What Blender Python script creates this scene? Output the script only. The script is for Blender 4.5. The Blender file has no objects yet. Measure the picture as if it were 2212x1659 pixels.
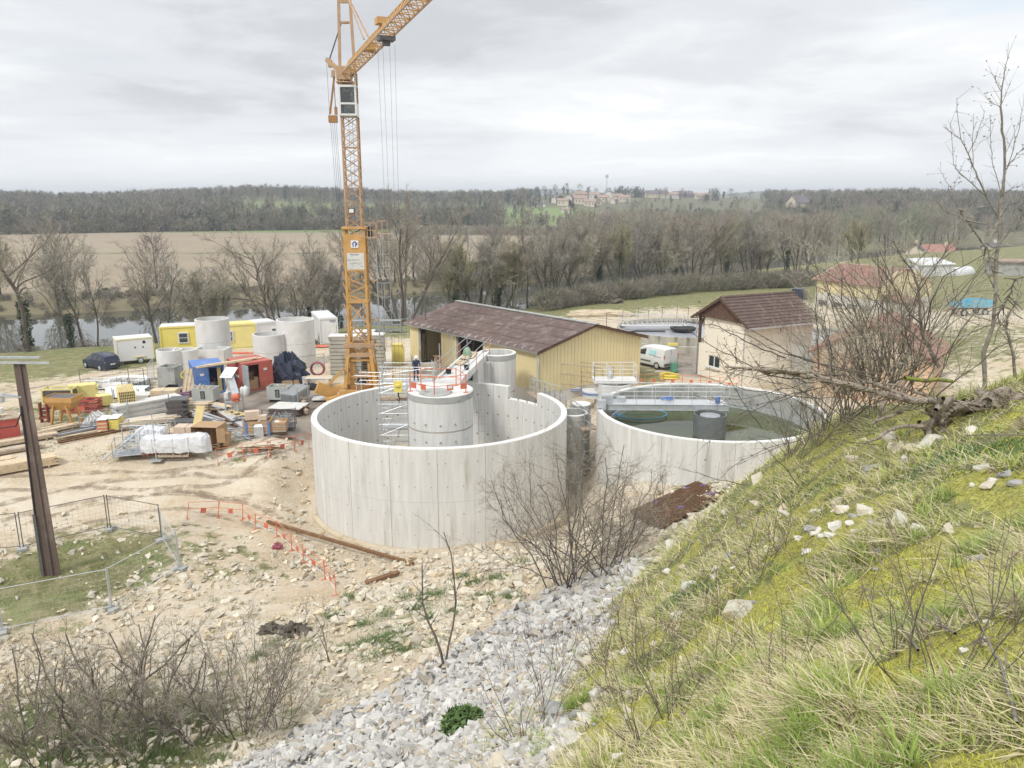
import bpy,math,random
import numpy as np
from mathutils import Vector,Matrix,Euler
random.seed(7);RNG=np.random.default_rng(11)
SC=bpy.context.scene;COL=SC.collection
R=math.radians
#  camera
PITCH=R(13.3);CAMZ=17.5;FPX=1685.0
cam=bpy.data.cameras.new('camera');cam_o=bpy.data.objects.new('camera',cam);COL.objects.link(cam_o)
cam.sensor_width=36.0;cam.lens=36.0*FPX/2212.0
cam.clip_start=0.1;cam.clip_end=9000
cam_o.location=(0,0,CAMZ);cam_o.rotation_euler=(math.pi/2-PITCH,0,0)
SC.camera=cam_o
#  sky, sun, exposure
SC.view_settings.view_transform='Standard';SC.view_settings.look='None'
SC.view_settings.gamma=1.0;SC.view_settings.use_curve_mapping=False
SC.view_settings.exposure=0.74
SUN_EL,SUN_AZ=R(48),R(215)
world=bpy.data.worlds.new("World");SC.world=world;world.use_nodes=True
def N(nt,typ,**kw):
 n=nt.nodes.new(typ)
 for k,v in kw.items():setattr(n,k,v)
 return n
def build_world():
 nt=world.node_tree;nt.nodes.clear();L=nt.links.new
 out=N(nt,'ShaderNodeOutputWorld');bg=N(nt,'ShaderNodeBackground');bg.inputs[1].default_value=1.0
 sky=N(nt,'ShaderNodeTexSky',sky_type='NISHITA');sky.sun_disc=False
 sky.sun_elevation=SUN_EL;sky.sun_rotation=SUN_AZ;sky.air_density=1.2;sky.dust_density=2.0
 sk=N(nt,'ShaderNodeMix',data_type='RGBA',blend_type='MULTIPLY');sk.inputs[0].default_value=1
 L(sky.outputs[0],sk.inputs[6]);sk.inputs[7].default_value=(0.10,0.10,0.10,1)
 tc=N(nt,'ShaderNodeTexCoord');sep=N(nt,'ShaderNodeSeparateXYZ');L(tc.outputs['Generated'],sep.inputs[0])
 # flat cloud deck: direction divided by its height
 zc=N(nt,'ShaderNodeMath',operation='MAXIMUM');L(sep.outputs[2],zc.inputs[0]);zc.inputs[1].default_value=0.0
 za=N(nt,'ShaderNodeMath',operation='ADD');L(zc.outputs[0],za.inputs[0]);za.inputs[1].default_value=0.085
 dx=N(nt,'ShaderNodeMath',operation='DIVIDE');L(sep.outputs[0],dx.inputs[0]);L(za.outputs[0],dx.inputs[1])
 dy=N(nt,'ShaderNodeMath',operation='DIVIDE');L(sep.outputs[1],dy.inputs[0]);L(za.outputs[0],dy.inputs[1])
 cb=N(nt,'ShaderNodeCombineXYZ');L(dx.outputs[0],cb.inputs[0]);L(dy.outputs[0],cb.inputs[1])
 def noise(sc,det,rough,off):
  mp=N(nt,'ShaderNodeMapping');mp.inputs['Location'].default_value=off;L(cb.outputs[0],mp.inputs[0])
  n=N(nt,'ShaderNodeTexNoise');n.inputs['Scale'].default_value=sc;n.inputs['Detail'].default_value=det
  n.inputs['Roughness'].default_value=rough;n.inputs['Distortion'].default_value=0.35
  L(mp.outputs[0],n.inputs['Vector']);return n.outputs[0]
 n1=noise(0.34,6,0.52,(3.3,1.2,0));n2=noise(1.1,7,0.6,(7.1,4.2,1.5))
 m1=N(nt,'ShaderNodeMath',operation='MULTIPLY_ADD');L(n2,m1.inputs[0]);m1.inputs[1].default_value=0.42;L(n1,m1.inputs[2])
 ramp=N(nt,'ShaderNodeValToRGB');cr=ramp.color_ramp;cr.interpolation='EASE'
 L(m1.outputs[0],ramp.inputs[0])
 cr.elements[0].position=0.55;cr.elements[0].color=(0.40,0.415,0.435,1)
 cr.elements[1].position=0.88;cr.elements[1].color=(0.70,0.71,0.72,1)
 e=cr.elements.new(0.66);e.color=(0.495,0.51,0.53,1)
 e=cr.elements.new(0.78);e.color=(0.59,0.60,0.61,1)
 # brighter, whiter band near the horizon
 hz=N(nt,'ShaderNodeMapRange',interpolation_type='SMOOTHSTEP');L(sep.outputs[2],hz.inputs[0])
 hz.inputs[1].default_value=0.0;hz.inputs[2].default_value=0.13;hz.inputs[3].default_value=0.8;hz.inputs[4].default_value=0.0
 mh=N(nt,'ShaderNodeMix',data_type='RGBA');L(hz.outputs[0],mh.inputs[0]);L(ramp.outputs[0],mh.inputs[6]);mh.inputs[7].default_value=(0.66,0.675,0.685,1)
 # thin breaks where the blue sky looks through
 n3=noise(0.55,3,0.5,(1.4,-6.0,4.0))
 br=N(nt,'ShaderNodeMapRange',interpolation_type='SMOOTHSTEP');L(n3,br.inputs[0])
 br.inputs[1].default_value=0.60;br.inputs[2].default_value=0.75;br.inputs[3].default_value=0.0;br.inputs[4].default_value=0.35
 mx=N(nt,'ShaderNodeMix',data_type='RGBA');L(br.outputs[0],mx.inputs[0]);L(mh.outputs[2],mx.inputs[6]);L(sk.outputs[2],mx.inputs[7])
 # overcast sky brightens towards the zenith as overcast skies do
 zb=N(nt,'ShaderNodeMapRange');L(sep.outputs[2],zb.inputs[0]);zb.inputs[1].default_value=0.25;zb.inputs[2].default_value=1.0
 zb.inputs[3].default_value=1.0;zb.inputs[4].default_value=1.5
 vm=N(nt,'ShaderNodeVectorMath',operation='SCALE');L(mx.outputs[2],vm.inputs[0]);L(zb.outputs[0],vm.inputs['Scale'])
 L(vm.outputs[0],bg.inputs[0]);L(bg.outputs[0],out.inputs[0])
build_world()
sun=bpy.data.lights.new('sun','SUN');sun.energy=1.5;sun.angle=R(11);sun.color=(1.0,0.965,0.91)
sun_o=bpy.data.objects.new('sun',sun);COL.objects.link(sun_o)
sd=Vector((math.sin(SUN_AZ)*math.cos(SUN_EL),math.cos(SUN_AZ)*math.cos(SUN_EL),math.sin(SUN_EL)))
sun_o.rotation_euler=(-sd).to_track_quat('-Z','Y').to_euler();sun_o.location=(0,0,80)
#  where a point of the photograph lies on level z
_c,_s=math.cos(PITCH),math.sin(PITCH)
def W(u,v,z):
 a=(u-1106)/FPX;b=(829.5-v)/FPX;t=(z-CAMZ)/(-_s+_c*b)
 return(a*t,(_c+_s*b)*t)
def W3(u,v,z):return Vector((*W(u,v,z),z))
def WY(u,v,Y):
 a=(u-1106)/FPX;b=(829.5-v)/FPX;t=Y/(_c+_s*b)
 return Vector((a*t,Y,CAMZ+(-_s+_c*b)*t))
def crop(x0,y0,w,px=2212):
 k=w/px/1.1573
 return lambda x,y:(x0/1.1573+x*k,y0/1.1573+y*k)
c1=crop(0,900,400);c2=crop(280,940,320);c3=crop(500,920,320);c4=crop(360,780,480)
c5=crop(760,740,360);c6=crop(940,820,400);c7=crop(1280,860,400);c8=crop(1500,700,400)
c9=crop(1980,640,580)
#  materials
MATS={}
def mat(name,col,rough=.75,metal=0.,var=.18,scale=2.5,col2=None,lo=.5,hi=.66,bump=0.,bscale=25.,st=(1,1,1),det=5,spec=.4,obj=False,attr=None,c2s=None):
 if name in MATS:return MATS[name]
 m=bpy.data.materials.new(name);m.use_nodes=True;nt=m.node_tree;L=nt.links.new
 p=nt.nodes['Principled BSDF'];p.inputs['Roughness'].default_value=rough;p.inputs['Metallic'].default_value=metal
 p.inputs['Specular IOR Level'].default_value=spec
 if obj:src=N(nt,'ShaderNodeTexCoord').outputs['Object']
 else:src=N(nt,'ShaderNodeNewGeometry').outputs['Position']
 mp=N(nt,'ShaderNodeMapping');mp.inputs['Scale'].default_value=st;L(src,mp.inputs[0])
 def nz(sc,d=det):
  n=N(nt,'ShaderNodeTexNoise');n.inputs['Scale'].default_value=sc;n.inputs['Detail'].default_value=d
  n.inputs['Roughness'].default_value=.6;L(mp.outputs[0],n.inputs['Vector']);return n.outputs[0]
 if attr:
  a=N(nt,'ShaderNodeAttribute',attribute_name=attr);c=a.outputs['Color']
 else:
  rgb=N(nt,'ShaderNodeRGB');rgb.outputs[0].default_value=(*col,1);c=rgb.outputs[0]
 if col2 is not None:
  mr=N(nt,'ShaderNodeMapRange',interpolation_type='SMOOTHSTEP');L(nz(c2s or scale*.6),mr.inputs[0])
  mr.inputs[1].default_value=lo;mr.inputs[2].default_value=hi
  mx=N(nt,'ShaderNodeMix',data_type='RGBA');L(mr.outputs[0],mx.inputs[0]);L(c,mx.inputs[6]);mx.inputs[7].default_value=(*col2,1);c=mx.outputs[2]
 if var>0:
  mr=N(nt,'ShaderNodeMapRange');L(nz(scale),mr.inputs[0]);mr.inputs[1].default_value=.25;mr.inputs[2].default_value=.75
  mr.inputs[3].default_value=1-var;mr.inputs[4].default_value=1+var
  vm=N(nt,'ShaderNodeVectorMath',operation='SCALE');L(c,vm.inputs[0]);L(mr.outputs[0],vm.inputs['Scale']);c=vm.outputs[0]
 L(c,p.inputs['Base Color'])
 if bump>0:
  b=N(nt,'ShaderNodeBump');b.inputs['Strength'].default_value=bump;b.inputs['Distance'].default_value=.05
  L(nz(bscale,3),b.inputs['Height']);L(b.outputs[0],p.inputs['Normal'])
 MATS[name]=m;return m
def M(name):return MATS[name]
mat('conc',(.62,.615,.59),.85,col2=(.42,.385,.33),lo=.53,hi=.85,scale=1.6,st=(2.2,2.2,.22),var=.15,bump=.25,bscale=9)
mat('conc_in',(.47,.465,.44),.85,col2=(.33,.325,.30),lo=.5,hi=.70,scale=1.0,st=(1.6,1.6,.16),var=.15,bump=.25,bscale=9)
mat('conc_lip',(.67,.665,.64),.8,scale=2,var=.09)
mat('conc_pale',(.62,.615,.60),.85,col2=(.53,.52,.49),scale=1.2,st=(1,1,.5),var=.1,bump=.15,bscale=8)
mat('conc_dirty',(.42,.40,.34),.9,col2=(.20,.18,.14),lo=.48,hi=.68,scale=1.5,st=(1.2,1.2,.35),var=.2,bump=.3)
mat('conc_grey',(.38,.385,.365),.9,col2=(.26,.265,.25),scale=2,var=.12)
mat('tie',(.20,.195,.185),.9,var=0)
mat('tie_light',(.40,.39,.37),.9,var=0)
mat('joint',(.38,.35,.30),.9,scale=2,var=.3)
mat('crane',(.52,.30,.095),.5,col2=(.50,.28,.13),lo=.5,hi=.7,scale=1.5,var=.18)
mat('crane_pink',(.42,.275,.165),.55,scale=1.5,var=.2)
mat('crane_rust',(.33,.17,.06),.6,scale=2,var=.25)
mat('white',(.66,.67,.67),.45,scale=1.2,var=.06)
mat('white_dirty',(.60,.59,.56),.6,scale=1.5,var=.1,col2=(.42,.40,.36),lo=.6,hi=.8)
mat('steel',(.40,.42,.43),.42,metal=.35,scale=4,var=.2)
mat('galv',(.52,.55,.57),.38,metal=.4,scale=3,var=.15)
mat('drum',(.27,.285,.29),.35,metal=.5,scale=3,var=.15)
mat('alu',(.60,.61,.62),.35,metal=.3,scale=3,var=.12)
mat('dark_steel',(.13,.13,.135),.5,metal=.3,var=.2)
mat('black',(.02,.02,.022),.6,var=.1)
mat('rubber',(.03,.03,.032),.8,var=.1)
mat('glass',(.03,.04,.05),.08,spec=.8,var=0)
mat('yellow_clad',(.70,.605,.355),.55,col2=(.65,.56,.34),scale=.6,st=(1,1,.4),var=.07)
mat('yellow_paint',(.72,.61,.16),.55,scale=1.2,var=.08)
mat('yellow_pale',(.70,.62,.25),.6,scale=1.2,var=.08)
mat('shed_roof',(.150,.108,.095),.9,col2=(.225,.18,.165),lo=.5,hi=.65,scale=2.2,var=.22,det=8)
mat('tile_brown',(.11,.074,.063),.85,col2=(.15,.11,.095),scale=3,var=.2)
mat('tile_red',(.36,.185,.15),.85,scale=3,var=.22,col2=(.28,.15,.125))
mat('render_cream',(.78,.72,.61),.85,scale=.8,var=.05,col2=(.72,.66,.55))
mat('render_white',(.62,.60,.56),.85,scale=.8,var=.06)
mat('brick',(.56,.36,.235),.85,scale=1.8,var=.14,col2=(.62,.47,.32),lo=.45,hi=.6)
mat('wood_brown',(.11,.06,.04),.8,scale=6,st=(1,1,.15),var=.25)
mat('timber',(.62,.50,.34),.8,scale=5,var=.18,col2=(.52,.42,.30))
mat('timber_old',(.40,.32,.24),.85,scale=5,var=.25,col2=(.28,.22,.17))
mat('timber_yellow',(.68,.56,.27),.75,scale=4,var=.12)
mat('ply_dark',(.10,.085,.08),.6,scale=3,var=.25)
mat('cardboard',(.42,.28,.16),.85,scale=2,var=.1)
mat('carton_pale',(.58,.47,.37),.85,scale=2,var=.1)
mat('red_cont',(.46,.125,.095),.55,col2=(.42,.12,.09),scale=1.5,var=.12)
mat('red_paint',(.43,.09,.07),.5,scale=2,var=.12)
mat('red_oxide',(.25,.065,.05),.6,scale=2,var=.15)
mat('blue_cont',(.10,.20,.48),.5,col2=(.16,.24,.46),scale=1.5,var=.12)
mat('blue_dark',(.04,.07,.20),.5,var=.1)
mat('blue_hose',(.07,.30,.50),.5,var=.05)
mat('trailer_blue',(.16,.42,.55),.55,scale=2,var=.12)
mat('orange',(.62,.19,.10),.55,scale=2,var=.15)
mat('barrier_red',(.58,.15,.09),.5,var=.08)
mat('navy',(.025,.035,.07),.22,spec=.6,var=0)
mat('car_glass',(.02,.025,.03),.08,spec=.9,var=0)
mat('cladding_white',(.66,.67,.68),.5,scale=1,var=.03)
mat('tarp',(.035,.045,.075),.45,var=.2)
mat('wrap',(.66,.68,.71),.22,scale=3,var=.12,col2=(.50,.56,.66),lo=.55,hi=.75,spec=.7,bump=.6,bscale=4)
mat('sign_white',(.70,.70,.68),.5,var=.03)
mat('ink',(.03,.04,.10),.6,var=0)
mat('logo_blue',(.04,.07,.26),.5,var=0)
mat('cyan_print',(.35,.66,.68),.5,var=0)
mat('green_box',(.26,.38,.28),.6,var=.1)
mat('yellow_hose',(.70,.60,.10),.5,var=.05)
mat('hose_red',(.32,.10,.13),.55,var=.15)
mat('purple',(.20,.10,.20),.6,var=.3)
mat('rust',(.19,.105,.055),.85,scale=4,var=.3,col2=(.27,.165,.08))
mat('bark',(.135,.115,.095),.9,scale=8,var=.35,st=(1,1,.3))
mat('bark_green',(.13,.13,.085),.9,scale=8,var=.35,st=(1,1,.3))
mat('bark_grey',(.26,.235,.20),.9,scale=12,var=.3,col2=(.17,.15,.12),bump=.6,bscale=30)
mat('dead_wood',(.40,.34,.275),.9,scale=22,var=.5,col2=(.20,.16,.12),bump=1,bscale=45,c2s=9)
mat('moss_wood',(.22,.26,.045),.95,scale=9,var=.35,col2=(.14,.11,.06))
mat('pole_conc',(.135,.10,.085),.85,scale=2,var=.2,col2=(.22,.17,.145),lo=.5,hi=.65,st=(1,1,.3),bump=.3)
mat('skin',(.45,.28,.20),.6,var=0)
mat('helmet',(.75,.75,.74),.35,var=0)
mat('workwear',(.03,.04,.08),.8,var=.2)
mat('rock_pale',(.56,.50,.40),.9,scale=7,var=.16,col2=(.52,.40,.24),lo=.55,hi=.72,bump=.5,bscale=25)
mat('rock_grey',(.36,.355,.34),.9,scale=7,var=.18,col2=(.24,.24,.235),lo=.5,hi=.7,bump=.5,bscale=25)
mat('rock_white',(.62,.60,.54),.9,scale=9,var=.12,col2=(.55,.44,.28),lo=.55,hi=.72,bump=.5,bscale=30)
mat('vcol',(.5,.5,.5),.85,var=.12,scale=.5,attr='Col',spec=.2)
mat('vcol_fine',(.5,.5,.5),.8,var=.0,attr='Col',spec=.25)
mat('water_tank',(.055,.068,.018),.04,var=.1,spec=.5)
mat('foam_water',(.42,.43,.47),.18,scale=.8,var=.12,spec=.6)
mat('strap',(.22,.14,.42),.6,var=.2)
mat('trailer_green',(.10,.26,.18),.6,var=.1)
mat('earth',(.52,.44,.32),.95,scale=1.5,var=.15,col2=(.40,.32,.22))
mat('fence_dark',(.10,.10,.10),.6,var=.1)
mat('box_grey',(.40,.42,.40),.6,scale=2,var=.08)
mat('red_roof',(.25,.125,.10),.85,scale=2,var=.15,col2=(.30,.17,.14))
#  mesh builder
class MB:
 def __init__(s):s.v=[];s.f=[];s.m=[]
 def add(s,vs,fs,m=0):
  b=len(s.v);s.v.extend([tuple(v)for v in vs]);s.f.extend([tuple(b+i for i in f)for f in fs]);s.m.extend([m]*len(fs));return s
 def box(s,c,d,rz=0.,m=0,rx=0.,ry=0.):
  x,y,z=d[0]/2,d[1]/2,d[2]/2
  mt=Euler((rx,ry,rz)).to_matrix();c=Vector(c)
  vs=[c+mt@Vector((sx*x,sy*y,sz*z))for sz in(-1,1)for sy in(-1,1)for sx in(-1,1)]
  return s.add(vs,[(0,2,3,1),(4,5,7,6),(0,1,5,4),(2,6,7,3),(0,4,6,2),(1,3,7,5)],m)
 def bar(s,a,b,w,h=None,m=0,up=(0,0,1)):
  a=Vector(a);b=Vector(b);h=h or w;d=(b-a).normalized();up=Vector(up)
  if abs(d.dot(up))>.98:up=Vector((1,0,0))
  x=d.cross(up).normalized();y=x.cross(d)
  vs=[p+x*(sx*w/2)+y*(sy*h/2)for p in(a,b)for sx,sy in((-1,-1),(1,-1),(1,1),(-1,1))]
  return s.add(vs,[(0,1,2,3),(7,6,5,4),(0,4,5,1),(1,5,6,2),(2,6,7,3),(3,7,4,0)],m)
 def tube(s,pts,r,n=6,m=0,r1=None,cap=True):
  pts=[Vector(p)for p in pts];k=len(pts);r1=r if r1 is None else r1
  rs=r if isinstance(r,(list,tuple))else[r+(r1-r)*i/max(1,k-1)for i in range(k)]
  prev=None;vs=[]
  for i,p in enumerate(pts):
   d=(pts[min(i+1,k-1)]-pts[max(i-1,0)]).normalized()
   if prev is None:
    u=Vector((0,0,1))if abs(d.z)<.9 else Vector((1,0,0));x=d.cross(u).normalized()
   else:
    x=(prev-d*prev.dot(d)).normalized()
   prev=x;y=d.cross(x)
   vs+=[p+(x*math.cos(2*math.pi*j/n)+y*math.sin(2*math.pi*j/n))*rs[i]for j in range(n)]
  fs=[(i*n+j,i*n+(j+1)%n,(i+1)*n+(j+1)%n,(i+1)*n+j)for i in range(k-1)for j in range(n)]
  if cap:fs+=[tuple(reversed(range(n))),tuple((k-1)*n+j for j in range(n))]
  return s.add(vs,fs,m)
 def lathe(s,prof,n=32,c=(0,0,0),m=0,a0=0.,a1=2*math.pi,closed=False):
  full=abs(a1-a0-2*math.pi)<1e-4;k=n if full else n+1;P=len(prof)
  vs=[(c[0]+r*math.cos(a0+(a1-a0)*j/n),c[1]+r*math.sin(a0+(a1-a0)*j/n),c[2]+z)for j in range(k)for r,z in prof]
  fs=[]
  for j in range(n):
   j2=(j+1)%k
   for i in range(P if closed else P-1):
    i2=(i+1)%P;fs.append((j*P+i,j2*P+i,j2*P+i2,j*P+i2))
  if not full and closed:fs+=[tuple(range(P)),tuple(reversed([n*P+i for i in range(P)]))]
  return s.add(vs,fs,m)
 def cyl(s,c,r,h,n=16,m=0):return s.lathe([(0,0),(r,0),(r,h),(0,h)],n,c,m)
 def prism(s,poly,z0,z1,m=0):
  n=len(poly);vs=[(x,y,z0)for x,y in poly]+[(x,y,z1)for x,y in poly]
  return s.add(vs,[tuple(reversed(range(n))),tuple(range(n,2*n))]+[(i,(i+1)%n,n+(i+1)%n,n+i)for i in range(n)],m)
 def slab(s,pts,t,m=0):
  P=[Vector(p)for p in pts];nn=(P[1]-P[0]).cross(P[2]-P[0]).normalized()*t;n=len(P)
  return s.add(P+[p-nn for p in P],[tuple(range(n)),tuple(reversed(range(n,2*n)))]+[(i,n+i,n+(i+1)%n,(i+1)%n)for i in range(n)],m)
 def mesh(s,name,mats,smooth=False):
  me=bpy.data.meshes.new(name);me.from_pydata(s.v,[],s.f)
  for x in(mats if isinstance(mats,(list,tuple))else[mats]):me.materials.append(M(x)if isinstance(x,str)else x)
  if len(me.materials)>1:me.polygons.foreach_set('material_index',s.m)
  if smooth:
   me.polygons.foreach_set('use_smooth',[True]*len(s.f))
   try:me.set_sharp_from_angle(angle=R(38))
   except Exception:pass
  me.update();return me
def obj(name,me,parent=None,loc=(0,0,0),rz=0.,kind=None):
 o=bpy.data.objects.new(name,me);COL.objects.link(o);o.location=loc;o.rotation_euler=(0,0,rz)
 if parent:o.parent=parent
 if kind:o['kind']=kind
 return o
def thing(name,label,cat,loc=(0,0,0),rz=0.,group=None):
 o=bpy.data.objects.new(name,None);COL.objects.link(o);o.location=loc;o.rotation_euler=(0,0,rz)
 o.empty_display_size=.2;o['label']=label;o['category']=cat
 if group:o['group']=group
 return o
def part(t,name,mb,mats,smooth=False,loc=(0,0,0),rz=0.,label=None,kind=None):
 o=obj(name,mb.mesh(name,mats,smooth)if isinstance(mb,MB)else mb,t,loc,rz,kind)
 if label:o['label']=label
 return o
def single(name,label,cat,mb,mats,loc=(0,0,0),rz=0.,group=None,smooth=False):
 o=obj(name,mb.mesh(name,mats,smooth)if isinstance(mb,MB)else mb,None,loc,rz);o['label']=label;o['category']=cat
 if group:o['group']=group
 return o
def copy_tree(o,parent=None):
 c=o.copy();COL.objects.link(c)
 if parent:c.parent=parent
 for ch in list(o.children):copy_tree(ch,c)
 return c
def npmesh(name,V,F,mats,col=None,smooth=False,midx=None):
 me=bpy.data.meshes.new(name);V=np.asarray(V,np.float32);F=np.asarray(F,np.int32);k=F.shape[1]
 me.vertices.add(len(V));me.vertices.foreach_set('co',V.ravel());me.loops.add(F.size);me.loops.foreach_set('vertex_index',F.ravel())
 me.polygons.add(len(F));me.polygons.foreach_set('loop_start',np.arange(0,F.size,k,dtype=np.int32))
 try:me.polygons.foreach_set('loop_total',np.full(len(F),k,np.int32))
 except Exception:pass
 for x in(mats if isinstance(mats,(list,tuple))else[mats]):me.materials.append(M(x)if isinstance(x,str)else x)
 if midx is not None:me.polygons.foreach_set('material_index',np.asarray(midx,np.int32))
 me.polygons.foreach_set('use_smooth',np.full(len(F),bool(smooth)))
 if col is not None:
  for nm,c in(col.items()if isinstance(col,dict)else{'Col':col}.items()):
   at=me.color_attributes.new(nm,'FLOAT_COLOR','POINT');c=np.asarray(c,np.float32)
   if c.shape[1]==3:c=np.hstack([c,np.ones((len(c),1),np.float32)])
   at.data.foreach_set('color',c.ravel())
 me.update(calc_edges=True);me.validate();return me
 # value noise
def vnoise(x,y,seed=0):
 xi=np.floor(x).astype(np.int64);yi=np.floor(y).astype(np.int64);fx=x-xi;fy=y-yi
 fx=fx*fx*(3-2*fx);fy=fy*fy*(3-2*fy)
 def h(a,b):
  n=(a*374761393+b*668265263+seed*1442695041)&0x7fffffff
  n=((n^(n>>13))*1274126177)&0x7fffffff
  return((n^(n>>16))&0xffff)/65535.0
 return(h(xi,yi)*(1-fx)+h(xi+1,yi)*fx)*(1-fy)+(h(xi,yi+1)*(1-fx)+h(xi+1,yi+1)*fx)*fy
def fbm(x,y,o=4,seed=0):
 s=0;a=.5
 for i in range(o):s=s+a*vnoise(x,y,seed+i*17);x=x*2.03;y=y*2.03;a*=.5
 return s/(1-.5**o)
def sstep(a,b,x):
 t=np.clip((x-a)/(b-a),0,1);return t*t*(3-2*t)
 #  terrain
 # (u, v, z, grass, scree, wet) seen points; then world points
CPU=[(2212,1659,16.0,1,0,0),(2000,1659,15.9,1,0,0),(1800,1659,15.6,1,0,0),(1600,1659,15.0,1,0,0),(1450,1659,14.4,.8,.1,0),(1300,1659,13.7,.85,.2,0),(1106,1659,11.5,.45,.6,0),(900,1659,9.0,0,1,0),(700,1659,6.5,0,1,0),(580,1659,4.8,0,.8,0),(450,1659,3.2,.5,.15,0),(200,1659,2.4,.7,0,0),(0,1659,2.2,.6,0,0),(2212,1480,16.0,1,0,0),(1800,1400,15.3,1,0,0),(2100,1300,15.3,1,0,0),(1600,1400,13.7,1,0,0),(1420,1480,12.3,.8,.2,0),(1300,1450,11.0,.85,.2,0),(1150,1500,9.6,.35,.7,0),(1400,1320,10.0,.8,.15,0),(1600,1200,12.2,1,0,0),(1500,1250,10.3,1,0,0),(1800,1100,13.5,1,0,0),(2000,1000,14.2,1,0,0),(2150,900,14.6,1,0,0),(2150,835,14.15,1,0,0),(2212,815,14.3,1,0,0),(2050,862,13.7,1,0,0),(1970,880,13.0,1,0,0),(1880,882,12.9,1,0,0),(1800,915,12.1,1,0,0),(1900,922,13.3,1,0,0),(1750,968,12.1,1,0,0),(1600,1045,10.2,1,0,0),(1500,1150,9.2,1,0,0),(1400,1230,7.2,.7,.3,0),(1300,1330,7.5,.5,.45,0),(1200,1400,7.0,0,1,0),(1000,1450,5.0,0,1,0),(1130,1350,4.6,0,.9,0),(1250,1290,4.5,.1,.8,0),(800,1560,4.6,0,1,0),(650,1600,3.6,.2,.6,0),(880,1480,3.6,.2,.5,0),(550,1540,1.8,.5,.0,0),(700,1480,2.0,.35,0,0),(820,1420,2.0,.25,0,0),(950,1380,2.2,.15,0,0),(1080,1290,2.2,.1,0,0),(1180,1230,2.0,.2,0,0),(1040,1215,1.2,.0,0,0),(860,1300,.9,.35,0,0),(700,1300,.3,.2,0,0),(500,1300,.2,.25,0,0),(620,1400,.9,.3,0,0),(400,1400,.5,.15,0,0),(200,1400,.5,.1,0,0),(0,1450,.8,.2,0,0),(250,1530,1.4,.6,0,0),(60,1560,1.5,.6,0,0),(5,1365,.4,.45,0,0),(240,1318,.3,.3,0,0),(385,1230,.4,.35,0,0),(237,1143,.5,.45,0,0),(345,1165,.4,.6,0,0),(150,1200,.5,.95,0,0),(80,1280,.4,.95,0,0),(300,1200,.4,.9,0,0),(0,1230,.5,.8,0,0),(500,1220,.1,.45,0,0),(440,1180,.3,.5,0,0),(0,1160,.7,0,0,0),(100,1120,.9,0,0,0),(300,1090,.8,0,0,0),(470,1080,.4,0,0,0),(560,1110,.0,0,0,0),(600,1190,-.2,.35,0,0),(640,1090,-.4,0,0,0),(640,1030,.6,.05,0,0),(600,1010,1.3,0,0,0),(655,1000,1.2,0,0,0),(0,1030,1.9,0,0,0),(250,1010,1.9,0,0,0),(430,1010,1.7,.1,0,0),(520,1000,1.7,.35,0,0),(640,960,2.1,.2,0,.2),(700,1165,-.62,0,0,0),(800,1200,-.42,.1,0,0),(950,1198,-.3,.05,0,0),(1080,1190,-.1,0,0,0),(480,950,2.15,.3,0,.3),(300,960,2.1,.15,0,0),(150,960,2.1,.25,0,0),(250,900,2.2,.5,0,.1),(120,860,2.2,.6,0,.0),(330,880,2.2,.45,0,.2),(420,905,2.2,.15,0,.7),(600,900,2.2,0,0,1),(520,920,2.2,0,0,.9),(640,930,2.2,0,0,.9),(560,870,2.2,0,0,1),(690,870,2.2,0,0,.8),(700,830,2.2,.1,0,.4),(400,850,2.2,.4,0,.1),(350,820,2.2,.3,0,0),(60,845,2.2,0,0,0),(200,815,2.2,0,0,0),(330,800,2.2,0,0,0),(450,792,2.2,0,0,0),(600,775,2.2,.1,0,0),(700,770,2.2,0,0,0),(850,742,2.2,0,0,0),(760,735,2.2,.6,0,0),(850,715,2.2,1,0,0),(740,715,2.2,1,0,0),(60,800,2.2,.95,0,0),(150,800,2.1,1,0,0),(300,785,2.2,1,0,0),(40,770,2.0,1,0,0),(350,770,2.1,.8,0,0),(550,745,2.2,.3,0,0),(1245,1010,-.4,0,0,0),(1300,1010,1.0,.05,0,0),(1382,1025,2.1,.1,0,0),(1480,1045,2.4,.4,0,0),(1320,1080,1.1,.05,0,0),(1460,1095,2.5,.2,0,0),(1420,1140,3.1,.2,0,0),(1350,1170,3.2,.2,0,0),(1570,1050,4.2,.7,0,0),(1420,880,2.3,.2,0,0),(1410,812,2.3,.8,0,0),(1390,840,2.3,.4,0,0),(1560,850,2.4,.1,0,0),(1700,870,2.5,.3,0,0),(1460,800,2.3,0,0,.9),(1490,750,2.3,0,0,.9),(1400,745,2.3,0,0,.9),(1440,720,2.4,0,0,.2),]
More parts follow.
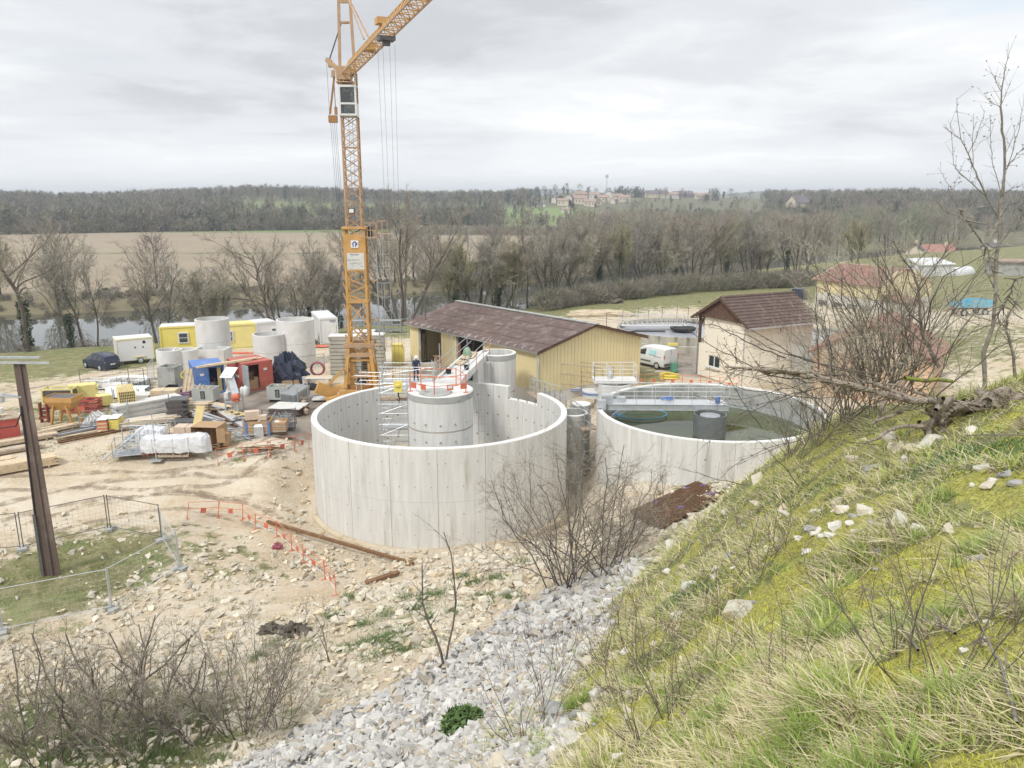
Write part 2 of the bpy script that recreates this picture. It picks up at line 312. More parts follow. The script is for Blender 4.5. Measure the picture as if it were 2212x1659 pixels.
CPW=[(0,-1,16.1,1,0,0),(4,-2,16.5,1,0,0),(9,3,16.4,1,0,0),(13,6,16.0,1,0,0),(-3,-1,14.3,.7,.3,0),(-6,1,11.5,.1,.9,0),(-9,4,8.4,0,1,0),(-15,8,4.2,.2,.5,0),(-22,13,2.6,.6,0,0),(-32,24,1.2,.3,0,0),(0,-14,16.5,1,0,0),(-14,-8,10,.5,.5,0),(14,-8,17,1,0,0),(-30,-6,3,.5,0,0),(-45,20,1.5,.5,0,0),(-60,50,2,.5,0,0),(30,0,17,1,0,0),(24,14,15,1,0,0),(18,18,13.2,1,0,0),(13,22,10.6,1,0,0),(24,22,11,.8,0,0),(19,25,8.6,.6,0,0),(30,30,7,.5,0,0),(17,32,4.2,.2,0,0),(24,38,3.2,.2,0,0),(21,48,2.5,.1,0,0),(12,34,4.0,.5,0,0),(-4.3,46,-.8,0,0,0),(-4.3,50,-.8,0,0,0),(-9,47,-.8,0,0,0),(0,44,-.8,0,0,0),(-4,56,.4,0,0,0),(-12.6,48,1.0,0,0,0),(-12.5,42,-.4,0,0,0),(-14.5,46,2.0,0,0,0),(4.3,45,-.8,0,0,0),(3.8,48,-.8,0,0,0),(12,46,1.5,0,0,0),(12,55,2.2,.2,0,0),(2.5,55,.8,0,0,0),(-9,56,2.0,0,0,.5),(-6,60,2.2,0,0,.5),(4.5,42,-.5,0,0,0),(5,52,1.0,0,0,0),(0,65,2.2,.3,0,0),(6,72,2.2,.3,0,0),(22,66,2.3,.1,0,0),(30,60,2.4,.2,0,0),(38,56,3.0,.1,0,0),(46,62,5.2,.25,0,0),(40,72,3.5,.7,0,0),(30,82,2.5,.35,0,0),(48,78,4.8,.6,0,0),(60,70,5.5,.5,0,0),(40,98,3.1,.0,0,0),(55,98,3.2,.0,0,0),(75,96,3.4,0,0,0),(16,90,2.3,.1,0,0),(10,98,2.3,.0,0,0),(25,104,2.4,.05,0,0),(6,90,2.3,.5,0,0),(2,84,2.3,.8,0,0),(20,97,2.3,.0,0,0),(35,92,2.6,.0,0,0),(0,98,2.2,1,0,0),(12,112,2.2,1,0,0),(30,118,2.3,.9,0,0),(50,135,2.4,1,0,0),(75,140,2.6,1,0,0),(60,112,2.8,1,0,0),(85,118,3,1,0,0),(100,110,3.2,.2,0,0),(-8,88,2.2,.9,0,0),(-20,90,2.0,1,0,0),(-35,88,2.0,.9,0,0),(-50,86,2.0,.9,0,0),(-58,76,2.1,1,0,0),(-75,80,2.0,.8,0,0),(-40,62,2.2,.3,0,0),(-55,60,2.2,.1,0,0),(-80,60,2.2,.6,0,0),(-14,100,1.6,.9,0,0),(20,150,1.0,.8,0,0),(0,130,1.0,.8,0,0),(-100,100,1.0,.8,0,0),]
_pts=[]
for(u,v,z,*ch)in CPU:x,y=W(u,v,z);_pts.append((x,y,z,*ch))
_pts+=CPW;_pts=np.array(_pts,float)
_X=_pts[:,:2]
def _warp(P):
 r=np.hypot(P[:,0],P[:,1])+1e-6;k=np.log1p(r/14.0)*14.0/r
 return P*k[:,None]
_XW=_warp(_X);_cc=.55
_Kd=np.sqrt(((_XW[:,None]-_XW[None])**2).sum(-1)+_cc**2)
_n=len(_X);_A=np.zeros((_n+1,_n+1));_A[:_n,:_n]=-_Kd-np.eye(_n)*-.04;_A[:_n,_n]=1;_A[_n,:_n]=1
_B=np.zeros((_n+1,4));_B[:_n]=_pts[:,2:6];_Cf=np.linalg.solve(_A,_B)
def _rbf(P):
 out=np.empty((len(P),4));PW=_warp(P)
 for i in range(0,len(P),20000):
  q=PW[i:i+20000];d=np.sqrt(((q[:,None]-_XW[None])**2).sum(-1)+_cc**2)
  out[i:i+20000]=-d@_Cf[:_n]+_Cf[_n]
 return out
 # river banks (near and far), as y over x
NBX=[-900,-400,-150,-56,-24,-4,17,58,110,220,500];NBY=[50,66,80,91,104,121,151,196,242,320,515]
FBX=[-900,-400,-150,-76,-35,-4,28,75,130,250,540];FBY=[90,106,118,131,150,174,207,254,300,372,570]
def skyz(x,y):
 r=np.hypot(x,y);az=np.degrees(np.arctan2(x,y))
 A=np.interp(az,[-60,-38,-33,-28,-22,-18,-12,-6,0,4,10,16,22,30,36,60],[16,16,16,14,19,23,20,16,18,26,21,19,17,15,13,14])
 rs=np.interp(az,[-60,-10,0,6,20,24,60],[490,485,480,560,560,400,330])
 h=sstep(rs,rs+470,r)*A
 h+=sstep(1500,2600,r)*26*(.6+.5*np.sin(az*.35+1))
 return h
def heights(P):
 P=np.asarray(P,float);x,y=P[:,0],P[:,1];r=np.hypot(x,y)
 o=_rbf(P);z=o[:,0];m=np.clip(o[:,1:],0,1)
 far=sstep(120,160,r);z=z*(1-far)+1.6*far
 nb=np.interp(x,NBX,NBY);fb=np.interp(x,FBX,FBY)
 # beyond the far bank: plain and hills
 t=sstep(0,9,y-fb+2);z=np.where(y>fb-2,-3.2+t*3.2,z)
 inr=(y>nb-13)&(y<=fb-2);t2=sstep(-13,4,y-nb);z=np.where(inr,z*(1-t2)+-3.2*t2,z)
 z=z+np.where(y>fb,skyz(x,y),0)
 near=1-sstep(40,140,r);rough=.35+.65*m[:,1]+.5*m[:,0]
 hill=sstep(1.0,4.5,z)*(1-sstep(36,50,r))
 z=z+(fbm(x*.5,y*.5,3,3)-.5)*.35*near*(.25+hill)+(fbm(x*2.3,y*2.3,4,9)-.5)*.22*near*(.12+hill)*rough
 # excavation cut left of the big tank
 return z,m
def gz(x,y):return float(heights(np.array([[x,y]]))[0][0])
def gzs(P):return heights(P)[0]
def G(u,v):
 return ray_ground(u,v,1.5,260)
def ray_ground(u,v,y0,y1,default=None):
 a=(u-1106)/FPX;b=(829.5-v)/FPX;k=_c+_s*b;ys=np.geomspace(y0,y1,420);Q=np.stack([a*ys/k,ys],1);rz=CAMZ+(-_s+_c*b)*ys/k;g=heights(Q)[0];hit=np.nonzero(rz<g)[0]
 if len(hit)==0:y=default or y1
 else:
  i=max(1,hit[0]);d0,d1=rz[i-1]-g[i-1],rz[i]-g[i];y=ys[i-1]+(ys[i]-ys[i-1])*d0/(d0-d1+1e-9)
 x=a*y/k;return Vector((x,y,gz(x,y)))
def build_terrain():
 ang=np.concatenate([np.linspace(-180,-46,40)[:-1],np.linspace(-46,46,430),np.linspace(46,180,40)[1:]])
 rad=np.concatenate([[0.0],np.geomspace(.6,60,270),np.geomspace(60.8,700,120),np.geomspace(716,3400,40)])
 A,Rr=np.meshgrid(np.radians(ang),rad);x=(Rr*np.sin(A)).ravel();y=(Rr*np.cos(A)).ravel()
 P=np.stack([x,y],1);z,m=heights(P);na,nr=len(ang),len(rad)
 i=np.arange(nr-1)[:,None]*na+np.arange(na-1)[None];i=i.ravel();F=np.stack([i,i+1,i+na+1,i+na],1)
 r=np.hypot(x,y);az=np.degrees(np.arctan2(x,y));fb=np.interp(x,FBX,FBY)
 # colours of the land beyond the river, the farthest with painted haze
 fc=np.zeros((len(x),4));fc[:,:3]=(.33,.27,.195)
 n=fbm(x*.02,y*.05,4,5)[:,None];fc[:,:3]*=.88+.26*n
 def tint(mask,c):
  k=mask[:,None];fc[:,:3]=fc[:,:3]*(1-k)+np.array(c)*k
 tint(sstep(0,14,26-(y-fb)),(.19,.165,.10))
 bnd=y-(262-x*.02);tint(np.exp(-(bnd/2.2)**2),(.10,.14,.045))
 tint(sstep(425,440,y)*(x<20),(.17,.23,.08));tint(sstep(0,3,4-np.abs(y-330-.06*x))*(x>-160)*.5,(.23,.17,.12))
 tint(sstep(476,486,r),(.12,.12,.075))
 cl=(sstep(600,640,r)*(1-sstep(760,800,r)))*((az>-19)&(az<-2));tint(cl,(.22,.29,.10))
 cl2=sstep(500,520,r)*(1-sstep(720,760,r))*((az>-1)&(az<10));tint(cl2,(.19,.27,.09))
 tint(sstep(1400,1700,r),(.14,.17,.20))  # blue-grey distance haze put into the land colour
 fc[:,3]=sstep(-3,2,y-fb)
 tint(((az>6)&(az<50))*sstep(150,180,r)*(y>fb)*.8,(.15,.15,.09))
 msk=np.ones((len(x),4));msk[:,:3]=m;msk[:,3]=sstep(.49,.56,fbm(x*1.7+7,y*1.7,4,41))*(z>8)*(y<40)
 # gravel and earth paths keep their own shape where the control points say so
 me=npmesh('ground',np.stack([x,y,z],1),F,['ground_mat'],{'gm':msk,'fc':fc},smooth=True)
 o=obj('ground',me,kind='structure');return o
def ground_material():
 m=bpy.data.materials.new('ground_mat');MATS['ground_mat']=m;m.use_nodes=True;nt=m.node_tree;L=nt.links.new
 p=nt.nodes['Principled BSDF'];p.inputs['Specular IOR Level'].default_value=.25
 geo=N(nt,'ShaderNodeNewGeometry').outputs['Position']
 gm=N(nt,'ShaderNodeAttribute',attribute_name='gm');fc=N(nt,'ShaderNodeAttribute',attribute_name='fc')
 sp=N(nt,'ShaderNodeSeparateColor');L(gm.outputs['Color'],sp.inputs[0])
 def nz(sc,d=6,r=.6,st=(1,1,1)):
  mp=N(nt,'ShaderNodeMapping');mp.inputs['Scale'].default_value=st;L(geo,mp.inputs[0])
  n=N(nt,'ShaderNodeTexNoise');n.inputs['Scale'].default_value=sc;n.inputs['Detail'].default_value=d;n.inputs['Roughness'].default_value=r
  L(mp.outputs[0],n.inputs['Vector']);return n.outputs[0]
 def mr(i,a,b,c=0.,d=1.,sm=True):
  n=N(nt,'ShaderNodeMapRange');n.interpolation_type='SMOOTHSTEP' if sm else 'LINEAR'
  L(i,n.inputs[0]);n.inputs[1].default_value=a;n.inputs[2].default_value=b;n.inputs[3].default_value=c;n.inputs[4].default_value=d;return n.outputs[0]
 def mix(f,a,b):
  n=N(nt,'ShaderNodeMix',data_type='RGBA')
  if isinstance(f,float):n.inputs[0].default_value=f
  else:L(f,n.inputs[0])
  for k,s in((6,a),(7,b)):
   if isinstance(s,tuple):n.inputs[k].default_value=(*s,1)
   else:L(s,n.inputs[k])
  return n.outputs[2]
 def math_(op,a,b,c=None):
  n=N(nt,'ShaderNodeMath',operation=op)
  for k,s in enumerate((a,b,c)):
   if s is None:continue
   if isinstance(s,(int,float)):n.inputs[k].default_value=s
   else:L(s,n.inputs[k])
  return n.outputs[0]
 big=nz(.13,5);mid=nz(.9,6);fine=nz(7,6,.7);grit=nz(22,4,.7)
 dirt=mix(mr(big,.35,.65),(.50,.40,.275),(.60,.535,.43));dirt=mix(mr(mid,.5,.72,0,.75),dirt,(.43,.325,.20))
 dirt=mix(mr(nz(1.3,4,.6,(.10,1.1,1)),.5,.66,0,.5),dirt,(.40,.32,.215));dirt=mix(mr(nz(.9,4,.6,(1,.12,1)),.54,.68,0,.4),dirt,(.66,.60,.50))
 dirt=mix(mr(fine,.52,.64,0,.65),dirt,(.66,.61,.52));dirt=mix(mr(grit,.56,.66,0,.45),dirt,(.28,.22,.15))
 vor=N(nt,'ShaderNodeTexVoronoi');vor.inputs['Scale'].default_value=5.5;L(geo,vor.inputs['Vector'])
 stone=mix(mr(nz(3,3),.4,.6),(.43,.425,.41),(.33,.33,.325));stone=mix(mr(vor.outputs['Distance'],.25,.6,0,.8),stone,(.12,.115,.11))
 gr=mix(mr(nz(1.6,5),.35,.65),(.13,.135,.05),(.27,.245,.13));gr=mix(mr(nz(.5,4),.45,.65,0,.65),gr,(.14,.195,.055));gr=mix(mr(nz(14,4),.4,.7,0,.5),gr,(.30,.27,.16))
 moss=mix(mr(nz(30,3),.35,.65),(.20,.195,.055),(.42,.40,.11));gr=mix(mr(math_('MULTIPLY_ADD',gm.outputs['Alpha'],1.0,math_('MULTIPLY_ADD',nz(6,5),1.6,-1.22)),.1,.6),gr,moss)
 fg=math_('MULTIPLY_ADD',sp.outputs[0],1.5,math_('MULTIPLY_ADD',nz(1.1,7,.65),2.6,-1.75));fg=mr(fg,.05,.5)
 fs=math_('MULTIPLY_ADD',sp.outputs[1],1.6,math_('MULTIPLY_ADD',mid,1.6,-1.3));fs=mr(fs,.0,.3)
 fw=math_('MULTIPLY_ADD',sp.outputs[2],1.3,math_('MULTIPLY_ADD',nz(.25,5),1.6,-1.2));fw=mr(fw,.0,.5)
 wet=mix(mr(nz(.8,6),.35,.65),(.205,.17,.14),(.31,.265,.22))
 c=mix(fw,dirt,wet);c=mix(fg,c,gr);c=mix(fs,c,stone)
 fcn=mix(mr(nz(.25,6),.35,.7,0,.35),fc.outputs['Color'],(.20,.17,.12))
 c=mix(fc.outputs['Alpha'],c,fcn)
 L(c,p.inputs['Base Color'])
 rr=mix(fw,(.9,.9,.9),(.5,.5,.5));L(rr,p.inputs['Roughness'])
 b=N(nt,'ShaderNodeBump');b.inputs['Strength'].default_value=.7;b.inputs['Distance'].default_value=.06
 hh=math_('MULTIPLY_ADD',grit,.35,fine);L(hh,b.inputs['Height']);L(b.outputs[0],p.inputs['Normal'])
ground_material();GROUND=build_terrain()
def build_river():
 m=bpy.data.materials.new('river_water');m.use_nodes=True;nt=m.node_tree;L=nt.links.new;p=nt.nodes['Principled BSDF']
 p.inputs['Base Color'].default_value=(.05,.055,.045,1);p.inputs['Roughness'].default_value=.03;p.inputs['IOR'].default_value=1.95;p.inputs['Specular IOR Level'].default_value=1.0
 n=N(nt,'ShaderNodeTexNoise');n.inputs['Scale'].default_value=.6;n.inputs['Detail'].default_value=4
 geo=N(nt,'ShaderNodeNewGeometry');L(geo.outputs['Position'],n.inputs['Vector'])
 b=N(nt,'ShaderNodeBump');b.inputs['Strength'].default_value=.025;b.inputs['Distance'].default_value=.05;L(n.outputs[0],b.inputs['Height']);L(b.outputs[0],p.inputs['Normal'])
 MATS['river']=m;mb=MB();xs=np.linspace(-500,450,60)
 V=[];F=[]
 for x in xs:V+=[(x,np.interp(x,NBX,NBY)-5,-1.6),(x,np.interp(x,FBX,FBY)+6,-1.6)]
 for i in range(len(xs)-1):F.append((2*i,2*i+2,2*i+3,2*i+1))
 mb.add(V,F);obj('river',mb.mesh('river','river'),kind='structure')
build_river()
def track_mat():
 m=bpy.data.materials.new('track_mat');MATS['track_mat']=m;m.use_nodes=True;nt=m.node_tree;L=nt.links.new;p=nt.nodes['Principled BSDF'];p.inputs['Base Color'].default_value=(.30,.235,.165,1);p.inputs['Roughness'].default_value=.8
 geo=N(nt,'ShaderNodeNewGeometry');n=N(nt,'ShaderNodeTexNoise');n.inputs['Scale'].default_value=1.6;n.inputs['Detail'].default_value=7;n.inputs['Roughness'].default_value=.7;L(geo.outputs['Position'],n.inputs['Vector'])
 r_=N(nt,'ShaderNodeMapRange');L(n.outputs[0],r_.inputs[0]);r_.inputs[1].default_value=.40;r_.inputs[2].default_value=.62;r_.inputs[3].default_value=0;r_.inputs[4].default_value=.62;L(r_.outputs[0],p.inputs['Alpha'])
track_mat()
mat('puddle_water',(.16,.13,.10),.06,var=.1,spec=.6)
def track(px):
 C_=[Vector(W(u,v,z))for u,v,z in px];Q=[]
 for i in range(len(C_)-1):
  n=max(2,int((C_[i+1]-C_[i]).length/.6));Q+=[C_[i].lerp(C_[i+1],k/n)for k in range(n)]
 Q=[sum((Q[min(max(j+d,0),len(Q)-1)]for d in range(-4,5)),Vector((0,0)))/9 for j in range(len(Q))]
 for off in(-.85,.85):
  V=[];F=[]
  for i,q in enumerate(Q):
   d=(Q[min(i+1,len(Q)-1)]-Q[max(i-1,0)]).normalized();nn=Vector((-d.y,d.x));w=.2+.06*math.sin(i*.9)
   for s in(-1,0,1):r_=q+nn*(off+s*w+.05*math.sin(i*.31));V.append((r_.x,r_.y,0))
  zz=gzs(np.array(V)[:,:2]);V=[(v[0],v[1],z+.03)for v,z in zip(V,zz)]
  for i in range(len(Q)-1):
   for s in(0,1):F.append((3*i+s,3*i+s+1,3*i+s+4,3*i+s+3))
  obj('tyre_track',MB().add(V,F).mesh('tyre_track','track_mat',True),kind='structure')
for px in([(-40,1130,.8),(150,1085,.9),(330,1050,1.2),(480,1040,1.2),(600,1045,1.0)],[(-40,1060,1.4),(180,1035,1.7),(420,1020,1.8),(560,985,2),(650,940,2.1)],[(-60,870,2.2),(60,845,2.2),(200,820,2.2),(340,800,2.2),(480,786,2.2)],[(600,1130,0),(520,1095,.2),(380,1085,.6),(200,1110,.8),(0,1165,.7)],[(560,960,2.1),(600,900,2.2),(690,850,2.2)],[(1500,735,2.4),(1400,700,2.3),(1290,690,2.3),(1200,672,2.2)]):track(px)
for k,(u,v,w,d)in enumerate(((560,905,1.6,.5),(650,880,1.3,.45),(610,950,1.1,.4),(500,925,1.2,.4),(705,905,.9,.35),(1470,790,1.2,.5))):
 x,y=W(u,v,2.2);z0=gz(x,y);mb=MB();n=22;mb.add([(x+w*(1+.25*math.sin(3*a+k)+.12*math.sin(7*a))*math.cos(a),y+d*(1+.3*math.sin(2*a+k*2))*math.sin(a),z0+.025)for a in[2*math.pi*j/n for j in range(n)]],[tuple(range(n))]);obj('puddle',mb.mesh('puddle','puddle_water'),kind='structure')
 #  helpers for site objects
def rails(mb,pts,h=1.0,n=2,r=.022,step=None,m=0,posts=True,seg=5):
 pts=[Vector(p)for p in pts]
 for i in range(len(pts)-1):
  a,b=pts[i],pts[i+1]
  for k in range(n):
   z=Vector((0,0,h*(k+1)/n));mb.tube([a+z,b+z],r,seg,m)
  if posts:
   q=max(1,round((b-a).length/(step or 1.6)))
   for j in range(q+(1 if i==len(pts)-2 else 0)):
    p=a.lerp(b,j/q);mb.tube([p,p+Vector((0,0,h))],r*1.15,seg,m)
def arc_panel(r0,r1,z0,z1,a0,a1,n=6,bev=.012):
 mb=MB();prof=[(r0,z0),(r1,z0),(r1,z1-bev),(r1-bev,z1),(r0+bev,z1),(r0,z1-bev)]
 mb.lathe(prof,n,a0=a0,a1=a1,closed=True);return mb
def round_tank(name,label,c,R1,t,zb,seam,zt,n,off,notch=None,matp='conc',gap=.0016,ties=(),tie_r=.05):
 T=thing(name,label,'tank',(c[0],c[1],0));da=2*math.pi/n
 for k in range(n):
  a0=off+k*da+gap;a1=off+(k+1)*da-gap;mid=(a0+a1)/2
  part(T,'wall_panel',arc_panel(R1-t,R1,zb,seam-.006,a0,a1,8,.004),[matp],True)
  segs=[(a0,a1,zt)]
  if notch:
   na,nb_,nz_=notch;segs=[]
   for(s0,s1)in((a0,min(a1,na)),(max(a0,na),min(a1,nb_)),(max(a0,nb_),a1)):
    if s1-s0>1e-4:segs.append((s0,s1,nz_ if na-1e-6<=s0 and s1<=nb_+1e-6 else zt))
  for s0,s1,zz in segs:
   part(T,'wall_panel',arc_panel(R1-t,R1,seam+.006,zz-.05,s0,s1,8,.004),[matp],True)
   part(T,'rim',arc_panel(R1-t+.004,R1-.004,zz-.05,zz,s0,s1,8,.02),['conc_lip'],True)
 mb=MB();mb.lathe([(R1-t+.02,zb+.02),(R1-.02,zb+.02),(R1-.02,(notch[2]if notch else zt)-.08),(R1-t+.02,(notch[2]if notch else zt)-.08)],96,closed=True)
 part(T,'wall_core',mb,['joint'])
 if ties:
  mb=MB()
  for row,z in enumerate(ties):
   for k in range(n*3):
    a=off+(k+.5)*da/3+(0.0 if row%2==0 else.01)
    for rr,s in((R1+.004,1),(R1-t-.004,-1)):
     if s<0:q=tie_r*1.35
     else:q=tie_r*(.6+.5*random.random())
     ux,uy=-math.sin(a),math.cos(a);cx,cy=rr*math.cos(a),rr*math.sin(a)
     vs=[(cx+ux*q*math.cos(b),cy+uy*q*math.cos(b),z+q*math.sin(b))for b in[j*math.pi/3 for j in range(6)]]
     mb.add(vs,[tuple(range(6))if s>0 else tuple(reversed(range(6)))],0 if s<0 else 1)
  part(T,'tie_hole',mb,['tie','tie_light'],kind='stuff')
 return T
 #  big new round tank
TC=(-4.35,46.0);TR=7.7;TT=.36;TZ=5.0
def ang(p,c):return math.atan2(p[1]-c[1],p[0]-c[0])
a_n0=ang(W(1151,851,TZ),TC);a_n1=ang(W(1089,838,TZ),TC)
NT=19;JOFF=-math.pi/2+R(3.6)
tank=round_tank('round_tank','large new open round concrete tank with a notch in its far rim, round shaft inside',TC,TR,TT,-1.2,2.05,TZ,NT,JOFF,(a_n0,a_n1,4.15),ties=(.2,2.9,4.2,1.35))
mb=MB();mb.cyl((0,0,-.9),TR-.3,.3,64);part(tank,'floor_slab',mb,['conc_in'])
mb=MB();mb.lathe([(TR,-1.3),(TR+.3,-1.3),(TR+.3,-.62),(TR+.02,-.55)],96);part(tank,'footing',mb,['earth'])
# centre shaft
def shaft(name,label,c,r,zb,zt,band,lid=False,seam=None,mt='conc',t=.2,n=48):
 T=thing(name,label,'concrete shaft',(c[0],c[1],0));mb=MB()
 zs=seam or(zb+zt)/2
 mb.lathe([(r,zb),(r,zs-.05)],n);mb.lathe([(r,zs+.05),(r,zt-.42)],n);mb.lathe([(r,zs-.05),(r-.012,zs-.04),(r-.012,zs+.04),(r,zs+.05)],n,m=2)
 mb.lathe([(r,zt-.42),(r+.03,zt-.40),(r+.03,zt-.05)],n,m=3)
 mb.lathe([(r+.03,zt-.05),(r+.0,zt),(r-t if not lid else 0,zt)],n,m=1)
 if not lid:mb.lathe([(r-t,zt),(r-t,zb)],n)
 part(T,'shaft_wall',mb,[mt,'conc_lip','joint','conc_grey'],True)
 return T
cs=shaft('centre_shaft','round concrete shaft standing in the middle of the big open tank',(TC[0],TC[1]),1.97,-.7,6.3,True,True,4.12)
mb=MB();mb.lathe([(0,0),(.95,0),(1.0,.03),(.95,.07),(0,.07)],32,(-.2,-.85,6.3));part(cs,'hatch',mb,['conc_grey'],True)
mb=MB()
for a in(-2.4,-1.95,-1.5,-1.05,-.6):
 for z in(3.5,4.55,2.6):mb.cyl((1.985*math.cos(a),1.985*math.sin(a),z),.06,.08,8)
part(cs,'tie_plug',mb,['conc_grey'],kind='stuff')
s2=shaft('tall_shaft','tall round concrete shaft behind the tank at the far end of the concrete walkway',(-1.1,57.1),1.38,-.8,6.45,True,False,3.6,n=40)
#  concrete walkway between the shafts
DKA=Vector((*W(*c6(990,730),6.42),6.42));DKB=Vector((*W(*c6(1415,335),6.42),6.42));DKD=(DKB-DKA).normalized();DKN=Vector((DKD.y,-DKD.x,0))
wk=thing('concrete_walkway','long concrete walkway slab linking the shaft in the tank to the shaft behind it','walkway',DKA,math.atan2(DKD.y,DKD.x));DL=(DKB-DKA).length
mb=MB();mb.box((DL/2,0,-.19),(DL+.5,1.7,.34));part(wk,'deck_slab',mb,['conc_pale'])
mb=MB();mb.box((DL/2+.3,-.77,.05),(DL-.6,.16,.12));mb.box((DL/2+.3,.77,.05),(DL-.6,.16,.12));part(wk,'deck_kerb',mb,['conc_lip'])
mb=MB();mb.box((DL-2.0,-.05,-2.9),(3.8,1.46,5.1));part(wk,'support_wall',mb,['conc_pale'])
mb=MB();mb.box((DL-.6,-.95,-2.1),(2.4,.36,3.4));part(wk,'side_box',mb,['conc_pale'])
mb=MB();mb.box((DL-3.92,-.1,-.95),(.06,.6,.6));part(wk,'painted_opening',mb,['black'])  # black plate on the solid wall paints the dark recess round the pipe
mb=MB();mb.tube([(DL-3.9,-.1,-.95),(1.0,-.1,-1.05)],.17,14);mb.tube([(DL-4.05,-.1,-.95),(DL-3.96,-.1,-.95)],.22,14);part(wk,'pipe',mb,['galv'],True)
for x,l in((DL-2.6,1.8),(DL-1.3,2.2),(DL-3.9,1.9)):
 mb=MB();mb.box((0,0,.06),(l,.3,.04));mb.box((.1,.34,.07),(l*.9,.26,.04),.03);single('loose_planks',f'loose timber boards lying on the concrete walkway {"near the far shaft" if x > DL - 2 else ("in its middle" if x > DL - 3 else "towards the near shaft")}','boards',mb,['timber'],wk.matrix_basis@Vector((x,.1 if l>2 else.25,.0)),wk.rotation_euler[2]+(.06 if l>2 else-.03))
for i,(x,y)in enumerate(((2.1,-.45),(3.5,-.1))):
 p=DKA+DKD*x+DKN*.45*(-1 if i else 1)*-1
 mb=MB();mb.lathe([(.0,.02),(.16,.02),(.2,.3),(.17,.3),(.14,.05)],12);mb.tube([(-.2,0,.3),(-.1,0,.46),(.1,0,.46),(.2,0,.3)],.012,4);single('black_bucket',f'black bucket on the concrete walkway, the {"nearer to" if i == 0 else "farther from"} the near shaft','bucket',mb,['black'],p)
mb=MB();mb.lathe([(0,0),(.3,0),(.33,.2),(.24,.5),(.16,.62),(0,.64)],14);single('green_canister','pale green canister on the walkway beside the far shaft','canister',mb,['green_box'],DKA+DKD*(DL-1.6)+DKN*-.5+Vector((0,0,.01)),smooth=True)
# scaffold guard rails along the walkway (one thing per side)
for side,lab in((-1,'left'),(1,'right')):
 T=thing('walkway_railing',f'scaffold tube guard rail along the {lab} edge of the concrete walkway','railing',DKA,0)
 for k in range(5):
  mb=MB();p=DKD*(DL*k/4)+DKN*(.85*side);mb.tube([p+Vector((0,0,-.3)),p+Vector((0,0,1.15+(.9 if k==2 and side<0 else 0)))],.028,6);part(T,'post',mb,['orange' if(k+(side>0))%2 else 'steel'])
 for z in(.5,1.05):
  mb=MB();mb.tube([DKD*-.3+DKN*(.85*side)+Vector((0,0,z)),DKD*(DL+(1.5 if side<0 else.6))+DKN*(.85*side)+Vector((0,0,z+.06))],.026,6);part(T,'rail',mb,['steel'])
  # orange guard rail on top of the centre shaft
def barrier(w=1.9,h=1.0,mt='orange',panel=True):
 T=thing('site_barrier','x','barrier');r=.021
 for s in(0,w):
  mb=MB();mb.tube([(s,0,0.03),(s,0,h)],r,6);part(T,'post',mb,[mt])
  mb=MB();mb.box((s,0,.015),(.05,.42,.03));part(T,'foot',mb,[mt])
 for z in(h*.98,h*.6,h*.28):
  mb=MB();mb.tube([(0,0,z),(w,0,z)],r*.8,6);part(T,'rail',mb,[mt if z>h*.5 else 'white_dirty'])
 if panel:mb=MB();mb.box((w*.5,0,h*.45),(.34,.02,.3));mb2=part(T,'panel',mb,['barrier_red'])
 return T
ox=cs.location.copy();ox.z=6.3
T=thing('shaft_guard_rail','orange and red guard rail standing on the lid of the shaft in the big tank','railing',ox)
pp=[Vector((-1.75,-.55,0)),Vector((-.2,-1.65,0)),Vector((1.6,-.85,0)),Vector((.9,.9,0)),Vector((-1.3,1.1,0))]
for i,p in enumerate(pp):mb=MB();mb.tube([p,p+Vector((0,0,1.12))],.035,6);mb.box(p+Vector((0,0,.02)),(.3,.12,.04),.4);part(T,'post',mb,['barrier_red' if i<3 else 'orange'])
for i in range(4):
 for z in(.55,1.07):mb=MB();mb.tube([pp[i]+Vector((0,0,z)),pp[i+1]+Vector((0,0,z))],.02,5);part(T,'rail',mb,['orange'])
for i,(a,b,f)in enumerate(((0,1,.15),(0,1,.55),(1,2,.5),(1,2,.93))):
 p=pp[a].lerp(pp[b],f);d=pp[b]-pp[a];mb=MB();mb.box(p+Vector((0,-.03,.42)),(.4,.03,.34),math.atan2(d.y,d.x));part(T,'panel',mb,['barrier_red'])
 if i==2:mb=MB();mb.box(p+Vector((0,-.052,.45)),(.28,.01,.17),math.atan2(d.y,d.x));part(T,'plate',mb,['sign_white'])
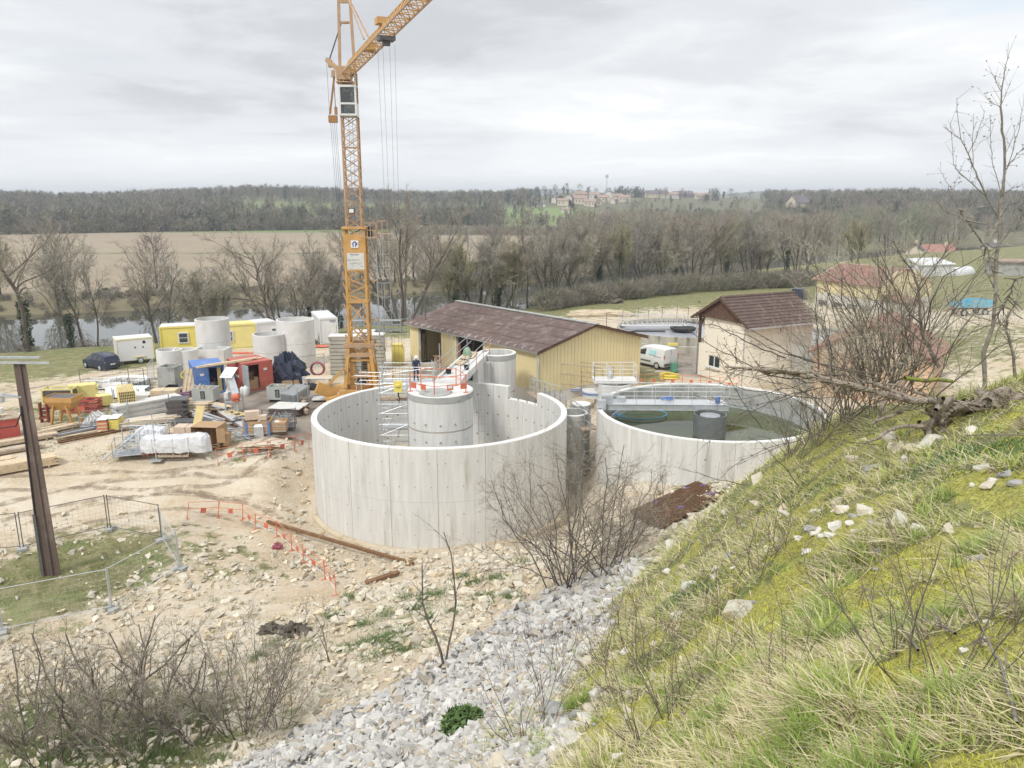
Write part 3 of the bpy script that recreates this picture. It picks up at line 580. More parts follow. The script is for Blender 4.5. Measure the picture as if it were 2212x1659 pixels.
 #  scaffold
def scaffold(name,label,loc,rz,L_,Wd,H,lifts,decks,mt='galv',ladder=True,extra=.5):
 T=thing(name,label,'scaffold',loc,rz)
 for x in(0,L_):
  for y in(0,Wd):mb=MB();mb.tube([(x,y,0),(x,y,H+extra*random.random())],.03,6);part(T,'upright',mb,[mt])
 for z in lifts:
  mb=MB()
  for y in(0,Wd):mb.tube([(-.1,y,z),(L_+.1,y,z)],.024,5)
  for x in(0,L_):mb.tube([(x,-.1,z),(x,Wd+.1,z)],.024,5)
  part(T,'ledger',mb,[mt])
 for i,z in enumerate(decks):
  mb=MB();mb.box((L_/2,Wd/2,z+.03),(L_,Wd*.9,.05));mb.box((L_/2,.03,z+.13),(L_,.03,.15));part(T,'deck',mb,['timber_old' if i%2 else 'alu'])
  if ladder and i<len(decks)-1:
   z2=decks[i+1];mb=MB();a=Vector((L_*.25,Wd*.3,z));b=Vector((L_*.7,Wd*.3,z2))
   for dy in(0,.35):mb.tube([a+Vector((0,dy,0)),b+Vector((0,dy,0))],.02,5)
   for k in range(1,7):mb.tube([a.lerp(b,k/7),a.lerp(b,k/7)+Vector((0,.35,0))],.015,4)
   part(T,'ladder',mb,[mt])
 zz=[0]+list(lifts)
 mb=MB()
 for i in range(0,len(zz)-1,2):
  mb.tube([(0,0,zz[i]),(L_,0,zz[i+1])],.02,5);mb.tube([(L_,0,zz[i]),(L_,Wd,zz[i+1])],.02,5)
 part(T,'brace',mb,[mt]);return T
sx,sy=W(843,966,-.6)[0],47.2
scaffold('scaffold_tower','stair scaffold tower inside the big tank left of the round shaft',(-8.15,46.6,-.6),0,1.7,1.3,7.6,[.5,1.0,1.8,2.4,3.0,3.8,4.5,5.2,5.8,6.5,7.1],[.4,2.3,4.2,6.0])
scaffold('scaffold_platform','tube scaffold platform with a worker on it, behind the left tank rim',(-9.2,53.6,2.0),-.04,3.6,1.5,4.2,[1.0,2.0,2.9,3.5,4.05],[2.85],ladder=False)
scaffold('scaffold_bay','low tube scaffold bay between the crane and the tank',(-11.2,54.6,2.0),-.1,1.9,1.2,3.3,[.9,1.8,2.6,3.2],[1.8],ladder=False)
mb=MB();zl=-.6
for x in(0,.4):mb.tube([(x,0,0),(x,0,6.2)],.02,5)
for k in range(1,13):mb.tube([(0,0,k*.48),(.4,0,k*.48)],.014,4)
single('rung_ladder','tall straight ladder fixed upright against the tank wall right of the round shaft','ladder',mb,['steel'],(-2.1,47.3,zl))
mb=MB();mb.tube([(0,0,0),(0,0,5.0)],.03,6)
for z in(1,2,3,4):mb.lathe([(0,0),(.06,0),(.06,.03),(0,.03)],8,(0,0,z))
single('scaffold_tube','single upright scaffold tube with collars in front of the dark shed door','tube',mb,['galv'],(-5.3,56,2.3))
# small concrete cylinders in the gap between the tanks
s3=shaft('small_shaft','open concrete shaft standing between the two round tanks, nearer to the big one',(W(1231,870,4.2)[0]+.05,48.5),.93,-.8,4.2,True,False,1.6,'conc_grey',.1,32)
s4=shaft('slim_shaft','slim grey concrete cylinder with a bent pipe, tucked against the water filled tank',(4.62,50.3),.62,-.3,4.3,True,True,2.0,'conc_grey',.1,28)
mb=MB();mb.tube([(.0,-.65,3.4),(.0,-.95,3.4),(.0,-1.0,3.0),(0,-1.0,2.4)],.11,10);part(s4,'bent_pipe',mb,['galv'],True)
#  water filled clarifier
C2=(12.15,46.35);R2=6.9
t2=round_tank('water_tank','round concrete clarifier tank filled with green water under a metal bridge',C2,R2,.3,-.6,.9,5.0,22,.1,matp='conc',ties=(3.6,2.4),tie_r=.035)
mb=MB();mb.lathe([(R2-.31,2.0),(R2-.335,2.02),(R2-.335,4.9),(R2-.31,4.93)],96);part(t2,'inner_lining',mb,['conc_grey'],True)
mb=MB();mb.lathe([(R2-.33,3.35),(R2-.75,3.35),(R2-.75,3.95),(R2-.81,3.95),(R2-.81,3.2)],96);part(t2,'overflow_channel',mb,['galv'],True)
mb=MB();mb.lathe([(0,3.62),(R2-.34,3.62)],64);part(t2,'water',mb,['water_tank'])
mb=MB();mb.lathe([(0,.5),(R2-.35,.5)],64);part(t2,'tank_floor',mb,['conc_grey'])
mb=MB();mb.lathe([(.97,2.2),(.97,4.95),(.92,4.95),(.92,2.2)],40,(-.2,-1.0,0));mb.lathe([(.98,4.2),(.98,4.26)],40,(-.2,-1.0,0));part(t2,'feed_drum',mb,['drum'],True)
mb=MB();mb.cyl((-.2,-1.0,4.4),.45,.45,24);mb.cyl((-.2,-1.0,4.78),.6,.08,24);part(t2,'drive_head',mb,['steel'],True)
mb=MB();mb.box((4.3,-3.2,3.9),(.7,.1,.5),.7);mb.box((4.5,-3.5,3.8),(.7,.5,.06),.7);part(t2,'scum_box',mb,['galv'])
# bridge: from the left rim to the drum
BA=Vector((*W(1292,879,5.05),5.05));BB=Vector((*W(1574,881,5.05),5.05))
BA=Vector((BA.x,BA.y,5.05));bd=(BB-BA);BLn=bd.length;br=thing('clarifier_bridge','grey metal bridge with railings spanning the green water of the round tank','bridge',BA,math.atan2(bd.y,bd.x))
for yy in(0,1.25):mb=MB();mb.box((BLn/2,yy,.0),(BLn,.08,.34));mb.box((BLn/2,yy,.17),(BLn,.16,.02));mb.box((BLn/2,yy,-.17),(BLn,.16,.02));part(br,'beam',mb,['galv'])
mb=MB();mb.box((BLn/2,.62,.15),(BLn-.1,1.14,.03));part(br,'walkway_plate',mb,['alu'])
for yy in(.0,1.25):
 for z in(.6,1.15):mb=MB();mb.tube([(0.1,yy,z+.1),(BLn,yy,z+.1)],.022,6);part(br,'rail',mb,['alu'])
 for k in range(8):x=.1+(BLn-.1)*k/7;mb=MB();mb.tube([(x,yy,.15),(x,yy,1.25)],.022,6);part(br,'post',mb,['alu'])
mb=MB();mb.box((4.55,1.0,.36),(.42,.22,.2));mb.tube([(4.3,1.0,.34),(4.0,1.0,.3)],.07,10);part(br,'motor',mb,['blue_cont'])
mb=MB();mb.cyl((8.4 if BLn>8.6 else BLn-.6,.4,.2),.15,.42,12);part(br,'gear_motor',mb,['blue_cont'])
mb=MB();mb.box((.6,.5,.45),(.7,.5,.5));mb.box((1.5,.8,.3),(.5,.4,.25));mb.box((.2,-.2,.2),(.5,.3,.6));part(br,'carriage',mb,['galv'])
mb=MB();mb.lathe([(0,-.04),(.16,-.04),(.16,.04),(0,.04)],14,(0,0,0));part(br,'wheel',mb,['rubber'],loc=(.1,-.25,-.05))
mb=MB();pts=[]
for k in range(40):
 a=k/39*2*math.pi*1.25+2.2;rr=1.25+.05*math.sin(3*a);pts.append((1.35*rr*math.cos(a),.9*rr*math.sin(a),.12+.003*k))
mb.tube(pts,.035,6);single('blue_hose','blue hose coiled in a loop on the green water left of the drum','hose',mb,['blue_hose'],(*W(1385,899,3.62),3.6),smooth=True)
#  yellow clad shed
def shed():
 A=Vector((*W(887,697,6.3),0));B=Vector((*W(1163,757,6.3),0));C=Vector((*W(1383,725,6.3),0));D=A+(C-B)
 T=thing('yellow_shed','long shed clad in yellow ribbed metal with a low brown fibre cement roof','shed',(*B.xy,2.2),0)
 o=Vector((B.x,B.y,0));e1=(A-B);e2=(C-B);L1,L2=e1.length,e2.length;e1.normalize();e2.normalize();ez=4.1;rise=1.42
 # plinth
 n1=Vector((-e1.y,e1.x,0));n1=n1 if n1.dot(e2)<0 else-n1;n2=Vector((-e2.y,e2.x,0));n2=n2 if n2.dot(e1)<0 else-n2
 def wall(a,b,z0,z1,t=.2,mt='render_white',nm='plinth'):
  d=(b-a).normalized();mb=MB();mb.bar(a+Vector((0,0,(z0+z1)/2)),b+Vector((0,0,(z0+z1)/2)),t,z1-z0);part(T,nm,mb,[mt])
 zp=1.15
 # long side openings measured along e1 from the front corner
 ops=[]
 for u0,u1 in((1014,962),(1053,1002)):pass
 def along(u,v):
  x,y=W(u,v,6.2);return(Vector((x,y,0))-B).dot(e1)
 s=lambda u:along(u,757+(1163-u)*(697-757)/(1163-887))
 ops=[(s(1053),s(995)),(s(962),s(913))]
 segs=[(0,ops[0][0]),(ops[0][1],ops[1][0]),(ops[1][1],L1)]
 for a,b in segs:
  wall(e1*(a+(.12 if a==0 else 0)),e1*b,-1.2,zp);n=max(1,round((b-a)/.36));w=(b-a)/n
  for k in range(n):
   x=a+w*k;mb=MB();p=e1*(x+w*.5)+n1*.1
   mb.bar(p+Vector((0,0,(zp-.25+ez)/2)),p+Vector((0,0,(zp-.25+ez)/2))+n1*.03,w-.05,ez-zp+.25)
   mb.bar(p+n1*-.02+Vector((0,0,(zp-.25+ez)/2)),p+Vector((0,0,(zp-.25+ez)/2))+n1*.008,w,ez-zp+.25);part(T,'cladding_sheet',mb,['yellow_clad'])
 wall(e2*.12,e2*L2,-1.2,zp-.25);n=round(L2/.36);w=L2/n
 for k in range(n):
  x0,x1=w*k,w*(k+1);h=lambda x:ez+rise*(1-abs(x-L2/2)/(L2/2))-.1;z0=zp-.45
  for(i0,i1,off,th)in((x0,x1,.0,.108),(x0+.03,x1-.03,.108,.026)):
   q=[e2*i0+Vector((0,0,z0)),e2*i1+Vector((0,0,z0)),e2*i1+Vector((0,0,h(i1))),e2*i0+Vector((0,0,h(i0)))]
   if off==0:mb=MB()
   mb.slab([p+n2*(off+th)for p in q],th)
  part(T,'cladding_sheet',mb,['yellow_clad'])
 for a,b in((e1*L1,e1*L1+e2*L2),(e2*L2,e1*L1+e2*L2)):wall(a,b,-1,ez,.2,'yellow_clad','rear_wall')
 mb=MB();mb.bar(e1*-.02+n1*.13+n2*.12+Vector((0,0,-1)),e1*-.02+n1*.13+n2*.12+Vector((0,0,ez-.1)),.16,.16);part(T,'corner_flashing',mb,['yellow_clad'])
 for a,b in ops:
  mb=MB()
  for x in(a,b):mb.bar(e1*x+n1*.02+Vector((0,0,-1)),e1*x+n1*.02+Vector((0,0,ez)),.16,.2)
  mb.bar(e1*a+Vector((0,0,ez-.1))+n1*.02,e1*b+Vector((0,0,ez-.1))+n1*.02,.2,.2);part(T,'door_frame',mb,['conc_grey'])
  mb=MB();mb.bar(e1*a+e2*3+Vector((0,0,1.4)),e1*b+e2*3+Vector((0,0,1.4)),.1,5);part(T,'interior_shade_panel',mb,['black'])  # black panel paints the shade inside the door opening
  # corrugated roof in three courses each side
 ov=.55;rl=L1+1.0;pitch=math.atan2(rise,L2/2);sl=(L2/2)/math.cos(pitch)+ov
 pc=.177;nw=int(rl/pc);xs=np.linspace(-.5,rl-.5,nw*4+1);zz=.026*np.cos(2*np.pi*xs/pc)
 for side in(0,1):
  for k in range(4):
   d0=sl*k/4;d1=sl*(k+1)/4+.1;V=[];F=[]
   for j,d in enumerate((d0,d1)):
    hx=d*math.cos(pitch);hz=ez+rise+.12-d*math.sin(pitch)+.05*(1-j)*0+(.0 if j==0 else-.0)-(.012 if j==0 and k>0 else-.018)
    off=L2/2-hx if side==0 else L2/2+hx
    for x,z_ in zip(xs,zz):p=e1*x+e2*off;V.append((p.x,p.y,hz+z_))
   m_=len(xs)
   for i in range(m_-1):F.append((i,i+1,m_+i+1,m_+i))
   part(T,'roof_sheet_row',MB().add(V,F),['shed_roof'],True)
 mb=MB();rp=e2*(L2/2)+Vector((0,0,ez+rise+.17));mb.bar(rp+e1*-.55,rp+e1*(rl-.45),.5,.07);part(T,'ridge_cap',mb,['conc_grey'])
 for side in(0,1):
  q=e2*(L2*side)+Vector((0,0,ez-.08))+n1*(0.5 if side==0 else-.5)
  mb=MB();mb.bar(q+e1*-.45,q+e1*(rl-.55),.14,.12);part(T,'gutter',mb,['galv'])
 mb=MB()
 for k in range(18):x=.2+k*(L1/18);q=e1*x+n1*.48+Vector((0,0,ez+.0));mb.tube([q,q+n1*.14+Vector((0,0,.08)),q+Vector((0,0,.22)),q-n1*.2+Vector((0,0,.2))],.018,4)
 part(T,'gutter_hook',mb,['galv'],kind='stuff')
 for s_ in(-1,1):
  a=e2*(L2/2)+Vector((0,0,ez+rise+.02));b=e2*(L2/2+s_*(L2/2+.5))+Vector((0,0,ez-.17));mb=MB();mb.bar(a+n2*.48,b+n2*.48,.05,.16);part(T,'verge_board',mb,['wood_brown'])
 mb=MB();q=n1*.45+n2*.2;mb.tube([q+Vector((0,0,ez-.1)),q*.5+Vector((0,0,ez-.45)),n1*.22+n2*.22+Vector((0,0,ez-.8)),n1*.22+n2*.22+Vector((0,0,-.9))],.06,8);part(T,'downpipe',mb,['galv'],True)
 return T,e1,e2,n1,n2
SHED,e1,e2,n1,n2=shed()
sb=SHED.location
# lamp mast, black ladder, white ladder, cartons
mb=MB();mb.tube([(0,0,0),(0,0,7.0)],.06,8,r1=.045);mb.box((0,0,7.05),(.5,.25,.14));single('lamp_mast','slim dark lamp mast in front of the dark shed door','lamp post',mb,['dark_steel'],(*W(c5(1885,1010)[0],792,2.2),2.2))
mb=MB()
for x in(0,.42):mb.tube([(x,0,0),(x+.25-.12*x,0.8,3.5)],.035,5)
mb.box((.42,.85,3.3),(.3,.1,.35))
single('black_ladder','black ladder leaning on the yellow shed wall left of the dark door','ladder',mb,['black'],(*W(c5(1770,1010)[0],795,2.2),2.2))
mb=MB()
for x in(0,.45):mb.bar((x,0,0),(x+.5,.9,3.0),.08,.03)
for k in range(1,9):f=k/9;mb.bar((.5*f,.9*f,3*f),(.45+.5*f,.9*f,3*f),.05,.03)
single('wide_ladder','pale wide ladder leaning in the second shed door opening','ladder',mb,['alu'],(*W(1003,800,2.6),2.6))
mb=MB();mb.box((0,0,.5),(1.2,.9,1.0));mb.box((.0,0,1.03),(1.3,.95,.06),.2);single('carton_pile','brown carton on a pallet in the shed doorway behind the walkway','carton',mb,['cardboard'],(*W(c6(905,470)[0],792,2.2),2.2),.3)
mb=MB();mb.tube([(0,0,0),(0,0,3.8)],.05,8);mb.lathe([(0,-.22),(.16,-.16),(.22,0),(.16,.16),(0,.22)],14,(0,0,4.0),m=1)
single('globe_lamp','white globe lamp on a post behind the yellow shed roof','lamp post',mb,['steel','white'],(*W(1240,692,5.9),1.9),smooth=True)
#  cream building with brown tiled roof
def cream():
# post at left, front corner, right rear corner
 P0=Vector((*W(1503,808,2.3),0));P1=Vector((*W(1604,838,2.3),0));P2=Vector((*W(1731,815,2.3),0));e1=P0-P1;e2=P2-P1;L1,L2=e1.length,e2.length;e1.normalize();e2.normalize()
 # square the plan
 e2=Vector((-e1.y,e1.x,0))*(1 if Vector((-e1.y,e1.x,0)).dot(e2)>0 else-1)
 T=thing('cream_building','tall cream rendered building with brown tiled gable roof and open timber framed corner','building',(*P1.xy,2.3));n1=-e2;n2=-e1
 hz=5.35;Lg=L1;rise=1.75;inn=Lg*.86
 def bx(a0,a1,b0,b1,z0,z1,nm,mt,lab=None):
  q=e1*((a0+a1)/2)+e2*((b0+b1)/2)+Vector((0,0,(z0+z1)/2));mb=MB();mb.box(q,(a1-a0,b1-b0,z1-z0),math.atan2(e1.y,e1.x));return part(T,nm,mb,[mt])
  # gable wall with its window cut out
 def gu(u,v):x,y=W(u,v,3.6);return(Vector((x,y,0))-P1).dot(e1)
 w0,w1=gu(1560,775),gu(1527,775);w0,w1=2.95,4.4;zw0,zw1=1.05,2.05
 bx(0,w0,0,.25,-.6,hz,'gable_wall','render_cream');bx(w1,inn,0,.25,-.6,hz,'gable_wall','render_cream');bx(w0,w1,0,.25,-.6,zw0,'gable_wall','render_cream');bx(w0,w1,0,.25,zw1,hz,'gable_wall','render_cream')
 wf=bx(w0,w1,.06,.12,zw0,zw1,'window','white')
 for k in(0,1):
  mid=w0+(w1-w0)*(k+.5)/2;q=e1*mid+e2*.055+Vector((0,0,(zw0+zw1)/2));mb=MB();mb.box(q,((w1-w0)/2-.14,.02,zw1-zw0-.14),math.atan2(e1.y,e1.x));part(wf,'pane',mb,['glass'])
 mb=MB();mb.box(e1*((w0+w1)/2)+e2*-.08+Vector((0,0,zw0-.06)),(w1-w0+.3,.3,.08),math.atan2(e1.y,e1.x));part(wf,'sill',mb,['conc_pale'])
 bx(-.002,.25,.25,L2,-.6,hz,'side_wall','render_cream');bx(.25,inn,L2-.25,L2,-.6,hz,'rear_wall','render_cream');bx(inn-.25,inn,.25,L2-.25,-.6,hz,'inner_wall','render_cream')
 bx(inn,Lg-.1,.0,.2,-.6,2.9,'low_wall','render_cream');bx(inn,Lg-.15,.2,2.5,-.6,2.8,'stair_block','render_cream')
 for(a,b)in((Lg-.12,.1),(Lg-.12,L2-.2)):q=e1*a+e2*b;mb=MB();mb.box(q+Vector((0,0,hz/2+.2)),(.2,.2,hz+.5),math.atan2(e1.y,e1.x));part(T,'timber_post',mb,['wood_brown'])
 mb=MB();q=e1*(Lg-.12)+e2*.1;mb.bar(q+Vector((0,0,hz-.9)),e1*(inn+.1)+e2*.1+Vector((0,0,hz)),.16,.16);mb.bar(q+Vector((0,0,hz-.05)),e1*(inn-.3)+e2*.1+Vector((0,0,hz-.05)),.18,.2)
 part(T,'corner_brace',mb,['wood_brown'])
 mb=MB();q=e1*(Lg+.08)+e2*-.1;mb.tube([q+Vector((0,0,hz+.1)),q+Vector((0,0,-.3))],.05,8);part(T,'downpipe',mb,['galv'],True)
 q=e1*(.35)+e2*-.08;mb=MB();mb.tube([e1*-.4+e2*.1+Vector((0,0,hz-.02)),e1*.1+e2*-.08+Vector((0,0,hz-.35)),e1*.1+e2*-.08+Vector((0,0,-.3))],.05,8);part(T,'downpipe',mb,['galv'],True)
 # brown boarded gable triangle
 nb=22;am=Lg/2-.15;hw=Lg/2+.1
 for k in range(nb):
  x0=am-hw+2*hw*k/nb;x1=am-hw+2*hw*(k+1)/nb-.012;f=lambda x:hz+rise*(1-abs(x-am)/hw)
  mb=MB();mb.slab([e1*x0+e2*-.2+Vector((0,0,hz-.02)),e1*x0+e2*-.2+Vector((0,0,f(x0))),e1*x1+e2*-.2+Vector((0,0,f(x1))),e1*x1+e2*-.2+Vector((0,0,hz-.02))],-.04);part(T,'gable_board',mb,['wood_brown'])
  # roof: tile rows stepped
 ov=.55;sl=math.hypot(hw,rise);dx,dz=hw/sl,rise/sl;rows=10;Lr0,Lr1=-.55,L2+.45;tot=sl+ov;ti=.33
 for side in(-1,1):
  for k in range(rows):
   d0,d1=tot*k/rows,tot*(k+1)/rows+.05;V=[];F=[];n=int((Lr1-Lr0)/ti);xs=[]
   for j in range(n):
    x=Lr0+(Lr1-Lr0)*j/n;w_=(Lr1-Lr0)/n;xs+=[(x,0),(x+w_*.32,.028),(x+w_*.62,.028),(x+w_*.9,0)]
   xs.append((Lr1,0))
   for d,lift in((d0,.0),(d1,.085),(d1,.0)):
    for x,h in xs:
     p=e1*(am+side*d*dx)+e2*x;V.append((p.x,p.y,hz+rise+.08-d*dz+lift+h))
   m_=len(xs)
   for r_ in range(2):
    for i in range(m_-1):F.append((r_*m_+i,r_*m_+i+1,(r_+1)*m_+i+1,(r_+1)*m_+i))
   part(T,'roof_tile_row',MB().add(V,F),['tile_brown'])
 for k in range(18):
  x=Lr0+.1+(Lr1-Lr0)*k/18;mb=MB();p=e1*am+e2*x+Vector((0,0,hz+rise+.12));mb.tube([p,p+e2*.42],.13,8,r1=.16);part(T,'ridge_tile',mb,['tile_brown'])
 for side in(-1,1):
  a=e1*am+e2*-.5+Vector((0,0,hz+rise+.02));b=e1*(am+side*tot*dx)+e2*-.5+Vector((0,0,hz+rise+.02-tot*dz));mb=MB();mb.bar(a,b,.06,.2);part(T,'verge_board',mb,['wood_brown'])
  q=e1*(am+side*(tot*dx+.08))+Vector((0,0,hz+rise-tot*dz-.02));mb=MB();mb.bar(q+e2*Lr0,q+e2*Lr1,.13,.11);part(T,'gutter',mb,['galv'])
  # small window and vent in the side wall
 for(b,z,w_,h_)in((L2*.52,4.65,.3,.45),(L2*.5,2.2,.3,.35)):
  q=n2*.012+e2*b+Vector((0,0,z));mb=MB();mb.box(q,(.05,w_,h_),math.atan2(e1.y,e1.x));wo=part(T,'small_window',mb,['wood_brown']);mb=MB();mb.box(q+n2*.03,(.02,w_-.1,h_-.1),math.atan2(e1.y,e1.x));part(wo,'pane',mb,['white_dirty'])
cream()
#  brick building with red roof on the right
def brickb():
 A=Vector((*W(1749,850,2.5),0));T=thing('brick_building','orange brick building with red tiled roof seen behind the bare bushes','building',(*A.xy,2.5));rz=R(-33)
 e1=Vector((math.cos(rz),math.sin(rz),0));e2=Vector((-e1.y,e1.x,0));L1,L2,hz=8.4,8.5,3.5;rise=2.3
 # bricks: blocks in the gable wall, each its own object within the limit
 bw,bh=.56,.27;me=MB().box((0,0,0),(bw-.02,.12,bh-.02)).mesh('brick',['brick'])
 mb=MB();mb.prism([(0,.08),(L1,.08),(L1,.3),(0,.3)],-.6,hz);f=lambda x:hz+rise*(1-abs(x-L1/2)/(L1/2))
 mb.slab([(0,.08,hz),(L1,.08,hz),(L1/2,.08,hz+rise)],-.2)
 w=part(T,'gable_wall',mb,['carton_pale'],rz=rz);nb=0;z=-.5
 row=0
 while z<hz+rise:
  x=(row%2)*bw*.5
  while x+bw<=L1+.01:
   if f(x+.02)>z+bh and f(x+bw)>z+bh and nb<299 and z>-.35:o=obj('brick',me,w,(x+bw/2,.02,z+bh/2));nb+=1
   x+=bw
  z+=bh;row+=1
 mb=MB();mb.box((.12,L2/2+.2,1.15),(.24,L2,3.5));mb.box((L1-.12,L2/2+.2,1.15),(.24,L2,3.5));mb.box((L1/2,L2+.3,1.15),(L1,.2,3.5));part(T,'side_wall',mb,['brick'],rz=rz)
 sl=math.hypot(L1/2,rise);dx,dz=L1/2/sl,rise/sl;tot=sl+.4;rows=9;n=26
 for side in(-1,1):
  for k in range(rows):
   d0,d1=tot*k/rows,tot*(k+1)/rows+.04;V=[];F=[];xs=[]
   for j in range(n):x=-.35+(L2+.9)*j/n;w_=(L2+.9)/n;xs+=[(x,0),(x+w_*.3,.03),(x+w_*.6,.03)]
   xs.append((L2+.55,0));m_=len(xs)
   for d,lift in((d0,0),(d1,.05),(d1,0)):
    for x,h in xs:V.append((L1/2+side*d*dx,x,hz+rise+.12-d*dz+lift+h))
   for r_ in range(2):
    for i in range(m_-1):F.append((r_*m_+i,r_*m_+i+1,(r_+1)*m_+i+1,(r_+1)*m_+i))
   part(T,'roof_tile_row',MB().add(V,F),['tile_red'],rz=rz)
 mb=MB()
 for s in(-1,1):mb.bar((L1/2,-.36,hz+rise+.05),(L1/2+s*tot*dx,-.36,hz+rise+.05-tot*dz),.06,.16)
 part(T,'verge_board',mb,['red_oxide'],rz=rz)
brickb()
# old clarifier tank behind (foam) and second old tank on the right
def old_tank(name,label,c,r,zt,zb,zw,br_a,mat_w='foam_water'):
 T=thing(name,label,'tank',(c[0],c[1],0));mb=MB();mb.lathe([(r,zb),(r,zt),(r-.25,zt),(r-.25,zw-.3)],64);part(T,'wall',mb,['conc_dirty'],True)
 mb=MB();mb.lathe([(0,zw),(r-.24,zw)],64);part(T,'water',mb,[mat_w]);mb=MB();mb.lathe([(r-.26,zw+.12),(r-.5,zw+.12),(r-.5,zw-.1)],64);part(T,'weir',mb,['dark_steel'])
 mb=MB();mb.lathe([(0,-.45),(.3,-.3),(1.35,.05),(1.45,.3),(1.35,.35),(.9,.25),(0,.4)],24,(.3,-.3,zw+.15));part(T,'centre_bowl',mb,['black'],True)
 return T
ot=old_tank('old_clarifier','old round tank of grey scummy water behind the yellow shed, white lattice bridge across',(18.6,85.6),6.9,3.75,1.9,3.3,0)
mb=MB();A_=Vector((-6.7,1.2,3.8));B_=Vector((1.0,.2,3.8))
for off in(Vector((0,0,0)),Vector((0,1.1,0))):
 for z in(.05,1.15):mb.tube([A_+off+Vector((0,0,z)),B_+off+Vector((0,0,z))],.035,5)
 for k in range(14):p=A_.lerp(B_,k/14);q=A_.lerp(B_,(k+.5)/14);r_=A_.lerp(B_,(k+1)/14);mb.tube([p+off+Vector((0,0,.05)),q+off+Vector((0,0,1.15)),r_+off+Vector((0,0,.05))],.04,4)
part(ot,'lattice_bridge',mb,['white_dirty'])
mb=MB();mb.box((-2.6,.75,3.82),(7.6,1.0,.05));part(ot,'bridge_deck',mb,['alu'])
mb=MB();mb.tube([(-6,-1.5,3.42),(-5,-.9,3.45),(-1.8,-1.0,3.45)],.09,6);part(ot,'scum_pipe',mb,['black'])
mb=MB();mb.lathe([(6.9,1.95),(7.6,1.95),(7.6,2.9),(6.95,2.9)],40,a0=-2.7,a1=-.9);part(ot,'lower_wall',mb,['conc_dirty'],True)
mb=MB();mb.box((-2.2,-7.3,3.15),(1.0,.25,.25));part(ot,'yellow_motor',mb,['yellow_paint'])
ot2=old_tank('scum_tank','old round tank with a white handrail just right of the cream building',(33.0,78.6),5.9,3.9,1.9,3.5,0)
T=thing('round_handrail','white curved handrail over the old tank right of the cream building','railing',(31.2,76.0,3.9))
for z in(.55,1.1):mb=MB();mb.lathe([(2.75,z-.03),(2.8,z),(2.75,z+.03)],30,a0=-2.6,a1=2.4);part(T,'rail',mb,['white'])
for k in range(9):a=-2.6+5.0*k/8;mb=MB();mb.tube([(2.77*math.cos(a),2.77*math.sin(a),0),(2.77*math.cos(a),2.77*math.sin(a),1.12)],.035,5);part(T,'post',mb,['white'])
mb=MB();mb.lathe([(2.6,-.1),(2.9,-.1),(2.9,0),(2.6,0)],30,closed=True);part(T,'ring_walkway',mb,['white_dirty'])
mb=MB();mb.box((0,0,0),(.35,1.9,4.6));single('grey_concrete_wall','tall grey concrete wall strip between the cream and brick buildings','wall',mb,['conc_grey'],(*W(1741,800,3.6),3.2),R(55))
# far yellow hall with red roof
def hall():
 P0=Vector((*W(1759,665,2.4),0));P1=Vector((*W(1892,686,2.4),0));e1=(P1-P0);L1=10.6;e1.normalize();e2=Vector((-e1.y,e1.x,0));L2=10.0
 T=thing('yellow_hall','low yellow hall with white lower walls and a brownish red roof beyond the tanks','building',(*P0.xy,2.4));rz=math.atan2(e1.y,e1.x)
 mb=MB();mb.box((L1/2,L2/2,.8),(L1,L2,3.0));part(T,'lower_wall',mb,['render_white'],rz=rz)
 mb=MB();hz=4.0;rise=1.9;mb.box((L1/2,L2/2,3.15),(L1+.06,L2+.06,1.7));mb.slab([(L1+.03,0,hz),(L1+.03,L2,hz),(L1+.03,L2/2+2,hz+rise),(L1+.03,L2/2-2,hz+rise)],.2);part(T,'upper_wall',mb,['yellow_clad'],rz=rz)
 for s in(0,1):
  y0=-.4 if s==0 else L2+.4;mb=MB();mb.slab([(-.4,L2/2,hz+rise+.2),(L1+.1,L2/2,hz+rise+.2),(L1+.1,y0,hz-.05),(-.4,y0,hz-.05)],.12);part(T,'roof',mb,['tile_red' if s else 'red_roof'],rz=rz)
 mb=MB();mb.bar((-.45,-.42,hz),(-.45,L2/2,hz+rise+.26),.12,.2);mb.bar((-.45,L2/2,hz+rise+.28),(L1+.1,L2/2,hz+rise+.28),.2,.1);part(T,'verge_board',mb,['timber'],rz=rz)
 mb=MB();mb.slab([(L1+.1,.5,2.9),(L1+.1,4.5,2.9),(L1+3.8,4.5,2.2),(L1+3.8,.5,2.2)],-.1);part(T,'lean_to_roof',mb,['red_roof'],rz=rz);mb=MB();mb.box((L1+1.8,2.5,.7),(3.2,3.6,2.6));part(T,'lean_to_wall',mb,['render_white'],rz=rz)
 for x in(1.5,4.0,6.5,9.0):mb=MB();mb.box((x,-.03,.75),(1.6,.08,1.0));wo=part(T,'window',mb,['dark_steel'],rz=rz)
hall()
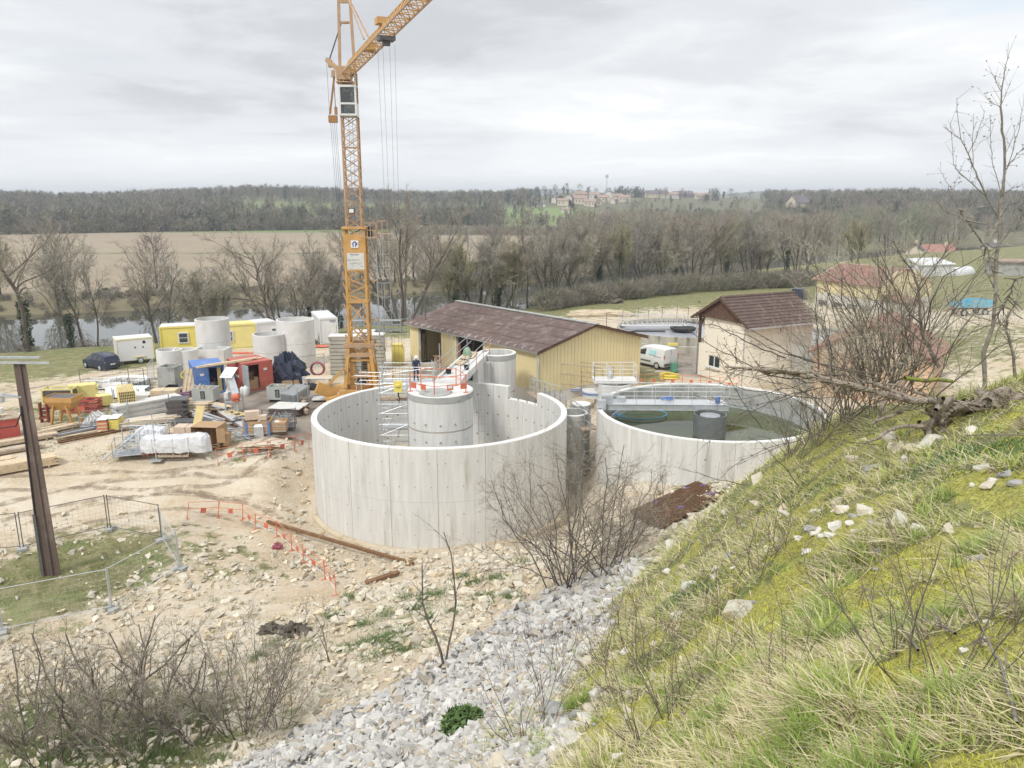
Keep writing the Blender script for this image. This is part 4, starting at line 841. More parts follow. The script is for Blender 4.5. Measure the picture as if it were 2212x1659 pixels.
#  tower crane
CX,CY=-11.85,60.0
crane=thing('tower_crane','tall yellow self erecting tower crane with lattice mast, white cab and long jib','crane',(CX,CY,2.2),R(4))
def cz(v):return WY(780,v,60.0).z-2.2
def lattice(mb,z0,z1,w,n,ch=.12,br=.06,style='X',w1=None,c=(0,0),faces=(0,1,2,3)):
 w1=w1 or w;S=((-1,-1),(1,-1),(1,1),(-1,1))
 P=lambda i,f:Vector((c[0]+S[i][0]*(w+(w1-w)*f)/2,c[1]+S[i][1]*(w+(w1-w)*f)/2,z0+(z1-z0)*f))
 for i in range(4):mb.bar(P(i,0),P(i,1),ch,ch)
 for i in faces:
  j=(i+1)%4
  for k in range(n):
   f0,f1=k/n,(k+1)/n
   if style=='X':mb.bar(P(i,f0),P(j,f1),br,br);mb.bar(P(j,f0),P(i,f1),br,br)
   elif style=='Z':
    if k%2:mb.bar(P(i,f0),P(j,f1),br,br)
    else:mb.bar(P(j,f0),P(i,f1),br,br)
   if k%4==0 or style=='H':mb.bar(P(i,f0),P(j,f0),br*1.3,br*1.3)
  mb.bar(P(i,1),P(j,1),ch*.8,ch*.8)
  # base chassis and legs
mb=MB()
for a in range(4):
 d=Vector((math.cos(R(45+90*a)),math.sin(R(45+90*a)),0));mb.bar(d*.6+Vector((0,0,.45)),d*3.3+Vector((0,0,.3)),.5,.55)
 mb.box(d*3.3+Vector((0,0,.1)),(.8,.8,.14))
mb.box((0,0,.75),(3.2,3.0,.35));part(crane,'chassis',mb,['crane'])
mb=MB();mb.lathe([(0,0),(1.2,0),(1.2,.25),(0,.25)],28,(0,0,.95));part(crane,'slewing_ring',mb,['crane_rust'],True)
zc_=cz(742)
for sx in(-1,1):
 for sy in(-1,1):
  mb=MB();mb.bar((sx*1.15,sy*1.05,1.1),(sx*.82,sy*.75,zc_),.34,.26);mb.bar((sx*.72,sy*.6,1.2),(sx*.62,sy*.6,zc_-.3),.2,.2);part(crane,'leg',mb,['crane'])
mb=MB()
for z in(zc_,zc_-.75):mb.box((0,-.82,z),(2.3,.34,.3));mb.box((0,.82,z),(2.3,.34,.3));mb.box((-.95,0,z),(.3,1.6,.3));mb.box((.95,0,z),(.3,1.6,.3))
part(crane,'collar',mb,['crane_pink'])
mb=MB()
for z in(1.6,2.9,4.0):mb.box((0,-.75,z+.3),(1.6,.16,.16));mb.box((0,.75,z+.3),(1.6,.16,.16))
mb.bar((-.6,-.75,3.2),(.6,-.75,4.2),.07);mb.bar((.6,-.75,3.2),(-.6,-.75,4.2),.07);mb.bar((-.6,-.6,1.2),(.1,-.6,2.2),.09);mb.bar((.6,-.6,1.2),(.1,-.6,2.2),.09);part(crane,'cross_brace',mb,['crane'],kind='stuff')
mb=MB()
for k in range(7):mb.bar((-.36+k*.1,-.5,2.3),(-.36+k*.1,-.5,3.4),.04,.02)
part(crane,'grating',mb,['dark_steel'])
mb=MB();mb.tube([(-.5,-.2,1.6),(.6,-.2,1.6)],.32,14);part(crane,'hoist_drum',mb,['dark_steel'],True)
mb=MB();rails(mb,[(1.3,-1.4,1.0),(2.5,-1.4,1.0),(2.5,.2,1.0)],1.15,3,.025,.6);mb.box((1.9,-.6,.97),(1.2,1.6,.06));part(crane,'side_platform',mb,['crane'])
mb=MB();mb.box((-2.6,-1.2,.9),(1.6,.5,.9),.3,ry=.45);mb.bar((-2.9,-1.3,.9),(-1.2,-1.2,2.6),.25,.18);part(crane,'folding_arm',mb,['crane'])
mb=MB();mb.box((1.35,-.8,4.4),(.7,.5,.05));mb.bar((1.2,-.9,3.0),(1.0,-.9,4.6),.22,.1);part(crane,'bracket',mb,['crane_pink'])
# lower mast
z1,z2=zc_,cz(492);mb=MB();lattice(mb,z1,cz(650),1.5,2,.17,.09,'X',1.45);part(crane,'mast_foot',mb,['crane'])
mb=MB();lattice(mb,cz(650),z2,1.45,9,.17,.08,'Z');part(crane,'lower_mast',mb,['crane'])
mb=MB();mb.box((0,0,cz(650)),(1.65,1.65,.16));mb.box((0,0,z2),(1.85,1.85,.16));part(crane,'mast_flange',mb,['crane'])
mb=MB();
for k in range(13):z=cz(800)+k*(cz(510)-cz(800))/13;mb.bar((-1.02,-.6,z+.55),(-.8,-.6,z),.09,.12)
part(crane,'climbing_cleat',mb,['crane_pink'],kind='stuff')
pl=MB();za,zb_=cz(543),cz(505);pl.slab([(-.76,-.80,za),(.80,-.80,za),(.72,-.80,zb_),(-.76,-.80,zb_)],.05);pp_=part(crane,'sign_plate',pl,['crane'])
mb=MB();mb.box((.02,-.83,(cz(533)+cz(519))/2),(.56,.03,.56));part(crane,'logo_board',mb,['sign_white'])
zo=(cz(533)+cz(519))/2;mb=MB()
def flat(poly,y,m=0):mb.add([(x,y,zo+z)for x,z in poly],[tuple(range(len(poly)))],m)
flat([(-.22,.0),(-.02,.2),(.09,.2),(.24,.03),(.24,-.05),(.14,-.1),(.13,-.2),(.06,-.2),(.06,.02),(.10,.02),(.02,.13),(-.08,.02),(-.05,.02),(-.05,-.2),(-.13,-.2),(-.13,.0)],-.849)
part(crane,'logo',mb,['logo_blue'])
mb=MB();za,zb_=cz(580),cz(545);mb.box((.03,-.80,(za+zb_)/2),(1.28,.05,zb_-za));part(crane,'load_chart',mb,['white_dirty'])
mb=MB();mb.box((.03,-.79,za-.06),(1.5,.06,.16));mb.box((.03,-.79,zb_+.05),(1.5,.06,.12));part(crane,'chart_frame',mb,['crane'])
def text(parent,body,loc,size,mt,rot=(math.pi/2,0,0),ext=.002):
 cu=bpy.data.curves.new('lettering','FONT');cu.body=body;cu.size=size;cu.extrude=ext;cu.align_x='CENTER'
 o=bpy.data.objects.new('lettering',cu);me=bpy.data.meshes.new_from_object(o);bpy.data.objects.remove(o)
 me.materials.clear();me.materials.append(M(mt));o=obj('lettering',me,parent);o.location=loc;o.rotation_euler=rot;return o
text(crane,'POTAIN',(-.02,-.832,zb_-.18),.17,'ink')
mb=MB()
for k in range(22):mb.box((-.5+random.random()*1.0,-.829,za+.1+random.random()*(zb_-za-.5)),(.05+.2*random.random(),.004,.02+.06*random.random()))
part(crane,'chart_print',mb,['conc_grey'],kind='stuff')
# side ladder cage and access platform right of the mast
mb=MB();xr=1.55;zt_,zl_=cz(515),cz(752)
mb.tube([(xr,-.3,zl_),(xr,-.3,zt_+.3)],.055,6)
for z0_,z1_ in((cz(600),cz(522)),(cz(700),cz(610)),(cz(745),cz(700))):
 for x in(.35,.52,.95):mb.tube([(xr+x,-.3-(.35 if x<.9 else 0),z0_),(xr+x,-.3-(.35 if x<.9 else 0),z1_)],.022,5)
 n=4
 for k in range(n):
  z=z0_+(z1_-z0_)*k/(n-1);mb.tube([(xr,-.3,z),(xr+.35,-.68,z),(xr+.8,-.6,z),(xr+.95,-.3,z),(xr+.8,.0,z)],.025,5)
part(crane,'ladder_cage',mb,['steel'])
mb=MB()
for z in(cz(605),cz(690)):mb.box((1.15,-.35,z),(.8,.1,.12))
mb.box((1.2,-.4,cz(512)),(1.0,.9,.08));rails(mb,[(.8,-.8,cz(512)),(1.65,-.8,cz(512)),(1.65,.1,cz(512))],1.05,2,.03,.45)
rails(mb,[(1.7,-.4,cz(505)+.1),(2.45,-.4,cz(505)+.1)],.85,1,.03,.35);mb.box((2.1,-.4,cz(505)),(.9,.6,.05));part(crane,'access_platform',mb,['crane_pink'],kind='stuff')
mb=MB();mb.box((1.15,-.3,cz(500)),(.3,.25,.75));part(crane,'black_bag',mb,['black'])
# upper mast
z3=cz(252);mb=MB();lattice(mb,z2,z3,1.12,11,.11,.05,'X');part(crane,'upper_mast',mb,['crane_pink'])
mb=MB();mb.box((-.12,-.62,cz(455)),(.42,.2,.36));mb.box((-.12,-.73,cz(455)),(.34,.02,.28),m=1);part(crane,'floodlight',mb,['black','sign_white'])
mb=MB()
for x in(-.12,.16):mb.bar((x,.1,z2),(x,.1,z3),.03,.03)
for k in range(36):z=z2+(z3-z2)*k/36;mb.bar((-.12,.1,z),(.16,.1,z),.02,.02)
part(crane,'inner_ladder',mb,['steel'],kind='stuff')
# cab: white frame with two panes, inside is seen through
z4=cz(188);mb=MB();cw=1.12;y0=-.86
for x in(-.56,.56):mb.bar((x,y0,z3),(x,y0,z4),.14,.12)
for z in(z3+.06,z3+(z4-z3)*.40,z4-.05):mb.box((0,y0,z),(1.2,.12,.13))
mb.box((0,y0+.75,z4),(1.24,1.5,.08));mb.box((0,y0+.75,z3),(1.24,1.5,.08));mb.box((-.58,y0+.7,(z3+z4)/2),(.05,1.3,z4-z3));mb.box((.58,y0+.7,(z3+z3+.9)/2),(.05,1.3,.9))
part(crane,'cab',mb,['white'])
gm_=bpy.data.materials.new('cab_glass');gm_.use_nodes=True;pb=gm_.node_tree.nodes['Principled BSDF'];pb.inputs['Base Color'].default_value=(.08,.09,.09,1);pb.inputs['Roughness'].default_value=.05;pb.inputs['Alpha'].default_value=.72;MATS['cab_glass']=gm_
for za,zb_ in((z3+.13,z3+(z4-z3)*.40-.07),(z3+(z4-z3)*.40+.07,z4-.12)):mb=MB();mb.box((0,y0,(za+zb_)/2),(.98,.02,zb_-za));part(crane,'cab_window',mb,['cab_glass'])
mb=MB();mb.box((-.15,y0+.6,z3+1.0),(.5,.5,.12));mb.box((-.15,y0+.85,z3+1.35),(.5,.12,.7));part(crane,'seat',mb,['black'])
mb=MB();lattice(mb,z3,cz(158),1.1,4,.10,.06,'X');part(crane,'mast_head',mb,['crane_pink'])
# tower head A frame and stays
zj=cz(157);mb=MB();za=zj;zt=cz(5)
for x in(-.5,.42):mb.bar((x*1.15,.1,za),(x*.8,.1,zt+1.4),.17,.2)
mb.box((-.04,.1,zt+.1),(.85,.2,.25));mb.box((-.04,.1,cz(48)),(.75,.1,.16));mb.lathe([(0,-.05),(.22,-.05),(.22,.05),(0,.05)],14,(-.04,.1,cz(48)));part(crane,'tower_head',mb,['crane_pink'])
mb=MB();mb.bar((-.35,.3,cz(48)),(-1.45,.9,cz(128)),.07,.07);part(crane,'back_stay',mb,['dark_steel'])
mb=MB();mb.bar((-.4,.2,cz(158)),(-1.6,.9,cz(124)),.26,.3);mb.box((-1.35,.8,cz(134)),(.3,.3,.5));mb.bar((-1.1,.5,cz(150)),(-1.15,.5,cz(165)),.25,.25);part(crane,'counter_arm',mb,['crane_pink'])
mb=MB();mb.bar((-1.05,.5,cz(162)),(-1.52,.6,cz(245)),.1,.14);mb.box((-1.3,.5,cz(256)),(.62,.45,.5));mb.box((-1.05,.45,cz(238)),(.2,.2,.55));part(crane,'stay_weight',mb,['crane_rust'])
mb=MB()
for k,x in enumerate((-1.5,-1.36,-1.22,-1.1)):mb.tube([(x,.5,cz(262)),(x+.35,.7,cz(640))],.011,4)
mb.tube([(-1.62,.9,cz(128)),(-1.55,.6,cz(250))],.012,4);mb.tube([(-1.1,.5,cz(170)),(-1.08,.5,cz(235))],.03,5);part(crane,'stay_cable',mb,['dark_steel'],kind='stuff')
# jib
J0=Vector((-11.75,59.6,2.2+cz(160)));JD=(Vector((*W(862,30,J0.z+.35),0))-Vector((J0.x,J0.y,0)));JD.z=0;JD.normalize()
J0=J0-Vector((0,0,.0));jr=math.atan2(JD.y,JD.x);jib=thing('jibroot','x','x');bpy.data.objects.remove(jib)
JL=33.0;jw=.44;jh=.72;mb=MB();inv=Matrix.Rotation(-R(4),3,'Z')
def jp(s,y,z):q=J0+JD*s+Vector((JD.y,-JD.x,0))*y+Vector((0,0,z));q=q-Vector((CX,CY,2.2));return inv@q
mb.bar(jp(-1,-jw,0),jp(JL,-jw,0),.07,.1);mb.bar(jp(-1,jw,0),jp(JL,jw,0),.07,.1);mb.bar(jp(0,0,jh),jp(JL,0,jh),.07,.07);part(crane,'jib_chord',mb,['crane_pink'])
mb=MB();nb=34
for k in range(nb):
 s0,s1=JL*k/nb,JL*(k+1)/nb;sm=(s0+s1)/2
 mb.bar(jp(s0,-jw,0),jp(s0,jw,0),.04,.04);mb.bar(jp(s0,jw*(1-2*(k%2)),0),jp(s1,-jw*(1-2*(k%2)),0),.035,.035)
 for y in(-jw,jw):mb.bar(jp(s0,y,0),jp(sm,0,jh),.035,.035);mb.bar(jp(sm,0,jh),jp(s1,y,0),.035,.035)
part(crane,'jib_lattice',mb,['crane'],kind='stuff')
mb=MB();mb.box(jp(-.6,.75,-.1)+Vector((.55,0,.1)),(1.0,1.2,.9));mb.box(jp(-.6,.75,-.1)+Vector((.55,0,-.5)),(1.1,1.3,.08));part(crane,'winch_box',mb,['crane_pink'])
mb=MB();a=Vector((-.04,.1,zt+1.0))
for y in(-.18,.18):mb.bar(a,jp(8.2,y,jh+.1),.07,.09)
part(crane,'pendant_bar',mb,['crane_pink'])
[part(crane,'jib_joint',MB().box(jp(s_,0,jh*f_),(.7,.6,.35),jr),['crane'])for s_,f_ in((13.0,1.3),(9.0,.3))]
# trolley, ropes, hook block
tr=None;s=0
for s in np.linspace(5,20,200):
 q=J0+JD*s;f=q.y*_c-(q.z-CAMZ)*_s;u=1106+FPX*q.x/f
 if u>833:break
mb=MB();mb.box(jp(s,0,-.2),(.7,.9,.22),jr);mb.box(jp(s,0,-.4),(.3,.4,.3),jr);part(crane,'trolley',mb,['dark_steel'])
q0=J0+JD*s;hook=thing('hook_block','yellow hook block hanging on four ropes in front of the scaffold tower','hook block',(q0.x,q0.y,6.4));mb=MB()
for dx,dy in((-.28,-.1),(-.1,-.1),(.1,.1),(.28,.1)):mb.tube([(dx,dy,.3),(dx*1.6,dy*2,q0.z-6.4-.5)],.007,4)
part(hook,'rope',mb,['dark_steel'],kind='stuff')
mb=MB();mb.box((0,0,0),(.5,.2,.7));mb.lathe([(0,-.06),(.22,-.06),(.22,.06),(0,.06)],14,(0,0,.1));part(hook,'block',mb,['yellow_paint'])
mb=MB();mb.tube([(0,0,-.35),(0,0,-.6),(.1,0,-.75),(.02,0,-.88),(-.1,0,-.78)],.045,8);part(hook,'hook',mb,['black'])
# ballast blocks behind the crane, three stacks
def ballast(label,loc,rz,w,d,n):
 T=thing('ballast_stack',label,'concrete blocks',loc,rz,None);h=.33
 me=MB().box((0,0,0),(w,d,h-.05)).mesh('ballast_block',['conc_dirty'])
 for k in range(n):o=obj('ballast_block',me,T,(.03*math.sin(k*2.3),.02*math.cos(k*3.1),.15+h*k));o.rotation_euler[2]=.012*math.sin(k*5)
 mb=MB();mb.box((0,0,.15+h*n-.12),(w+.06,d+.06,.1));part(T,'top_slab',mb,['conc_lip'])
ballast('high stack of stained concrete ballast slabs left of the crane foot',(*W(750,812,2.2),2.2),.05,2.7,1.3,11)
ballast('stack of concrete ballast slabs behind the crane legs',(*W(790,800,2.2),2.2),.05,1.9,1.2,11)
ballast('narrow stack of concrete ballast slabs right of the crane foot',(*W(815,808,2.2),2.2),.05,1.5,1.2,11)
mb=MB();mb.box((0,0,1.1),(.9,.8,2.2));mb.box((.5,-.2,1.3),(.25,.5,1.4));mb.box((0,0,2.25),(1.0,.9,.1));single('yellow_cabinet','yellow machine cabinet just right of the crane ballast','cabinet',mb,['yellow_paint'],(*W(860,795,2.2),2.2))
#  vehicles
def loft(T,st,body,wins,glass='car_glass'):
 V=[];F=[];n=10
 for x,zb,zm,zt,wb,wm,wt in st:
  V+=[(x,-wb,zb),(x,-wm,zb+.22),(x,-wm,zm),(x,-wt-(wm-wt)*.12,zt-.06),(x,-wt*.82,zt),(x,wt*.82,zt),(x,wt+(wm-wt)*.12,zt-.06),(x,wm,zm),(x,wm,zb+.22),(x,wb,zb)]
 for i in range(len(st)-1):
  for j in range(n):F.append((i*n+j,(i+1)*n+j,(i+1)*n+(j+1)%n,i*n+(j+1)%n))
 F.append(tuple(range(n)));F.append(tuple(reversed([(len(st)-1)*n+j for j in range(n)])))
 mb=MB().add(V,F);o=part(T,'body',mb,[body],True)
 X=[s[0]for s in st]
 def at(x):
  return[float(np.interp(x,X,[s[k]for s in st]))for k in range(1,7)]
 for x0,x1,a0,a1 in wins:
  for s in(-1,1):
   q=[]
   for x,f in((x0,a0),(x1,a0),(x1-.0,a1),(x0+.0,a1)):
    zb,zm,zt,wb,wm,wt=at(x);w_=wt+(wm-wt)*.12;z=zm+(zt-.06-zm)*f;y=wm+(w_-wm)*f;q.append((x,s*(y+.012),z))
   mb=MB();mb.slab(q if s>0 else q[::-1],.02);part(T,'side_window',mb,[glass])
 return at
def wheel(T,x,y,r=.33):
 w=part(T,'wheel',MB().lathe([(.0,-.1),(r,-.1),(r,.1),(0,.1)],20),['rubber'],True,(x,y,r));w.rotation_euler=(math.pi/2,0,0)
 h=part(w,'hub',MB().lathe([(0,-.112),(r*.58,-.108),(r*.62,-.1),(r*.62,.1),(r*.58,.108),(0,.112)],14),['galv'],True)
def place2(rear,front,z,wb):
 a,b=Vector(W(*rear,z)),Vector(W(*front,z));d=b-a;return a,math.atan2(d.y,d.x)
 # dark MPV
a,h=place2((209.3,799.6),(186,794.5),2.15,2.7)
car=thing('dark_people_carrier','dark blue people carrier parked on the grass beside the white site trailer','car',(a.x+.9,a.y+.3,gz(a.x,a.y)-.02),h)
stp=[(-1.0,.45,.78,.85,.6,.74,.62),(-.93,.28,.95,1.0,.7,.83,.70),(-.86,.25,1.0,1.48,.8,.87,.68),(-.55,.25,1.0,1.62,.82,.88,.66),(.6,.25,.98,1.66,.82,.88,.66),(1.6,.25,.95,1.62,.82,.88,.66),(2.2,.25,.94,1.3,.82,.88,.68),(2.75,.26,.93,1.0,.82,.87,.7),(3.3,.3,.80,.84,.78,.82,.68),(3.42,.4,.6,.65,.6,.7,.6)]
car.scale=(.9,.9,.92)
loft(car,stp,'navy',[(-.5,.35,.14,.86),(.42,1.25,.14,.86),(1.32,1.95,.14,.8)])
mb=MB();mb.slab([(-.885,-.62,1.04),(-.865,-.55,1.42),(-.865,.55,1.42),(-.885,.62,1.04)],.02);part(car,'rear_window',mb,['car_glass'])
for s in(-1,1):mb=MB();mb.box((-.9,s*.76,.86),(.08,.14,.26));part(car,'tail_light',mb,['barrier_red'])
mb=MB();mb.box((-1.0,0,.7),(.03,.5,.11));part(car,'number_plate',mb,['sign_white']);mb=MB();mb.box((-.96,0,.8),(.03,1.1,.03));part(car,'chrome_strip',mb,['galv'])
for s in(-1,1):
 mb=MB();mb.tube([(-.3,s*.62,1.66),(1.5,s*.62,1.68)],.02,5);part(car,'roof_rail',mb,['dark_steel'])
 for x in(-.0,2.7):wheel(car,x,s*.80)
 # white van
a,h=place2((1431,799.4),(1387,789),2.3,2.8)
van=thing('white_van','white delivery van with a cyan print parked between the yellow shed and cream building','van',(a.x+.25,a.y+.75,2.3),h)
stv=[(-.84,.5,.8,.95,.7,.82,.76),(-.78,.3,1.02,1.78,.8,.9,.74),(-.6,.3,1.05,1.86,.84,.92,.74),(.8,.3,1.05,1.88,.84,.92,.72),(1.9,.3,1.05,1.82,.84,.92,.70),(2.2,.3,1.04,1.66,.84,.92,.70),(2.8,.3,1.02,1.16,.84,.91,.72),(3.35,.32,.92,1.0,.8,.87,.7),(3.6,.45,.75,.8,.6,.75,.6)]
stv=[(x*.97,*r_)for x,*r_ in stv]
van.scale=(1.07,1.07,1.07)
loft(van,stv,'white',[(1.35,2.25,.12,.82)])
for s in(-1,1):
 mb=MB();mb.box((.55,s*.915,1.42),(.7,.01,.4),rx=s*.2);part(van,'cyan_print',mb,['cyan_print'])
 mb=MB();mb.box((1.35,s*.925,.62),(1.3,.03,.13));mb.box((-.1,s*.925,1.12),(.9,.012,.03));part(van,'side_strip',mb,['dark_steel'])
 mb=MB();mb.box((-.8,s*.84,1.2),(.06,.1,.28));part(van,'tail_light',mb,['barrier_red'])
 mb=MB();mb.box((2.05,s*1.02,1.15),(.12,.16,.2));part(van,'wing_mirror',mb,['black'])
 for x in(0,2.75):wheel(van,x,s*.82)
mb=MB();mb.box((-.8,0,.5),(.14,1.6,.2));part(van,'bumper',mb,['dark_steel']);mb=MB();mb.box((-.79,.0,1.35),(.015,.02,.9));mb.box((-.8,.12,1.05),(.02,.1,.04));part(van,'rear_door',mb,['dark_steel'])
# dark vehicle behind the cream roof
q=W(1722,652,2.4);v3=thing('dark_van','dark van partly hidden behind the ridge of the brown tiled roof','van',(q[0],q[1],2.4),R(60))
loft(v3,[(x,a_,b_*1.05,c_*1.12,d_,e_,f_)for x,a_,b_,c_,d_,e_,f_ in stv],'navy',[(1.35,2.25,.12,.82),(-.5,1.1,.15,.85)])
for s in(-1,1):
 for x in(0,2.75):wheel(v3,x,s*.82)
 # blue tipping trailer
q=W(*c9(1690,575),3.2);tl=thing('blue_farm_trailer','blue two axle farm trailer on a red chassis on the far dirt track','trailer',(q[0],q[1],gz(*q)),R(6))
mb=MB();mb.box((0,-1.05,1.35),(4.4,.08,.55));mb.box((0,1.05,1.35),(4.4,.08,.55));mb.box((-2.2,0,1.35),(.08,2.1,.55));mb.box((2.2,0,1.35),(.08,2.1,.55));mb.box((0,0,1.08),(4.4,2.1,.08));mb.box((.75,1.05,1.75),(2.7,.07,.5));mb.box((2.2,0,1.75),(.07,2.1,.5));mb.box((.75,-1.08,1.8),(2.6,.06,.45));part(tl,'tipping_body',mb,['trailer_blue'])
mb=MB();mb.box((0,0,.85),(4.2,.9,.16));mb.bar((-2.2,0,.8),(-3.6,0,.5),.1,.1);part(tl,'chassis',mb,['red_oxide'])
for x in(-1.4,1.4):
 for s in(-1,1):wheel(tl,x,s*.85,.42)
 # white site trailer on one axle
q0,q1=Vector(W(*c4(-60,553),2.2)),Vector(W(334,782,2.2));q0=Vector(W(257,790,2.2));d=q1-q0;h=math.atan2(d.y,d.x)
st=thing('white_site_trailer','white site trailer with yellow edges standing on the grass by the car','trailer',(q0.x,q0.y,2.15),h);L_=d.length
mb=MB();mb.box((L_/2,1.1,1.45),(L_,2.2,2.05));mb.box((L_/2,1.1,2.5),(L_+.06,2.26,.08));part(st,'cabin',mb,['cladding_white'])
mb=MB()
for x in(0,L_):mb.box((x,-.005,1.45),(.07,.05,2.1))
mb.box((L_/2,-.01,2.47),(L_+.1,.06,.09));mb.box((-.01,1.1,2.47),(.06,2.2,.09));mb.box((-.01,1.1,.45),(.06,2.2,.07));part(st,'yellow_edging',mb,['yellow_pale'])
mb=MB()
for x,z in((L_*.76,2.1),(L_*.72,1.65),(L_*.5,1.7)):mb.lathe([(0,0),(.1 if z<2 else.16,0),(.1 if z<2 else.16,.02)],12,(x,0,0));
mb=MB()
for x,z,r_ in((L_*.76,2.1,.15),(L_*.72,1.62,.08),(L_*.5,1.65,.08)):mb.add([(x+r_*math.cos(a),-.015,z+r_*math.sin(a))for a in[k*math.pi/5 for k in range(10)]],[tuple(range(10))])
part(st,'vent',mb,['black']);wheel(st,L_*.62,.1,.33)
mb=MB();mb.box((L_*.62,-.02,.72),(.95,.12,.06));mb.box((L_*.62-.45,-.02,.58),(.06,.12,.3));mb.box((L_*.62+.45,-.02,.58),(.06,.12,.3));part(st,'mudguard',mb,['yellow_pale'])
mb=MB();mb.bar((.4,.3,.42),(.4,.3,0),.05);mb.bar((L_,1.1,.5),(L_+1.2,1.1,.4),.08);part(st,'prop',mb,['galv'])
#  cabins
def cabin(name,label,p_left,p_right,z,depth,hgt,mt,roof='cladding_white',wins=(),bars=False,cat='site cabin'):
 a,b=Vector(W(*p_left,z)),Vector(W(*p_right,z));d=b-a;L_=d.length;T=thing(name,label,cat,(a.x,a.y,z),math.atan2(d.y,d.x))
 mb=MB();mb.box((L_/2,depth/2,hgt/2+.1),(L_-.1,depth-.1,hgt-.2));part(T,'wall',mb,[mt])
 [part(T,'frame',MB().box((L_/2,depth/2,z_),(L_+.04,depth+.04,.13)),[mt])for z_ in(hgt+.02,.1)]
 mb=MB();mb.box((L_/2,depth/2,hgt+.12),(L_-.15,depth-.15,.06));part(T,'roof',mb,[roof])
 for x in(.04,L_-.04):mb=MB();mb.box((x,.02,hgt/2),(.13,.13,hgt));part(T,'corner_post',mb,[mt])
 for f,w_ in wins:
  x=L_*f;mb=MB();mb.box((x,.0,1.45),(w_,.14,1.15));w=part(T,'window',mb,['white']);mb=MB();mb.box((x,-.08,1.45),(w_-.22,.02,.9));part(w,'pane',mb,['glass'])
  mb=MB();mb.box((x,-.095,1.45),(w_-.2,.012,.05))
  if bars:
   for k in range(6):mb.box((x-(w_-.3)/2+k*(w_-.3)/5,-.097,1.45),(.03,.012,.85))
  part(w,'bar',mb,['white'])
 return T,L_
cabin('yellow_cabin','bright yellow site cabin with one window, left of the tall pale concrete ring',(349,762),(428,757.5),2.1,2.4,2.55,'yellow_paint',wins=((.63,1.0),))
cabin('yellow_cabin','paler yellow site cabin with barred window, right of the tall pale concrete ring',(477,757),(555,752),2.1,2.4,2.55,'yellow_pale','yellow_pale',wins=((.24,1.0),),bars=True)
cabin('white_cabin','low white site cabin behind the short and tall concrete rings',(557,752),(600,747),2.1,2.4,2.6,'cladding_white',wins=((.85,.6),))
cabin('white_cabin','off white cabin end with small window between concrete ring and big white cabin',(655,750),(676,746),2.1,2.2,2.5,'render_cream',wins=((.35,.5),))
wc,L_=cabin('white_cabin','big white sanitary cabin with a door, nearest the crane ballast',(692,744),(732,742),2.1,6.0,2.75,'cladding_white')
wc.rotation_euler[2]+=.1
mb=MB();mb.box((L_*.62,-.02,1.1),(1.15,.06,2.1));dr=part(wc,'door',mb,['white']);mb=MB();mb.box((L_*.62+.4,-.06,1.1),(.06,.04,.2));part(dr,'handle',mb,['black'])
mb=MB();mb.box((L_*.74,-.03,2.5),(.6,.02,.08));part(wc,'nameplate',mb,['ink'])
#  precast rings
def ring(label,u,v,wpx,hpx,z=2.15,mt='conc_pale',wall=.14,lid=None):
 x,y=W(u,v,z);dist=y*_c-(z-CAMZ)*_s;r=wpx/2*dist/FPX;h=hpx*dist/FPX*1.03;T=thing('precast_ring',label,'concrete ring',(x,y+r*.9,z));mb=MB()
 mb.lathe([(r,0),(r,h-.02),(r-.02,h),(r-wall,h),(r-wall,0)],40);part(T,'ring_wall',mb,[mt],True)
 mb=MB();mb.lathe([(r+.003,h*.52-.012),(r+.003,h*.52+.012)],40);part(T,'joint',mb,['joint']);return T,r,h
ring('tall pale concrete ring standing between the two yellow cabins',454,793,71,98)
ring('tall greyish concrete ring, rightmost and tallest of the group behind the red container',634,797,80,100,mt='conc_lip')
ring('shorter concrete ring tucked left of the tallest ring behind the red container',577,803,71,76)
ring('medium concrete ring behind the square concrete box at the left of the yard',361,820,54,60)
ring('thin open concrete ring behind the medium one, left of the blue container',396,815,50,56,mt='conc_lip')
def cbox(name,label,loc,rz,w,d,h,t=.14,mt='conc_grey'):
 T=thing(name,label,'concrete box',loc,rz)
 for c_,s_ in(((0,t/2,h/2),(w,t,h)),((0,d-t/2,h/2),(w,t,h)),((-w/2+t/2,d/2,h/2),(t,d-2*t,h)),((w/2-t/2,d/2,h/2),(t,d-2*t,h))):mb=MB();mb.box(c_,s_);part(T,'side',mb,[mt])
 mb=MB();mb.box((0,d/2,.1),(w-2*t,d-2*t,.2));part(T,'bottom',mb,[mt]);return T
cbox('precast_chamber','square open concrete chamber standing in front of the medium concrete ring',(*W(361,838,2.2),2.2),R(-5),1.5,1.5,1.75)
cbox('precast_trough','wide shallow concrete trough lying behind the blue container',(*W(452,800,2.2),2.2),R(-4),3.0,1.9,1.9,.2,'conc_pale')
